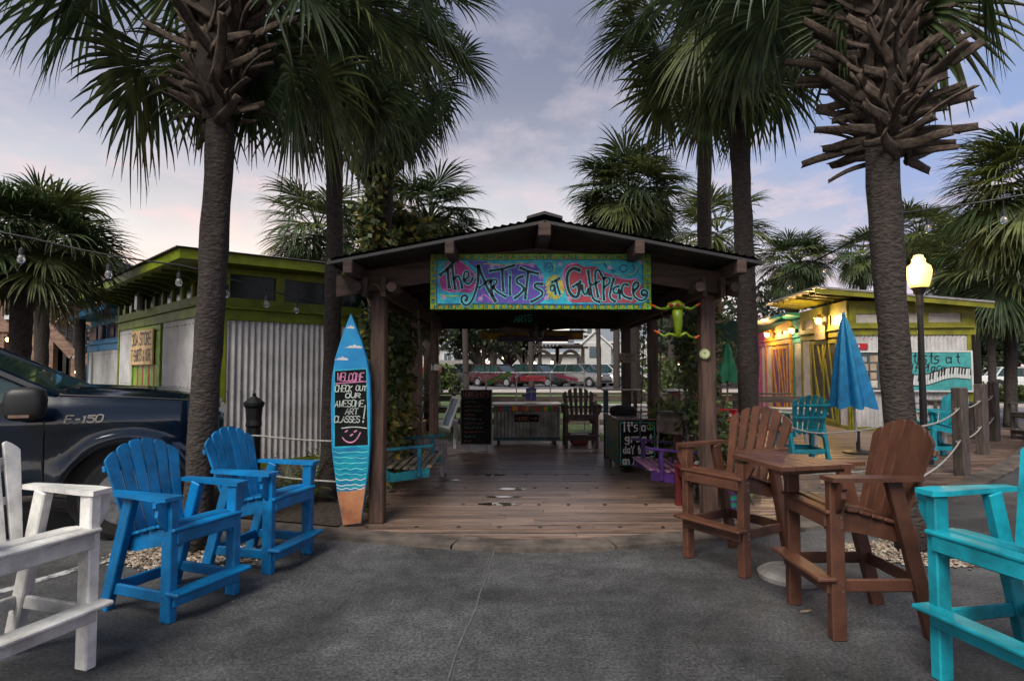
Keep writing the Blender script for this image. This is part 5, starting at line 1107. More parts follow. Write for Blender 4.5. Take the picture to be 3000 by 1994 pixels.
# ------------------------------------------------------------------ mural and notice board on the olive kiosk
mu = thing('piano_mural', 'turquoise mural board with black script and piano keys', 'mural', FP(fS, 1.9, 1.1, .06))
zb, zt = 1.06, 2.02; FB(MB(), fS, .98, 2.84, zb, zt, .055, .085).build('board', M('mural_teal', srgb(70, 160, 160), .5, var=.12), mu)
for a in ((.94, .98), (2.84, 2.88)): FB(MB(), fS, a[0], a[1], zb - .04, zt + .04, .05, .10).build('frame', m_white, mu)
for a in ((zb - .04, zb), (zt, zt + .04)): FB(MB(), fS, .98, 2.84, a[0], a[1], .05, .098).build('frame', m_white, mu)
OM = FP(fS, .98, zb, .086); wave = lambda s_: .08 + .13 * s_ + .05 * math.sin(s_ * 5 + 1)
mb = MB(); mk = MB(); n = 22; s_ = .35
for i in range(n):
    a, b = s_ + i * 1.5 / n, s_ + (i + 1) * 1.5 / n - .012; b = min(b, 1.85); a = min(a, 1.84); h = .26
    mb.poly([(a, wave(a)), (b, wave(b)), (b + .02, wave(b) + h), (a + .02, wave(a) + h)], OM, fS[1], UZ, .001)
    if i % 7 not in (2, 6): mk.poly([(b - .02, wave(b) + .1), (b + .02, wave(b) + .1), (b + .04, wave(b) + h), (b, wave(b) + h)], OM, fS[1], UZ, .002)
mb.build('white_keys', m_white, mu)
mk.ribbon([(.3 + i * .08, wave(.3 + i * .08) + .27) for i in range(20)], .025, OM, fS[1], UZ, .0025); mk.ribbon([(.3 + i * .08, wave(.3 + i * .08) - .01) for i in range(20)], .022, OM, fS[1], UZ, .0025); mk.build('black_keys', m_black, mu)
mb = MB(); letters(mb, 'Artists', .15, .68, .27, OM, fS[1], UZ, .032, .002, fit=.95, slant=.08); letters(mb, 'at', 1.28, .68, .24, OM, fS[1], UZ, .03, .002, fit=.32); letters(mb, 'Gulf Place', .2, .47, .2, OM, fS[1], UZ, .026, .002, fit=1.05, slant=.2); mb.build('lettering', m_black, mu)
nb = thing('notice_board', 'white framed glass notice board left of the palm trunk', 'notice board', FP(fS, .5, 1.1, .06))
FB(MB(), fS, .2, .93, zb, zt, .05, .07).build('backing', M('cork_dark', (.06, .075, .08), .5), nb)
for a in ((.16, .2), (.9, .94)): FB(MB(), fS, a[0], a[1] - .002, zb - .04, zt + .04, .05, .10).build('frame', m_white, nb)
for a in ((zb - .04, zb), (zt, zt + .04)): FB(MB(), fS, .2, .9, a[0], a[1], .05, .098).build('frame', m_white, nb)
for i in range(4):
    for j in range(3): FB(MB(), fS, .24 + j * .22, .24 + j * .22 + R.uniform(.13, .19), zb + .06 + i * .22, zb + .06 + i * .22 + R.uniform(.12, .19), .071, .074).build('notice', flat('notice_%d' % R.randrange(3), *R.choice([(190, 185, 175), (150, 160, 165), (170, 150, 130)])), nb)
rs_ = thing('red_sign', 'small red sign above the notice board', 'sign', FP(fS, .25, 2.1, .06)); FB(MB(), fS, .05, .42, 2.10, 2.25, .05, .07).build('plate', flat('sign_redp', 175, 30, 40), rs_); FB(MB(), fS, .10, .22, 2.15, 2.21, .071, .073).build('lettering', m_white, rs_)
# grey chairs and tables by the mural
m_gry = plastic('grey_poly', 108, 98, 92, .6)
for (x, y, f, lb) in ((9.35, 13.9, True, 'grey slatted armchair left of the piano mural, by the lamp pole'), (10.35, 13.8, False, 'grey slatted armchair under the middle of the piano mural'), (11.4, 13.4, False, 'grey slatted armchair beside the farthest rope post')):
    tall_chair(lb, m_gry, V((x, y - .27, .03)), V((x + (.0), y + .27, .03)), f, .60, 'grey chairs by the mural', W=.54)
def table(lab, c, w, d, h, mat, name='side_table', cat='table', leg=.06, slats=4):
    c = V(c); t = thing(name, lab, cat, c)
    for i in range(slats): MB().box((0, -d / 2 + d * (i + .5) / slats, h - .015), (w, d / slats - .008, .03), None, .005).build('top_slat', mat, t, W=False)
    for sx_ in (-1, 1):
        for sy in (-1, 1): MB().box((sx_ * (w / 2 - leg * .6), sy * (d / 2 - leg * .6), (h - .032) / 2), (leg, leg, h - .032), None, .005).build('leg', mat, t, W=False)
        MB().box((sx_ * (w / 2 - leg * .6), 0, h - .075), (.024, d - leg * 2.3, .08)).build('apron', mat, t, W=False)
    for sy in (-1, 1): MB().box((0, sy * (d / 2 - leg * .6), h - .075), (w - leg * 2.3, .024, .08)).build('apron', mat, t, W=False)
    return t
table('grey bar table between the grey chairs', (9.85, 13.85, .03), .55, .55, .85, m_gry); table('white tall table right of the turquoise side-on chair', (P(2790, 1300, 11.6).x, 11.9, .03), .6, .6, .72, m_white)
table('pale table with flat top behind the turquoise chair seen from behind', (P(2330, 1200, 12.5).x, 12.6, .03), .8, .5, .75, m_white)
# ------------------------------------------------------------------ string lights
m_bulb = M('clear_bulb', (.55, .55, .55), .05, var=.02, spec=1.)
_t = m_bulb.node_tree; _b = _t.nodes['Principled BSDF']; _b.inputs['Transmission Weight'].default_value = .75; _b.inputs['IOR'].default_value = 1.25; _b.inputs['Roughness'].default_value = .08
def strings(lab, cable, bulbs, Yf):
    c0 = P(*cable[0], Yf(cable[0][0])); t = thing('string_lights', lab, 'string lights', c0, group='strings of bulbs'); pts = [P(x, y, Yf(x)) for x, y in cable]
    MB().tube(pts, .008, 6).build('cable', m_black, t)
    for x, y in bulbs:
        p = P(x, y, Yf(x)); s_ = .027; mb = MB(); mb.lathe([(.001, -.042), (s_ * .7, -.036), (s_, -.012), (s_ * .92, .012), (s_ * .5, .034)], 12, p); o = mb.build('bulb', m_bulb, t, smooth=True)
        mb = MB(); mb.lathe([(.016, .03), (.019, .035), (.017, .075), (.008, .085), (.003, .09), (.003, .17)], 8, p); mb.build('socket', m_black, o)
        mb = MB(); mb.tube([p - UZ * .01, p + V((.006, 0, .02)), p + UZ * .035], .002, 4); mb.build('filament', m_steel, o)
strings('string of clear bulbs from the left edge to the pickup palm', [(-40, 672), (100, 700), (210, 726), (330, 750), (450, 767), (527, 777), (600, 792)], [(62, 758), (318, 803), (524, 826)], lambda x: 4.6 + .001 * x)
strings('string of clear bulbs across the green kiosk front', [(640, 806), (740, 836), (868, 873), (955, 886)], [(664, 860), (781, 890), (868, 908)], lambda x: 5.3 + .005 * (x - 640))
strings('string of bulbs from the pavilion up to the stub covered palm', [(2200, 850), (2300, 805), (2400, 758), (2480, 715), (2560, 670)], [(2222, 876), (2314, 842), (2418, 794)], lambda x: 7.5 - .0055 * (x - 2200))
strings('string of bulbs from the stub covered palm to the right edge', [(2640, 624), (2720, 614), (2850, 596), (3030, 566)], [(2719, 668), (2941, 644)], lambda x: 5.3 - .001 * (x - 2640))
# ------------------------------------------------------------------ things on the pavilion deck
def scrib(mb, x0, x1, y, h, O, X, Y, w, g, off=.002):
    x = x0
    while x < x1:
        L = min(g.uniform(.03, .09), x1 - x); n = max(3, int(L / .012)); mb.ribbon([(x + L * i / n, y + g.uniform(-.5, .5) * h) for i in range(n + 1)], w, O, X, Y, off); x += L + .025
def swing(lab, x_back, x_front, y0, y1, zs, mat, m2, hang=True):
    s = 1 if x_front > x_back else -1; d = abs(x_front - x_back); t = thing('swing_bench', lab, 'bench', ((x_back + x_front) / 2, (y0 + y1) / 2, zs), group='hanging swing benches')
    X = lambda u: x_back + s * u
    for y in (y0 + .02, y1 - .02):
        # end frame: curved seat side, raked back post, arm and arm post
        pr = [(.10, zs - .02), (.22, zs - .06), (d, zs + .02), (d, zs - .10), (.2, zs - .16), (.05, zs - .14)]
        MB().prism([(s * a, z) for a, z in pr], (x_back, y + .02, 0), (1, 0, 0), (0, 0, 1), .04).build('end_frame', mat, t)
        MB().bar((X(.16), y, zs - .12), (X(-.06), y, zs + .42), .045, .075, up=(0, 1, 0), ch=.005).build('back_post', mat, t)
        MB().bar((X(d - .12), y, zs - .1), (X(d - .12), y, zs + .25), .045, .09, up=(0, 1, 0), ch=.005).build('arm_post', mat, t)
        MB().bar((X(-.06), y, zs + .20), (X(d + .04), y, zs + .27), .10, .028, up=(0, 0, 1), ch=.006).build('armrest', mat, t)
        for u, zz in ((.0, zs + .2), (d - .08, zs + .25)):
            mb = MB(); top = 2.42; n = int((top - zz) / .06)
            for k in range(n): mb.box((X(u) + s * (.12 - u * .35) * (k / n), y, zz + (top - zz) * (k + .5) / n), (.012 if k % 2 else .026, .026 if k % 2 else .012, .055))
            mb.build('chain', M('dark_chain', (.06, .055, .05), .5, metal=.5), t)
    for i in range(6):
        u = .14 + (d - .16) * i / 5.2; z = zs - .005 + .03 * ((i - 2.2) / 3) ** 2; MB().box((X(u + .03), (y0 + y1) / 2, z), (.062, y1 - y0 + .02, .022), None, .004).build('seat_slat', m2, t)
    for i in range(6):
        k = .08 + i * .07; MB().box((X(.135 - k * .42), (y0 + y1) / 2, zs - .05 + k * 1.0), (.022, y1 - y0 + .04, .058), (V((.92, 0, s * -.39 * -1 * 1.0)).normalized() if False else V((1, 0, s * .42)).normalized(), V((0, 1, 0)), V((-s * .42, 0, 1)).normalized()), .004).build('back_slat', m2, t)
m_teal = M('teal_paint', srgb(20, 128, 140), .55, col2=srgb(8, 82, 110), scale=6); m_yw = M('worn_slat', (.30, .24, .16), .6, col2=(.10, .10, .09), scale=6, stretch=(1, .6, 1))
swing('teal hanging swing bench with worn pale slats on the left', -1.62, -.98, 7.15, 8.35, .42, m_teal, m_yw)
m_pur = M('purple_paint', srgb(66, 32, 102), .5, col2=srgb(42, 18, 70), scale=6); m_purp = M('purple_worn', srgb(140, 96, 120), .5, col2=srgb(80, 40, 90), scale=6)
swing('purple hanging swing bench by the lettered black box', 2.30, 1.64, 7.1, 8.1, .39, m_pur, m_purp)
table('small grey side table behind the teal swing', (-1.22, 8.95, .03), .48, .46, .50, M('grey_white', (.34, .34, .36), .6, var=.2))
# chalkboard on a wire stand
c = G(1395, 1318, .03); cb = thing('chalkboard_stand', 'tall black workshop chalkboard on a wire easel', 'chalkboard', c); w_, z0_, z1_ = .60, .12, 1.17
MB().box((c.x, c.y, (z0_ + z1_) / 2 + .02), (w_, .03, z1_ - z0_), None, .004).build('panel', m_chalk, cb)
for x in (-.3, .3): MB().box((c.x + x, c.y - .003, (z0_ + z1_) / 2 + .02), (.022, .04, z1_ - z0_ + .02)).build('frame', M('easel_frame', (.16, .14, .12), .6), cb)
for z in (z0_, z1_): MB().box((c.x, c.y - .003, z + .02), (w_ - .03, .04, .02)).build('frame', M('easel_frame', (.16, .14, .12), .6), cb)
for x in (-.16, .18):
    MB().tube([(c.x + x, c.y + .02, z0_ + .05), (c.x + x + .05, c.y - .16, .035), (c.x + x - .1, c.y - .16, .035)], .008, 6).build('foot', m_steel, cb)
    MB().tube([(c.x + x, c.y + .02, z1_), (c.x + x, c.y + .03, z1_ + .28), (c.x + x + .1 * (1 if x < 0 else -1), c.y + .03, z1_ + .34)], .007, 6).build('wire_loop', m_steel, cb)
O = V((c.x - .28, c.y - .016, .14)); g = random.Random(3); mb = MB(); letters(mb, 'WORKSHOPS', .03, .93, .085, O, X1, UZ, .011, fit=.5); mb.ribbon([(.02, .90), (.54, .905)], .008, O, X1, UZ, .002); mb.build('chalk_heading', M('chalk_red', srgb(120, 84, 78), .8), cb)
for nm, off, col in (('chalk_lines', 0, (96, 120, 110)), ('chalk_lines', 1, (140, 70, 62))):
    mb = MB()
    for k in range(off, 10, 2): scrib(mb, .05, g.uniform(.2, .48), .82 - k * .083, .035, O, X1, UZ, .006, g)
    mb.build(nm, M('chalk_c%d' % off, srgb(*col), .8), cb)
# corrugated counter
c = G(1543, 1304, .03); YC = c.y; x0, x1 = P(1446, 1250, YC).x, P(1640, 1250, YC).x; zt_ = P(1543, 1186, YC).z
ct = thing('corrugated_counter', 'rolling bar counter faced with corrugated metal', 'counter', ((x0 + x1) / 2, YC + .35, .03))
fC = FR((x0, YC, 0), (1, 0, 0)); MB().box(((x0 + x1) / 2, YC + .36, (zt_ + .16) / 2 + .0), (x1 - x0, .68, zt_ - .16)).build('body', m_dark, ct)
s = x0
mbc = MB(); corrugate(mbc, fC, 0, x1 - x0, .2, zt_ - .13, .012, .012); mbc.build('corrugated_front', M('old_tin', (.22, .215, .20), .45, metal=.3, var=.25, scale=4), ct, smooth=True)
m_multi = [flat('band_%d' % k, *q) for k, q in enumerate(((190, 70, 40), (200, 140, 40), (30, 110, 120), (150, 50, 60), (60, 120, 60)))]
mb = MB(); k = 0; s = 0
while s < x1 - x0:
    w = R.uniform(.05, .14); mb.mi = R.randrange(5); FB(mb, fC, s, min(s + w, x1 - x0), zt_ - .12, zt_ - .02, .0, .03 + R.uniform(0, .004)); s += w
mb.build('painted_band', m_multi, ct); mb = MB(); s = 0
while s < x1 - x0: mb.mi = R.choice((2, 0)); FB(mb, fC, s, min(s + .05, x1 - x0), .14, .2, 0, .03); s += .052
mb.build('painted_skirt', [flat('skirt_a', 50, 60, 60), flat('skirt_b', 80, 110, 115), flat('skirt_c', 30, 80, 100)], ct)
MB().box(((x0 + x1) / 2, YC + .34, zt_ + .005), (x1 - x0 + .08, .84, .04), None, .006).build('counter_top', M('counter_lid', (.45, .36, .31), .3, var=.1), ct)
for x in (x0 + .1, x1 - .1):
    for yy in (YC + .08, YC + .6): MB().tube([(x - .025, yy, .09), (x + .025, yy, .09)], .06, 12).build('castor', m_black, ct)
ar = MB(); O = V(((x0 + x1) / 2 - .22, YC - .055, zt_ - .31)); FB(MB(), FR((O.x - .03, YC - .03, 0), (1, 0, 0)), 0, .50, zt_ - .34, zt_ - .19, 0, .02).build('small_board', m_chalk, ct)
letters(ar, 'HERE', 0, .0, .07, O, X1, UZ, .014, .004, fit=.26); ar.ribbon([(.31, .04), (.43, .04)], .016, O, X1, UZ, .004); ar.ribbon([(.39, .07), (.44, .04), (.39, .01)], .014, O, X1, UZ, .004); ar.build('painted_arrow', flat('arrow_orange', 140, 84, 40), ct)
# pipe frame with hanging boards above the counter
pf = thing('pipe_frame', 'thin white pipe frame standing behind the counter', 'frame', (x0 + .8, YC + 1.1, .0)); Yp = YC + 1.1
pp = [P(x, 1091, Yp) for x in (1360, 1425, 1513, 1612, 1712)]
for p in pp: MB().tube([(p.x, Yp, .0), (p.x, Yp, p.z)], .013, 8).build('upright', m_steel, pf)
MB().tube([pp[0], pp[-1]], .012, 8).build('crossbar', m_steel, pf)
def hung(lab, a, b, h, mat, lm, name='hanging_board', n=1):
    a, b = V(a), V(b); X_ = (b - a).normalized(); Y_ = V((0, -1, 0)).cross(X_) ; Y_ = Y_ if Y_.z > 0 else -Y_; t = thing(name, lab, 'sign', (a + b) / 2, group='painted boards on the pipe frame'); L = (b - a).length
    MB().box((a + b) / 2, (L, h, .018), (X_, Y_, X_.cross(Y_)), .003).build('board', mat, t); mb = MB(); scrib(mb, .05, L - .05, 0, h * .5, a, X_, Y_, .014, random.Random(int(L * 999)), .0115 if X_.cross(Y_).y < 0 else -.0115); mb.build('lettering', lm, t)
m_or, m_pk = flat('board_green', 40, 110, 50), flat('board_pink', 190, 70, 80)
hung('green board with orange lettering tilted up to the right', P(1428, 1122, Yp - .03), P(1496, 1092, Yp - .03), .11, m_or, flat('let_orange', 190, 100, 40)); hung('level pink board over the middle of the counter', P(1524, 1108, Yp - .03), P(1598, 1108, Yp - .03), .115, m_pk, m_black); hung('dark pink board tilted down to the right', P(1628, 1098, Yp - .03), P(1693, 1114, Yp - .03), .08, flat('board_plum', 140, 60, 80), m_black)
pp_ = thing('palm_painting', 'small purple canvas with a pale green painted palm', 'painting', P(1556, 1172, YC + .5)); q0 = P(1541, 1172, YC + .5); MB().box(q0 + V((.11, 0, .13)), (.22, .03, .26), None, .004).build('canvas', flat('canvas_violet', 66, 56, 140), pp_)
mb = MB(); O = q0 + V((0, -.016, 0)); mb.ribbon(smoothp([(.10, .02), (.11, .1), (.12, .16)]), .014, O, X1, UZ, .002)
for k in range(7): a = .2 + k * .48; mb.ribbon(smoothp([(.12, .16), (.12 + math.cos(a) * .05, .175 + math.sin(a) * .05), (.12 + math.cos(a) * .095, .15 + math.sin(a) * .05)]), .014, O, X1, UZ, .002)
mb.build('painted_palm', flat('canvas_lime', 140, 170, 120), pp_)
# weathered tall chair
m_wea = M('weathered_chair', (.085, .062, .05), .8, col2=(.035, .027, .023), scale=5, stretch=(4, 4, 1), bump=.3)
tall_chair('weathered dark wooden tall armchair right of the counter', m_wea, G(1663, 1313, .03), G(1745, 1313, .03), True, .66, W=.6)
wb = thing('red_bin', 'low red and white bin under the weathered chair', 'bin', G(1702, 1308, .03) + V((0, .3, 0))); q = G(1702, 1308, .03) + V((0, .32, 0)); MB().box(q + UZ * .11, (.36, .28, .2), None, .03).build('tub', flat('bin_red', 110, 30, 36), wb); MB().box(q + UZ * .225, (.38, .3, .025), None, .01).build('lid', m_white, wb)
# lettered black box
pA, pB = G(1812, 1386, .03), G(1924, 1386, .03); YX = pA.y; bw = pB.x - pA.x; ztb = P(1860, 1230, YX).z; dpt = 1.25
bx = thing('lettered_box', 'black box cabinet chalked with a cheerful greeting on its front', 'cabinet', (pA.x + bw / 2, YX + dpt / 2, .03)); zb_ = .13
MB().box((pA.x + bw / 2, YX + dpt / 2, (zb_ + ztb) / 2), (bw, dpt, ztb - zb_), None, .006).build('body', M('box_paint', srgb(96, 92, 30), .6, col2=srgb(40, 80, 90), scale=4, lo=.42, hi=.56), bx)
mb = MB(); mb.box((pA.x + bw / 2, YX - .003, (zb_ + ztb) / 2), (bw - .01, .012, ztb - zb_ - .01)); mb.build('chalk_front', m_chalk, bx)
MB().box((pA.x + bw / 2, YX + dpt / 2, ztb + .013), (bw + .03, dpt + .03, .024), None, .005).build('lid', M('box_lid', (.33, .22, .18), .25, col2=(.15, .12, .11), scale=5), bx)
mb = MB(); hB = ztb - zb_; O = V((pA.x, YX - .0095, zb_)); n = 0
for (xa, ya, xb, yb) in ((.03, .03, .03, hB - .04), (bw - .03, .03, bw - .03, hB - .04), (.03, .03, bw - .03, .03), (.03, hB - .035, bw - .03, hB - .035)):
    L = math.hypot(xb - xa, yb - ya); k = int(L / .03)
    for i in range(k):
        a, b = i / k, (i + .8) / k; mb.mi = 1 if (i % 3 == 0) else 0; mb.ribbon([(xa + (xb - xa) * a, ya + (yb - ya) * a), (xa + (xb - xa) * b, ya + (yb - ya) * b)], .02, O, X1, UZ, .001)
mb.mi = 0; mb.build('painted_border', [flat('border_teal', 40, 150, 150), flat('border_olive', 110, 110, 40)], bx)
mb = MB(); U = bw
letters(mb, "It's a", .08 * U / .6, hB - .17, .135, O, X1, UZ, .02, .002, fit=.36 * U / .6); letters(mb, 'great', .11 * U / .6, hB - .33, .12, O, X1, UZ, .02, .002, fit=.42 * U / .6); letters(mb, 'daY to be', .08 * U / .6, hB - .50, .11, O, X1, UZ, .018, .002, fit=.47 * U / .6); letters(mb, 'an ARTIST', .07 * U / .6, hB - .66, .11, O, X1, UZ, .018, .002, fit=.48 * U / .6); mb.build('chalk_lettering', M('chalk_bright', srgb(215, 212, 205), .8), bx)
mb = MB(); cx_, cy_ = .50 * U / .6, hB - .105; r_ = .045
mb.ribbon([(cx_ + r_ * math.cos(k * .35), cy_ + r_ * math.sin(k * .35)) for k in range(19)], .011, O, X1, UZ, .002); mb.ribbon([(cx_, cy_ - r_), (cx_, cy_ + r_)], .01, O, X1, UZ, .0022); mb.ribbon([(cx_ - r_ * .7, cy_ - r_ * .7), (cx_, cy_)], .01, O, X1, UZ, .0024); mb.ribbon([(cx_ + r_ * .7, cy_ - r_ * .7), (cx_, cy_)], .01, O, X1, UZ, .0026); mb.build('peace_symbol', flat('chalk_green', 130, 180, 90), bx)
for x in (pA.x + .07, pA.x + bw - .07):
    for yy in (YX + .1, YX + dpt - .1): MB().tube([(x - .02, yy, .08), (x + .02, yy, .08)], .05, 12).build('castor', m_black, bx)
# cloth bundle and shelf on it
bd = thing('black_bundle', 'black cloth bundle lying on the lettered box', 'bundle', (pA.x + .2, YX + .75, ztb + .025)); mb = MB(); g = random.Random(4)
mb.lathe([(.02, 0), (.2, .0), (.225, .05), (.215, .10), (.18, .13), (.12, .15), (.04, .155), (.001, .156)], 16, (pA.x + .22, YX + .75, ztb + .025))
for v in mb.v: v += V((g.uniform(-.012, .012), g.uniform(-.012, .012), g.uniform(-.004, .004)))
mb.build('cloth', M('black_cloth', (.012, .011, .012), .9), bd)
es = thing('painted_rack', 'teal rack with a pale shelf behind the lettered box', 'rack', (P(1770, 1200, YX + 1.5).x + .25, YX + 1.6, .03)); x_ = P(1770, 1200, YX + 1.5).x
MB().box((x_ + .03, YX + 1.5, .62), (.08, .08, 1.2), None, .008).build('upright', M('rack_teal', srgb(30, 60, 70), .6), es); MB().box((x_ + .55, YX + 1.5, .62), (.06, .06, 1.2), None, .008).build('upright', m_post, es); MB().box((x_ + .3, YX + 1.5, 1.235), (.68, .3, .03), None, .005).build('shelf', M('pale_shelf', (.4, .33, .29), .4), es)
# mailbox on a stand
q = P(2018, 1272, 7.75); mbx = thing('mailbox', 'black mailbox with white brush dots on its door', 'mailbox', (q.x, q.y, .03)); ax_ = V((-.62, .8, 0)).normalized(); sd = V((.8, .62, 0)).normalized()
pr = [(-.125, 0), (.125, 0), (.125, .16)] + [(.125 * math.cos(k * math.pi / 8), .16 + .125 * math.sin(k * math.pi / 8)) for k in range(1, 8)] + [(-.125, .16)]
mo = q - V((0, 0, .0)); b1 = MB().prism(pr, mo, sd, UZ, -.42); b1.build('box', M('mailbox_tin', (.05, .045, .045), .35, metal=.5, col2=(.25, .2, .17), scale=3), mbx)
MB().prism([(a * 1.04, b * 1.03 - .003) for a, b in pr], mo - ax_ * .012, sd, UZ, -.012).build('door', m_black, mbx)
mb = MB(); g = random.Random(8)
for i in range(6):
    for j in range(7):
        a, b = -.10 + i * .042 + (j % 2) * .02, .025 + j * .038
        if abs(a) < .108 and b < .16 + math.sqrt(max(0, .0121 - a * a)) - .01: mb.ribbon([(a - .007, b - .009), (a + .007, b + .009)], .017, mo - ax_ * .026, sd, UZ, .001)
mb.build('white_dots', m_white, mbx); MB().bar((q.x - .09, q.y + .19, .03), (q.x - .09, q.y + .19, q.z), .09, .09).build('post', m_post, mbx)
# red table, striped bucket
table('low red table behind the front right post', (2.13, 6.78, .03), .50, .44, .47, flat('red_paint', 92, 20, 22, .5))
q = G(2143, 1496, .03); bk = thing('striped_bucket', 'small bucket striped in green and purple by the brown chair', 'bucket', q); mb = MB()
for k in range(8): mb.mi = k % 3; mb.lathe([(.05 + k * .003, k * .026), (.053 + k * .003, k * .026 + .026)], 16, q)
mb.build('bucket_body', [flat('bk_green', 20, 120, 90), flat('bk_purple', 80, 50, 110), flat('bk_teal', 30, 130, 140)], bk)
# tin frog ornament
m_frog = flat('frog_green', 100, 122, 8, .4); m_fo = flat('frog_orange', 205, 80, 30, .4); YFg = 6.02
fg = thing('frog_ornament', 'lime green tin tree frog hanging by the right front post', 'ornament', P(1985, 920, YFg)); K = lambda x, y, dy=0.: P(x, y, YFg + dy)
mb = MB(); mb.tube([K(1984, 908), K(1985, 930), K(1987, 955), K(1986, 978), K(1988, 990)], [.055, .052, .045, .03, .012], 12); mb.tube([K(1948, 908), K(1962, 896), K(1985, 893), K(2000, 898), K(2006, 905)], [.012, .035, .05, .035, .012], 12); mb.build('frog_body', m_frog, fg, smooth=True)
for pts in ([(1965, 902), (1935, 905), (1918, 898)], [(2000, 900), (2025, 905), (2040, 895)], [(1988, 985), (2010, 975), (2020, 985), (2036, 990)], [(1986, 985), (1960, 978), (1945, 985), (1930, 975)]):
    MB().tube([K(*p) for p in pts], [.018, .014, .012][:len(pts)] if len(pts) == 3 else [.022, .016, .014, .01], 8).build('limb', m_frog, fg, smooth=True)
    MB().tube([K(*pts[-1]), K(pts[-1][0] + (14 if pts[-1][0] > 1985 else -14), pts[-1][1] - 8)], [.016, .004], 6).build('foot', m_fo, fg)
for x in (1964, 1984): MB().lathe([(.001, -.02), (.016, -.012), (.02, 0), (.016, .012), (.001, .02)], 10, K(x + 2, 893, -.05)).build('eye', flat('frog_eye', 150, 20, 40, .3), fg)
# ceiling fan and boards under the roof
q = P(1570, 975, 9.0); fn = thing('ceiling_fan', 'dark ceiling fan hanging under the pavilion roof', 'fan', q)
MB().lathe([(.03, -.10), (.10, -.08), (.12, -.02), (.13, .03), (.16, .05), (.17, .07), (.05, .09), (.02, .1), (.018, .82)], 18, q).build('motor', M('fan_metal', (.03, .026, .022), .35, metal=.4), fn)
for k in range(5):
    a = k * 1.2566 + .25; d = V((math.cos(a), math.sin(a), 0)); sdv = V((-d.y, d.x, .2)).normalized(); MB().box(q + d * .48 + UZ * .03, (.66, .14, .012), (d, sdv, d.cross(sdv)), .004).build('blade', M('fan_blade', (.07, .04, .028), .5), fn)
bn = thing('yellow_banner', 'long yellow painted board under the rear of the roof', 'banner', P(1557, 985, 10.4)); a, b = P(1408, 994, 10.4), P(1708, 968, 10.4); MB().box((a + b) / 2, (b.x - a.x, .03, .16), None, .004).build('board', M('banner_yellow', srgb(150, 115, 20), .6, var=.25), bn)
vb = thing('purple_banner', 'purple strip of painted board hanging below the yellow one', 'banner', P(1560, 992, 10.32)); a, b = P(1458, 1000, 10.3), P(1665, 984, 10.3); MB().box((a + b) / 2, (b.x - a.x, .02, .10), None, .003).build('board', M('banner_purple', srgb(70, 45, 80), .6, var=.3), vb); mb = MB(); scrib(mb, .06, b.x - a.x - .06, .05, .05, V((a.x, 10.288, a.z)), X1, UZ, .014, random.Random(6)); mb.build('lettering', m_black, vb)
gs = thing('hanging_name_board', 'small dark board with turquoise lettering hanging in the roof', 'sign', P(1533, 938, 7.6)); a = P(1500, 948, 7.6); MB().box(a + V((.14, 0, .06)), (.30, .02, .13), None, .003).build('board', m_chalk, gs); mb = MB(); letters(mb, 'ARTS', .03, .025, .08, a + V((0, -.011, 0)), X1, UZ, .014, .002, fit=.22); mb.build('lettering', flat('arts_teal', 40, 140, 120), gs)
for x in (.02, .26): MB().bar(a + V((x, 0, .12)), a + V((x, 0, .75)), .006, .006).build('hanger', m_black, gs)
# wooden arrow sign on the right rear post
ws = thing('carved_board', 'small pale wooden board on the right rear post', 'sign', P(1842, 1048, YB - .1)); a, b = P(1816, 1062, YB - .09), P(1866, 1034, YB - .09); MB().box((a + b) / 2, (b.x - a.x, .02, b.z - a.z), None, .003).build('board', M('pale_wood', (.25, .2, .14), .8, var=.2), ws); mb = MB(); g = random.Random(2)
for k in range(2): scrib(mb, .02, b.x - a.x - .02, .04 + k * .075, .05, V((a.x, YB - .102, a.z)), X1, UZ, .01, g)
mb.build('lettering', m_black, ws)
# fence, frame, white table, birdhouse
fe = thing('rail_fence', 'grey timber rail fence behind the deck', 'fence', (1.5, 14.9, 0)); m_rail = M('rail_wood', (.16, .12, .10), .85, col2=(.07, .055, .048), scale=4, stretch=(.7, 5, 5), bump=.3)
x = -3.2
while x < 7.3: MB().box((x, 14.9, .48), (.11, .11, .96), None, .008).build('fence_post', m_rail, fe); x += 1.75
for z in (.3, .58, .86):
    x = -3.2
    while x < 6.9: MB().box((x + .875, 14.81, z + R.uniform(-.012, .012)), (1.74, .04, .14), None, .006).build('rail', m_rail, fe); x += 1.75
MB().box((1.8, 14.9, .985), (10.2, .2, .04), None, .006).build('cap_rail', m_rail, fe)
lf_ = thing('leaning_frame', 'white picture frame leaning by the left rear post', 'picture frame', (P(1305, 1240, 11.6).x, 11.6, .03)); q = P(1305, 1250, 11.6)
yv = V((.35, .2, 1)).normalized(); xv = V((.45, -.9, 0)).normalized(); nv = xv.cross(yv)
for (a, b) in (((-.2, 0), (-.2, .6)), ((.2, 0), (.2, .6)), ((-.2, 0), (.2, 0)), ((-.2, .6), (.2, .6))): p0, p1 = q + xv * a[0] + yv * a[1], q + xv * b[0] + yv * b[1]; MB().bar(p0, p1, .05, .03, up=nv, ext=.05).build('frame', m_white, lf_)
MB().box(q + yv * .3, (.38, .58, .01), (xv, yv, nv)).build('picture', M('picture_blue', srgb(90, 120, 140), .5, var=.3), lf_)
table('white low table by the leaning frame', (P(1302, 1260, 11.9).x, 12.0, .03), .5, .4, .55, m_white); table('long white table right of the weathered chair', (P(1830, 1190, 13.2).x, 13.3, .03), 1.3, .6, .78, m_white)
table('yellow bench table behind the yellowing shrub', (P(1180, 1220, 11).x, 11.0, .03), .8, .5, .62, flat('bench_yellow', 170, 140, 60))
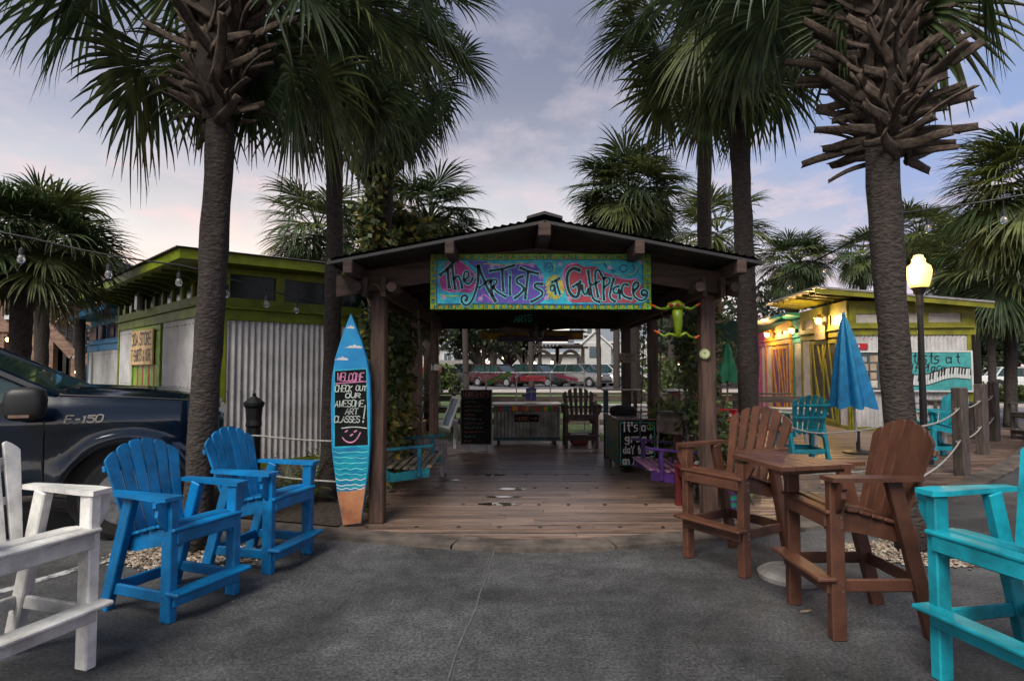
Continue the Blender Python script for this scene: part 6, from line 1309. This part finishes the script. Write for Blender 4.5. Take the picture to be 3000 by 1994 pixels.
bh = thing('red_birdhouse', 'dark red box house with a white roof on a post', 'birdhouse', (P(1974, 1190, 10.2).x, 10.2, .03)); q = P(1974, 1194, 10.2); MB().box(q + UZ * .14, (.17, .2, .28), None, .004).build('house', flat('house_red', 90, 14, 26), bh); MB().box(q + UZ * .30, (.30, .28, .03), None, .004).build('roof', m_white, bh); MB().bar((q.x, q.y, .03), q, .06, .06).build('post', m_post, bh)
tall_chair('red slatted armchair right of the pavilion under the green umbrella', flat('red_poly', 190, 24, 36, .4), V((P(2100, 1250, 12.3).x, 12.2, .03)), V((P(2150, 1250, 12.6).x, 12.55, .03)), True, .52, W=.55)
# shade sails
m_sail = M('sail_green', srgb(18, 72, 62), .8, var=.15, trans=.2)
def sail(lab, c, sag, post=None):
    c = [V(p) for p in c]; n = 10; vs = []; fs = []
    for i in range(n + 1):
        for j in range(n + 1):
            u, v = i / n, j / n; p = c[0].lerp(c[1], u).lerp(c[3].lerp(c[2], u), v) - UZ * sag * 16 * u * (1 - u) * v * (1 - v); cen = sum(c, V()) / 4; e = .28 * (4 * u * (1 - u) * (abs(v - .5) * 2) ** 3 + 4 * v * (1 - v) * (abs(u - .5) * 2) ** 3); vs.append(p.lerp(cen, e * .5))
    for i in range(n):
        for j in range(n): a = i * (n + 1) + j; fs.append((a, a + n + 1, a + n + 2, a + 1))
    t = thing('shade_sail', lab, 'shade sail', sum(c, V()) / 4, group='dark green shade sails'); MB().add(vs, fs).build('cloth', m_sail, t, smooth=True); return t
sail('dark green shade sail strung beside the right front post', [P(1950, 960, 12), P(2175, 935, 12.5), P(2190, 1000, 15), P(1960, 1010, 15)], .1); sail('dark green shade sail reaching the turquoise kiosk lamp', [P(2195, 960, 13.5), P(2325, 935, 18.4), P(2290, 930, 20), P(2180, 985, 15)], .15)
MB().tube([(P(2185, 950, 12.6).x, 12.6, 0), P(2185, 925, 12.6)], .04, 8)
# round market canopy, far left
mk_ = thing('market_canopy', 'beige canopy with red lower edge seen past the left post', 'canopy', (P(1195, 1050, 24).x, 24, 0)); q = V((P(1190, 1050, 24).x, 24, 0)); za, zb2 = P(1190, 1020, 24).z, P(1190, 1075, 24).z
MB().add([q + V((-1.3, -1, zb2)), q + V((1.3, -1, zb2)), q + V((1.3, 1, zb2)), q + V((-1.3, 1, zb2)), q + V((-.2, 0, za)), q + V((.2, 0, za))], [(0, 1, 5, 4), (1, 2, 5), (2, 3, 4, 5), (3, 0, 4)]).build('top', flat('canopy_beige', 178, 160, 128), mk_)
for (a, b) in (((-1.3, -1.01), (1.3, -1.01)), ((1.31, -1), (1.31, 1)), ((-1.31, -1), (-1.31, 1))): MB().add([q + V((*a, zb2)), q + V((*b, zb2)), q + V((*b, zb2 - .22)), q + V((*a, zb2 - .22))], [(0, 1, 2, 3)]).build('valance', flat('valance_red', 190, 40, 20), mk_)
for a in ((-1.25, -.95), (1.25, -.95), (1.25, .95), (-1.25, .95)): MB().bar(q + V((*a, 0)), q + V((*a, zb2)), .05, .05).build('pole', m_steel, mk_)
# ------------------------------------------------------------------ vehicles in the far car park
def car(lab, px, Y, rz, col, kind='suv', lit=False, metal=.4, x=None):
    x = P(px, 1100, Y).x if x is None else x; t = thing('parked_car', lab, 'car', (x, Y, .012), RAD(rz), 'cars in the far car park'); t.scale = (1.15, 1.15, 1.15)
    L, W_, H_, hood, belt = {'suv': (4.7, 1.9, 1.75, 1.08, 1.12), 'van': (5.0, 1.95, 1.78, 1.05, 1.10), 'jeep': (4.3, 1.85, 1.82, 1.12, 1.18), 'sedan': (4.8, 1.85, 1.48, .92, .98)}[kind]
    pm = M('paint_' + lab[:18], col, .25, metal=metal, var=.06, coat=.8); h = L / 2
    # body: stations (x, zbottom, ztop, half width)
    st = [(h, .42, .70, .72), (h - .06, .32, .92, .82), (h - .35, .26, hood - .02, .93), (h - 1.25, .24, hood + .04, .95), (h - 1.5, .24, belt, .95), (0, .24, belt, .95), (-h + 1.0, .24, belt + .02, .95), (-h + .25, .28, belt, .92), (-h + .05, .35, belt - .04, .84), (-h, .45, .8, .76)]
    mb = MB(); vs = []; n = 10
    for (xx, zb_, zt_, w) in st:
        w = w * W_ / 1.9
        for (a, k) in ((-.86, 0), (-1, .22), (-1.0, .6), (-.96, .88), (-.82, 1), (.82, 1), (.96, .88), (1, .6), (1, .22), (.86, 0)): vs.append(V((xx, a * w, zb_ + (zt_ - zb_) * k)))
    fs = [tuple(range(n)), tuple(range((len(st) - 1) * n, len(st) * n))[::-1]]
    for i in range(len(st) - 1):
        for j in range(n): a, b = i * n + j, i * n + (j + 1) % n; fs.append((a, a + n, b + n, b))
    mb.add(vs, fs).build('body', pm, t, W=False)
    rear = -h + (.15 if kind != 'sedan' else .9); cab = [(h - 1.25, belt - .02, .86), (h - 2.0 if kind != 'jeep' else h - 1.65, H_ - .05, .70), (rear + .35, H_ - .05, .70), (rear, belt - .02, .86)]
    mb = MB(); vs = []
    for xx, z, w in cab: vs += [V((xx, -w * W_ / 1.9, z)), V((xx, w * W_ / 1.9, z))]
    mb.add(vs, [(0, 1, 3, 2), (2, 3, 5, 4), (4, 5, 7, 6), (0, 2, 4, 6), (1, 7, 5, 3)]).build('windows', m_win, t, W=False)
    MB().box(((cab[1][0] + cab[2][0]) / 2, 0, H_ - .03), (cab[1][0] - cab[2][0] + .12, 1.42 * W_ / 1.9, .07), None, .03).build('roof', pm, t, W=False)
    for s_ in (-1, 1):
        for (xa, xb) in ((cab[0][0], cab[1][0]), (h - 2.6, h - 2.65), (-h + 1.5, -h + 1.5), (cab[3][0], cab[2][0])): MB().bar((xa, s_ * .87 * W_ / 1.9, belt - .02), (xb, s_ * .71 * W_ / 1.9, H_ - .04), .06, .09, up=(0, 1, 0)).build('pillar', pm if xa != h - 2.6 else m_pl, t, W=False)
        for xx in (h - .92, -h + .95):
            o = MB().tube([(xx, s_ * .96 * W_ / 1.9, .35), (xx, s_ * .74 * W_ / 1.9, .35)], .35, 18).build('wheel', m_tyre, t, W=False); MB().tube([(xx, s_ * .968 * W_ / 1.9, .35), (xx, s_ * .9, .35)], .22, 14).build('rim', m_alloy, o, W=False)
            ar_ = MB(); ar_.tube([(xx + .41 * math.cos(k * math.pi / 8), s_ * .955 * W_ / 1.9, .35 + .41 * math.sin(k * math.pi / 8)) for k in range(9)], .045, 5); ar_.build('wheel_arch', m_pl, t, W=False)
        lm = M('headlamp_lit', (1, 1, 1), .3, emit=((1, .8, .6), 5)) if lit else M('headlamp', (.5, .5, .52), .1, spec=1.)
        MB().box((h - .10, s_ * .68, .80), (.12, .36, .18), None, .03).build('headlight', lm, t, W=False); MB().box((-h + .05, s_ * .74, .92), (.1, .2, .3), None, .03).build('tail_light', flat('tail_red', 140, 10, 14, .3), t, W=False)
        MB().box((h - 1.45, s_ * (.95 * W_ / 1.9 + .1), belt + .06), (.14, .2, .14), None, .03).build('mirror', pm, t, W=False)
    MB().box((h - .03, 0, .74), (.08, .86, .22), None, .02).build('grille', m_chrome, t, W=False); MB().box((h - .02, 0, .45), (.1, 1.5, .14), None, .03).build('bumper', m_pl, t, W=False); MB().box((-h + .0, 0, .55), (.04, .5, .13)).build('plate', m_white, t, W=False)
    return t
car('white estate car seen from behind, far left', 1330, 78, 95, (.6, .6, .6), 'suv', metal=0); car('dark off-roader half hidden by the left palm trunk', 1392, 58, -38, (.03, .035, .03), 'jeep'); car('maroon car in the far car park', 1462, 54, -36, (.07, .006, .014), 'suv')
car('black and silver off-roader behind the counter', 1578, 54.5, -36, (.035, .04, .045), 'suv', metal=.6); car('black estate car between the off-roader and the silver car', 1650, 60, -36, (.012, .012, .014), 'suv'); car('silver car with lit headlights', 1702, 53.5, -42, (.32, .31, .30), 'suv', True, .7)
car('white van in front of the thick palm trunk', 1775, 56, -32, (.62, .62, .64), 'van', metal=0); car('second white car at the right of the row', 1850, 57, -36, (.55, .55, .57), 'suv', metal=0); car('pale car far right beyond the vine', 2090, 58, -30, (.45, .45, .46), 'sedan'); car('white car at the right edge beyond the side road', 2992, 40, -20, (.6, .6, .6), 'sedan', metal=0); car('pale car between the maroon car and the off-roader, further back', 1520, 63, -36, (.5, .5, .5), 'sedan', metal=0); car('white off-roader behind the silver car, further back', 1735, 64, -36, (.58, .58, .6), 'suv', metal=0); car('grey car far left between shrubs', 1215, 60, -36, (.3, .3, .3), 'sedan')
tl = thing('travel_trailer', 'rounded silver travel trailer with a teal lower band', 'trailer', (P(1350, 1100, 72).x, 72, 0)); q = V((P(1345, 1100, 72).x, 72, 0)); mb = MB(); pr = [(-3, .6), (3, .6), (3.1, 1.4), (2.9, 2.2), (2.4, 2.65), (-2.4, 2.65), (-2.9, 2.2), (-3.1, 1.4)]
mb.prism(pr, q, (1, 0, 0), (0, 0, 1), -2.2); mb.build('shell', M('trailer_silver', (.45, .42, .41), .35, metal=.5), tl); MB().box(q + V((0, -.02 + .0, .85)), (6.02, .04, .5)).build('teal_band', flat('trailer_teal', 30, 100, 130), tl)
for x in (-1.5, .2, 1.8): MB().box(q + V((x, -.03, 1.85)), (.8, .04, .5)).build('window', m_win, tl)
for x in (-.5, .6): MB().tube([q + V((x, 0, .35)), q + V((x, .25, .35))], .35, 12).build('wheel', m_tyre, tl)
# ------------------------------------------------------------------ arbour and houses behind
ab = thing('timber_arbour', 'dark timber arbour with round arches before the white building', 'arbour', (P(1630, 1100, 66).x, 66, 0)); m_arb = M('arbour_wood', (.06, .045, .04), .8)
def arch(x0, x1, z0, zr, Yq):
    n = 12; cx_ = (x0 + x1) / 2; r_ = (x1 - x0) / 2; pts = [(cx_ + r_ * math.cos(math.pi * k / n), z0 + zr * math.sin(math.pi * k / n)) for k in range(n + 1)]; pts2 = [(cx_ + (r_ + .35) * math.cos(math.pi * k / n), z0 + (zr + .35) * math.sin(math.pi * k / n)) for k in range(n + 1)]
    MB().prism(pts2 + pts[::-1], (0, Yq, 0), (1, 0, 0), (0, 0, 1), .3).build('arch', m_arb, ab)
for a, b in ((1535, 1632), (1634, 1708), (1440, 1533)):
    xa, xb = P(a, 1100, 66).x, P(b, 1100, 66).x; arch(xa + .2, xb - .2, 1.2, 2.2, 66)
    for x in (xa, xb): MB().box((x, 66, 1.9), (.35, .35, 3.8)).build('post', m_arb, ab)
    MB().box(((xa + xb) / 2, 66, 3.95), (xb - xa + 1.2, .2, .28)).build('beam', m_arb, ab); n = 9
    for k in range(n): MB().box((xa + (xb - xa) * (k + .5) / n, 66, 4.18), (.14, 2.6, .18)).build('rafter', m_arb, ab)
m_cream, m_groof, m_winb = M('house_white', (.48, .47, .46), .7, var=.08), M('house_roof', (.17, .19, .22), .8, var=.1), M('house_window', (.10, .13, .15), .2)
m_glow = M('warm_window', (.5, .3, .15), .4, emit=((1, .55, .2), 1.2))
def house(lab, px0, px1, Y, zw, zr, col, dormer=(), glow=0, seed=0, gables=0, storeys=2):
    g = random.Random(seed); x0, x1 = P(px0, 1100, Y).x, P(px1, 1100, Y).x; t = thing('house', lab, 'building', ((x0 + x1) / 2, Y, 0), 0, 'buildings behind the car park'); D = 9
    MB().box(((x0 + x1) / 2, Y + D / 2, zw / 2), (x1 - x0, D, zw)).build('wall', col, t); MB().prism([(-.5, zw), (D / 2, zr), (D + .5, zw)], (x0 - .4, Y, 0), (0, 1, 0), (0, 0, 1), x1 - x0 + .8).build('roof', m_groof, t)
    MB().box(((x0 + x1) / 2, Y - .45, zw + .02), (x1 - x0 + .8, .12, .24)).build('gutter', m_white, t); n = max(2, int((x1 - x0) / 2.4))
    for k in range(n):
        for r_ in range(storeys):
            x = x0 + (x1 - x0) * (k + .5) / n; z = 1.5 + r_ * (zw - 1.4) / storeys; o = MB().box((x, Y - .03, z), (1.2, .1, 1.5)).build('window', m_white, t); MB().box((x, Y - .09, z), (1.0, .04, 1.3)).build('pane', m_glow if g.random() < glow else m_winb, o); MB().box((x, Y - .115, z), (.06, .03, 1.3)).build('glazing_bar', m_white, o)
    for px, z in dormer:
        x = P(px, 1000, Y).x; o = MB().box((x, Y + 1.6, z), (1.5, 2.6, 1.6)).build('dormer', m_cream, t); MB().prism([(-1.1, 0), (0, .9), (1.1, 0)], (x, Y + .2, z + .8), (1, 0, 0), (0, 0, 1), -3.2).build('dormer_roof', m_groof, o); MB().box((x, Y + .28, z - .05), (.6, .06, 1.0)).build('dormer_window', m_winb, o)
    for k in range(gables):
        x = x0 + (x1 - x0) * (k + .5) / gables; w = 2.2; o = MB().prism([(-w, 0), (w, 0), (w, zw * .9), (0, zw * .9 + 2.0), (-w, zw * .9)], (x, Y - .5, 0), (1, 0, 0), (0, 0, 1), -1.2).build('gable_bay', m_cream, t)
        for zz in (1.6, zw * .75): MB().box((x, Y - .55, zz), (1.6, .08, 1.5)).build('pane', m_winb, o)
        for sgn in (-1, 1): MB().bar((x, Y - .6, zw * .9 + 2.1), (x + sgn * 2.6, Y - .6, zw * .9 - .25), .2, .25, up=(0, 1, 0)).build('bargeboard', m_white, o)
    return t
house('white arched hall behind the timber arbour', 1440, 1690, 78, 3.6, 5.2, m_cream, glow=.5, seed=1, storeys=1); house('grey roofed house with a dormer, right of the sunset gap', 1690, 1900, 82, 5.2, 8.2, M('house_blue', (.26, .30, .34), .7), dormer=((1728, 7.0),), glow=.25, seed=2, gables=2); house('pale house with balconies at the left of the view', 1255, 1330, 86, 4.8, 7.4, m_cream, glow=.3, seed=3); house('dark red house behind the right vine', 1985, 2100, 70, 4.4, 6.6, flat('house_redw', 96, 44, 48), glow=.3, seed=4)
# small warm lamps far away
for k, (px, py, Y) in enumerate(((1567, 1065, 62), (1617, 1062, 62), (1487, 1074, 60), (1510, 1074, 60), (1812, 1040, 60), (1985, 1070, 50), (1995, 1078, 52), (2008, 1076, 52), (1475, 1048, 70))):
    p = P(px, py, Y); t = thing('garden_lamp', ['warm lamp left of the wide arch', 'warm lamp right of the wide arch', 'warm lamp behind the maroon car', 'warm lamp left of the off-roader', 'warm lamp by the carved board', 'warm lamp past the right rear post', 'upper warm lamp past the right vine', 'warm lamp nearest the frog ornament', 'warm lamp in the dark oak'][k], 'lamp', (p.x, Y, 0), 0, 'warm lamps round the car park')
    MB().bar((p.x, Y, 0), p, .06, .06).build('post', m_black, t); MB().lathe([(.02, -.16), (.14, -.08), (.17, .02), (.12, .13), (.01, .17)], 10, p).build('globe', M('far_lamp', (1, .7, .4), .4, emit=((1, .55, .2), 7)), t, smooth=True)
# ------------------------------------------------------------------ restaurant with outside stairs, far left
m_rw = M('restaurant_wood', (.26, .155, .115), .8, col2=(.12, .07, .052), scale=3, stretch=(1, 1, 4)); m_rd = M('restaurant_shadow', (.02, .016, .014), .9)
RY = 20.0; rp = lambda px, py, dy=0.: P(px, py, RY + dy)
rs2 = thing('restaurant', 'two storey brown timber restaurant with outside stairs', 'building', (rp(120, 1100).x, RY + 2, 0))
xa, xb = rp(-160, 900).x, rp(300, 900).x; zf = rp(100, 985).z; zfl = rp(100, 950).z
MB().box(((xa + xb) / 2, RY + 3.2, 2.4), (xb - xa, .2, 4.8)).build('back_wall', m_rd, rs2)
MB().box(((xa + xb) / 2, RY + 1.5, (zf + zfl) / 2 + .0), (xb - xa, 3.0, .42)).build('upper_floor', m_rw, rs2); MB().box(((xa + xb) / 2, RY - .03, (zf + zfl) / 2 + .2), (xb - xa, .08, .5)).build('floor_fascia', m_rw, rs2)
MB().box(((xa + xb) / 2, RY + 1.5, 5.2), (xb - xa + .6, 3.6, .14)).build('roof', m_groof, rs2)
for px in (5, 62, 95, 150, 222, 292):
    x = rp(px, 900).x; MB().box((x, RY + .12, 2.55), (.22, .22, 5.1)).build('column', m_rw, rs2)
for px in range(-150, 300, 16):
    x = rp(px, 900).x; MB().box((x, RY + .02, zfl + .62), (.04, .04, 1.0)).build('baluster', m_pl, rs2)
MB().box(((xa + xb) / 2, RY + .02, zfl + 1.14), (xb - xa, .1, .08)).build('handrail', m_rw, rs2)
for k, (px, py, w, h) in enumerate(((140, 876, 26, 12), (193, 876, 48, 13), (190, 893, 46, 14), (40, 930, 34, 12), (95, 930, 24, 12))): q = rp(px, py, .0); MB().box(q + V((0, -.12, 0)), (w / 1750 * RY, .05, h / 1750 * RY)).build('white_panel', M('awning_white', (.6, .6, .62), .6), rs2)
for (px, py) in ((100, 1010), (35, 995), (170, 1060), (150, 1075), (230, 1060)): MB().box(rp(px, py, 2.9), (.9, .06, 1.5)).build('window', M('restaurant_window', (.05, .055, .05), .15), rs2)
# stairs
def flight(a, b, n, lab):
    a, b = V(a), V(b); st_ = MB()
    for s_ in (0, .95): MB().bar(a + V((0, s_, 0)), b + V((0, s_, 0)), .08, .32, up=(0, 1, 0)).build('stringer', m_rw, rs2) if False else MB().bar(a + V((0, s_, 0)), b + V((0, s_, 0)), .32, .08, up=(0, 1, 0)).build('stringer', m_rw, rs2)
    for k in range(n): p = a.lerp(b, (k + .5) / n); MB().box(p + V((0, .47, .06)), (.28, .9, .05)).build('tread', M('tread_pale', (.3, .28, .27), .8), rs2)
    for s_ in (.0,):
        MB().bar(a + V((0, s_, .95)), b + V((0, s_, .95)), .07, .07, up=(0, 1, 0)).build('stair_rail', m_pl, rs2)
        for k in range(5): p = a.lerp(b, k / 4); MB().box(p + V((0, s_, .5)), (.05, .05, .9)).build('rail_post', m_pl, rs2)
flight(rp(128, 945, -1.2), rp(216, 1040, -1.2), 11, 'upper'); q = rp(232, 1043, -1.2); MB().box(q + V((.05, .47, 0)), (.5, 1.0, .12)).build('landing', M('tread_pale', (.3, .28, .27), .8), rs2); flight(rp(250, 1040, -1.2), rp(300, 1095, -1.2), 7, 'lower')
MB().tube([rp(128, 890, -1.3), rp(235, 908, -1.3)], .035, 6).build('white_rail', M('rail_lit', (.7, .7, .7), .4), rs2)
rd_ = thing('round_sign', 'round white sign with red and blue rings on the restaurant stairs', 'sign', rp(185, 922, -1.4)); q = rp(185, 922, -1.4)
for k, (r_, m_) in enumerate(((.21, m_white), (.18, flat('ring_red', 170, 50, 60)), (.145, m_white), (.12, flat('ring_blue', 60, 70, 120)), (.085, m_white))): MB().tube([q + V((0, -.004 * k, 0)), q + V((0, -.004 * k - .003, 0))], r_, 24).build('ring', m_, rd_)
mb = MB(); letters(mb, '101', -.05, -.05, .1, q + V((0, -.022, 0)), X1, UZ, .022, .002, fit=.1); mb.build('lettering', flat('ring_blue', 60, 70, 120), rd_)
for k, (px, py) in enumerate(((145, 855), (156, 838), (234, 856), (22, 995), (22, 1045), (142, 1092), (225, 1090), (283, 885), (2, 835))):
    q = rp(px, py, -.3); t = thing('warm_bulb', ['warm bulb over the white awning', 'upper warm bulb over the awning', 'warm bulb right of the awning', 'bright lamp at the left edge column', 'lower bright lamp above the pickup roof', 'warm bulb under the stairs', 'warm bulb by the lower stairs', 'warm lamp above the blue kiosk roof', 'warm glow at the left edge under the fronds'][k], 'lamp', q, 0, 'warm bulbs on the restaurant'); MB().lathe([(.01, -.07), (.055, -.03), (.06, .02), (.03, .07)], 10, q).build('globe', M('bulb_warm', (1, .7, .4), .4, emit=((1, .6, .28), 7)), t, smooth=True); MB().bar(q + UZ * .06, q + UZ * .2, .03, .03).build('holder', m_black, t)
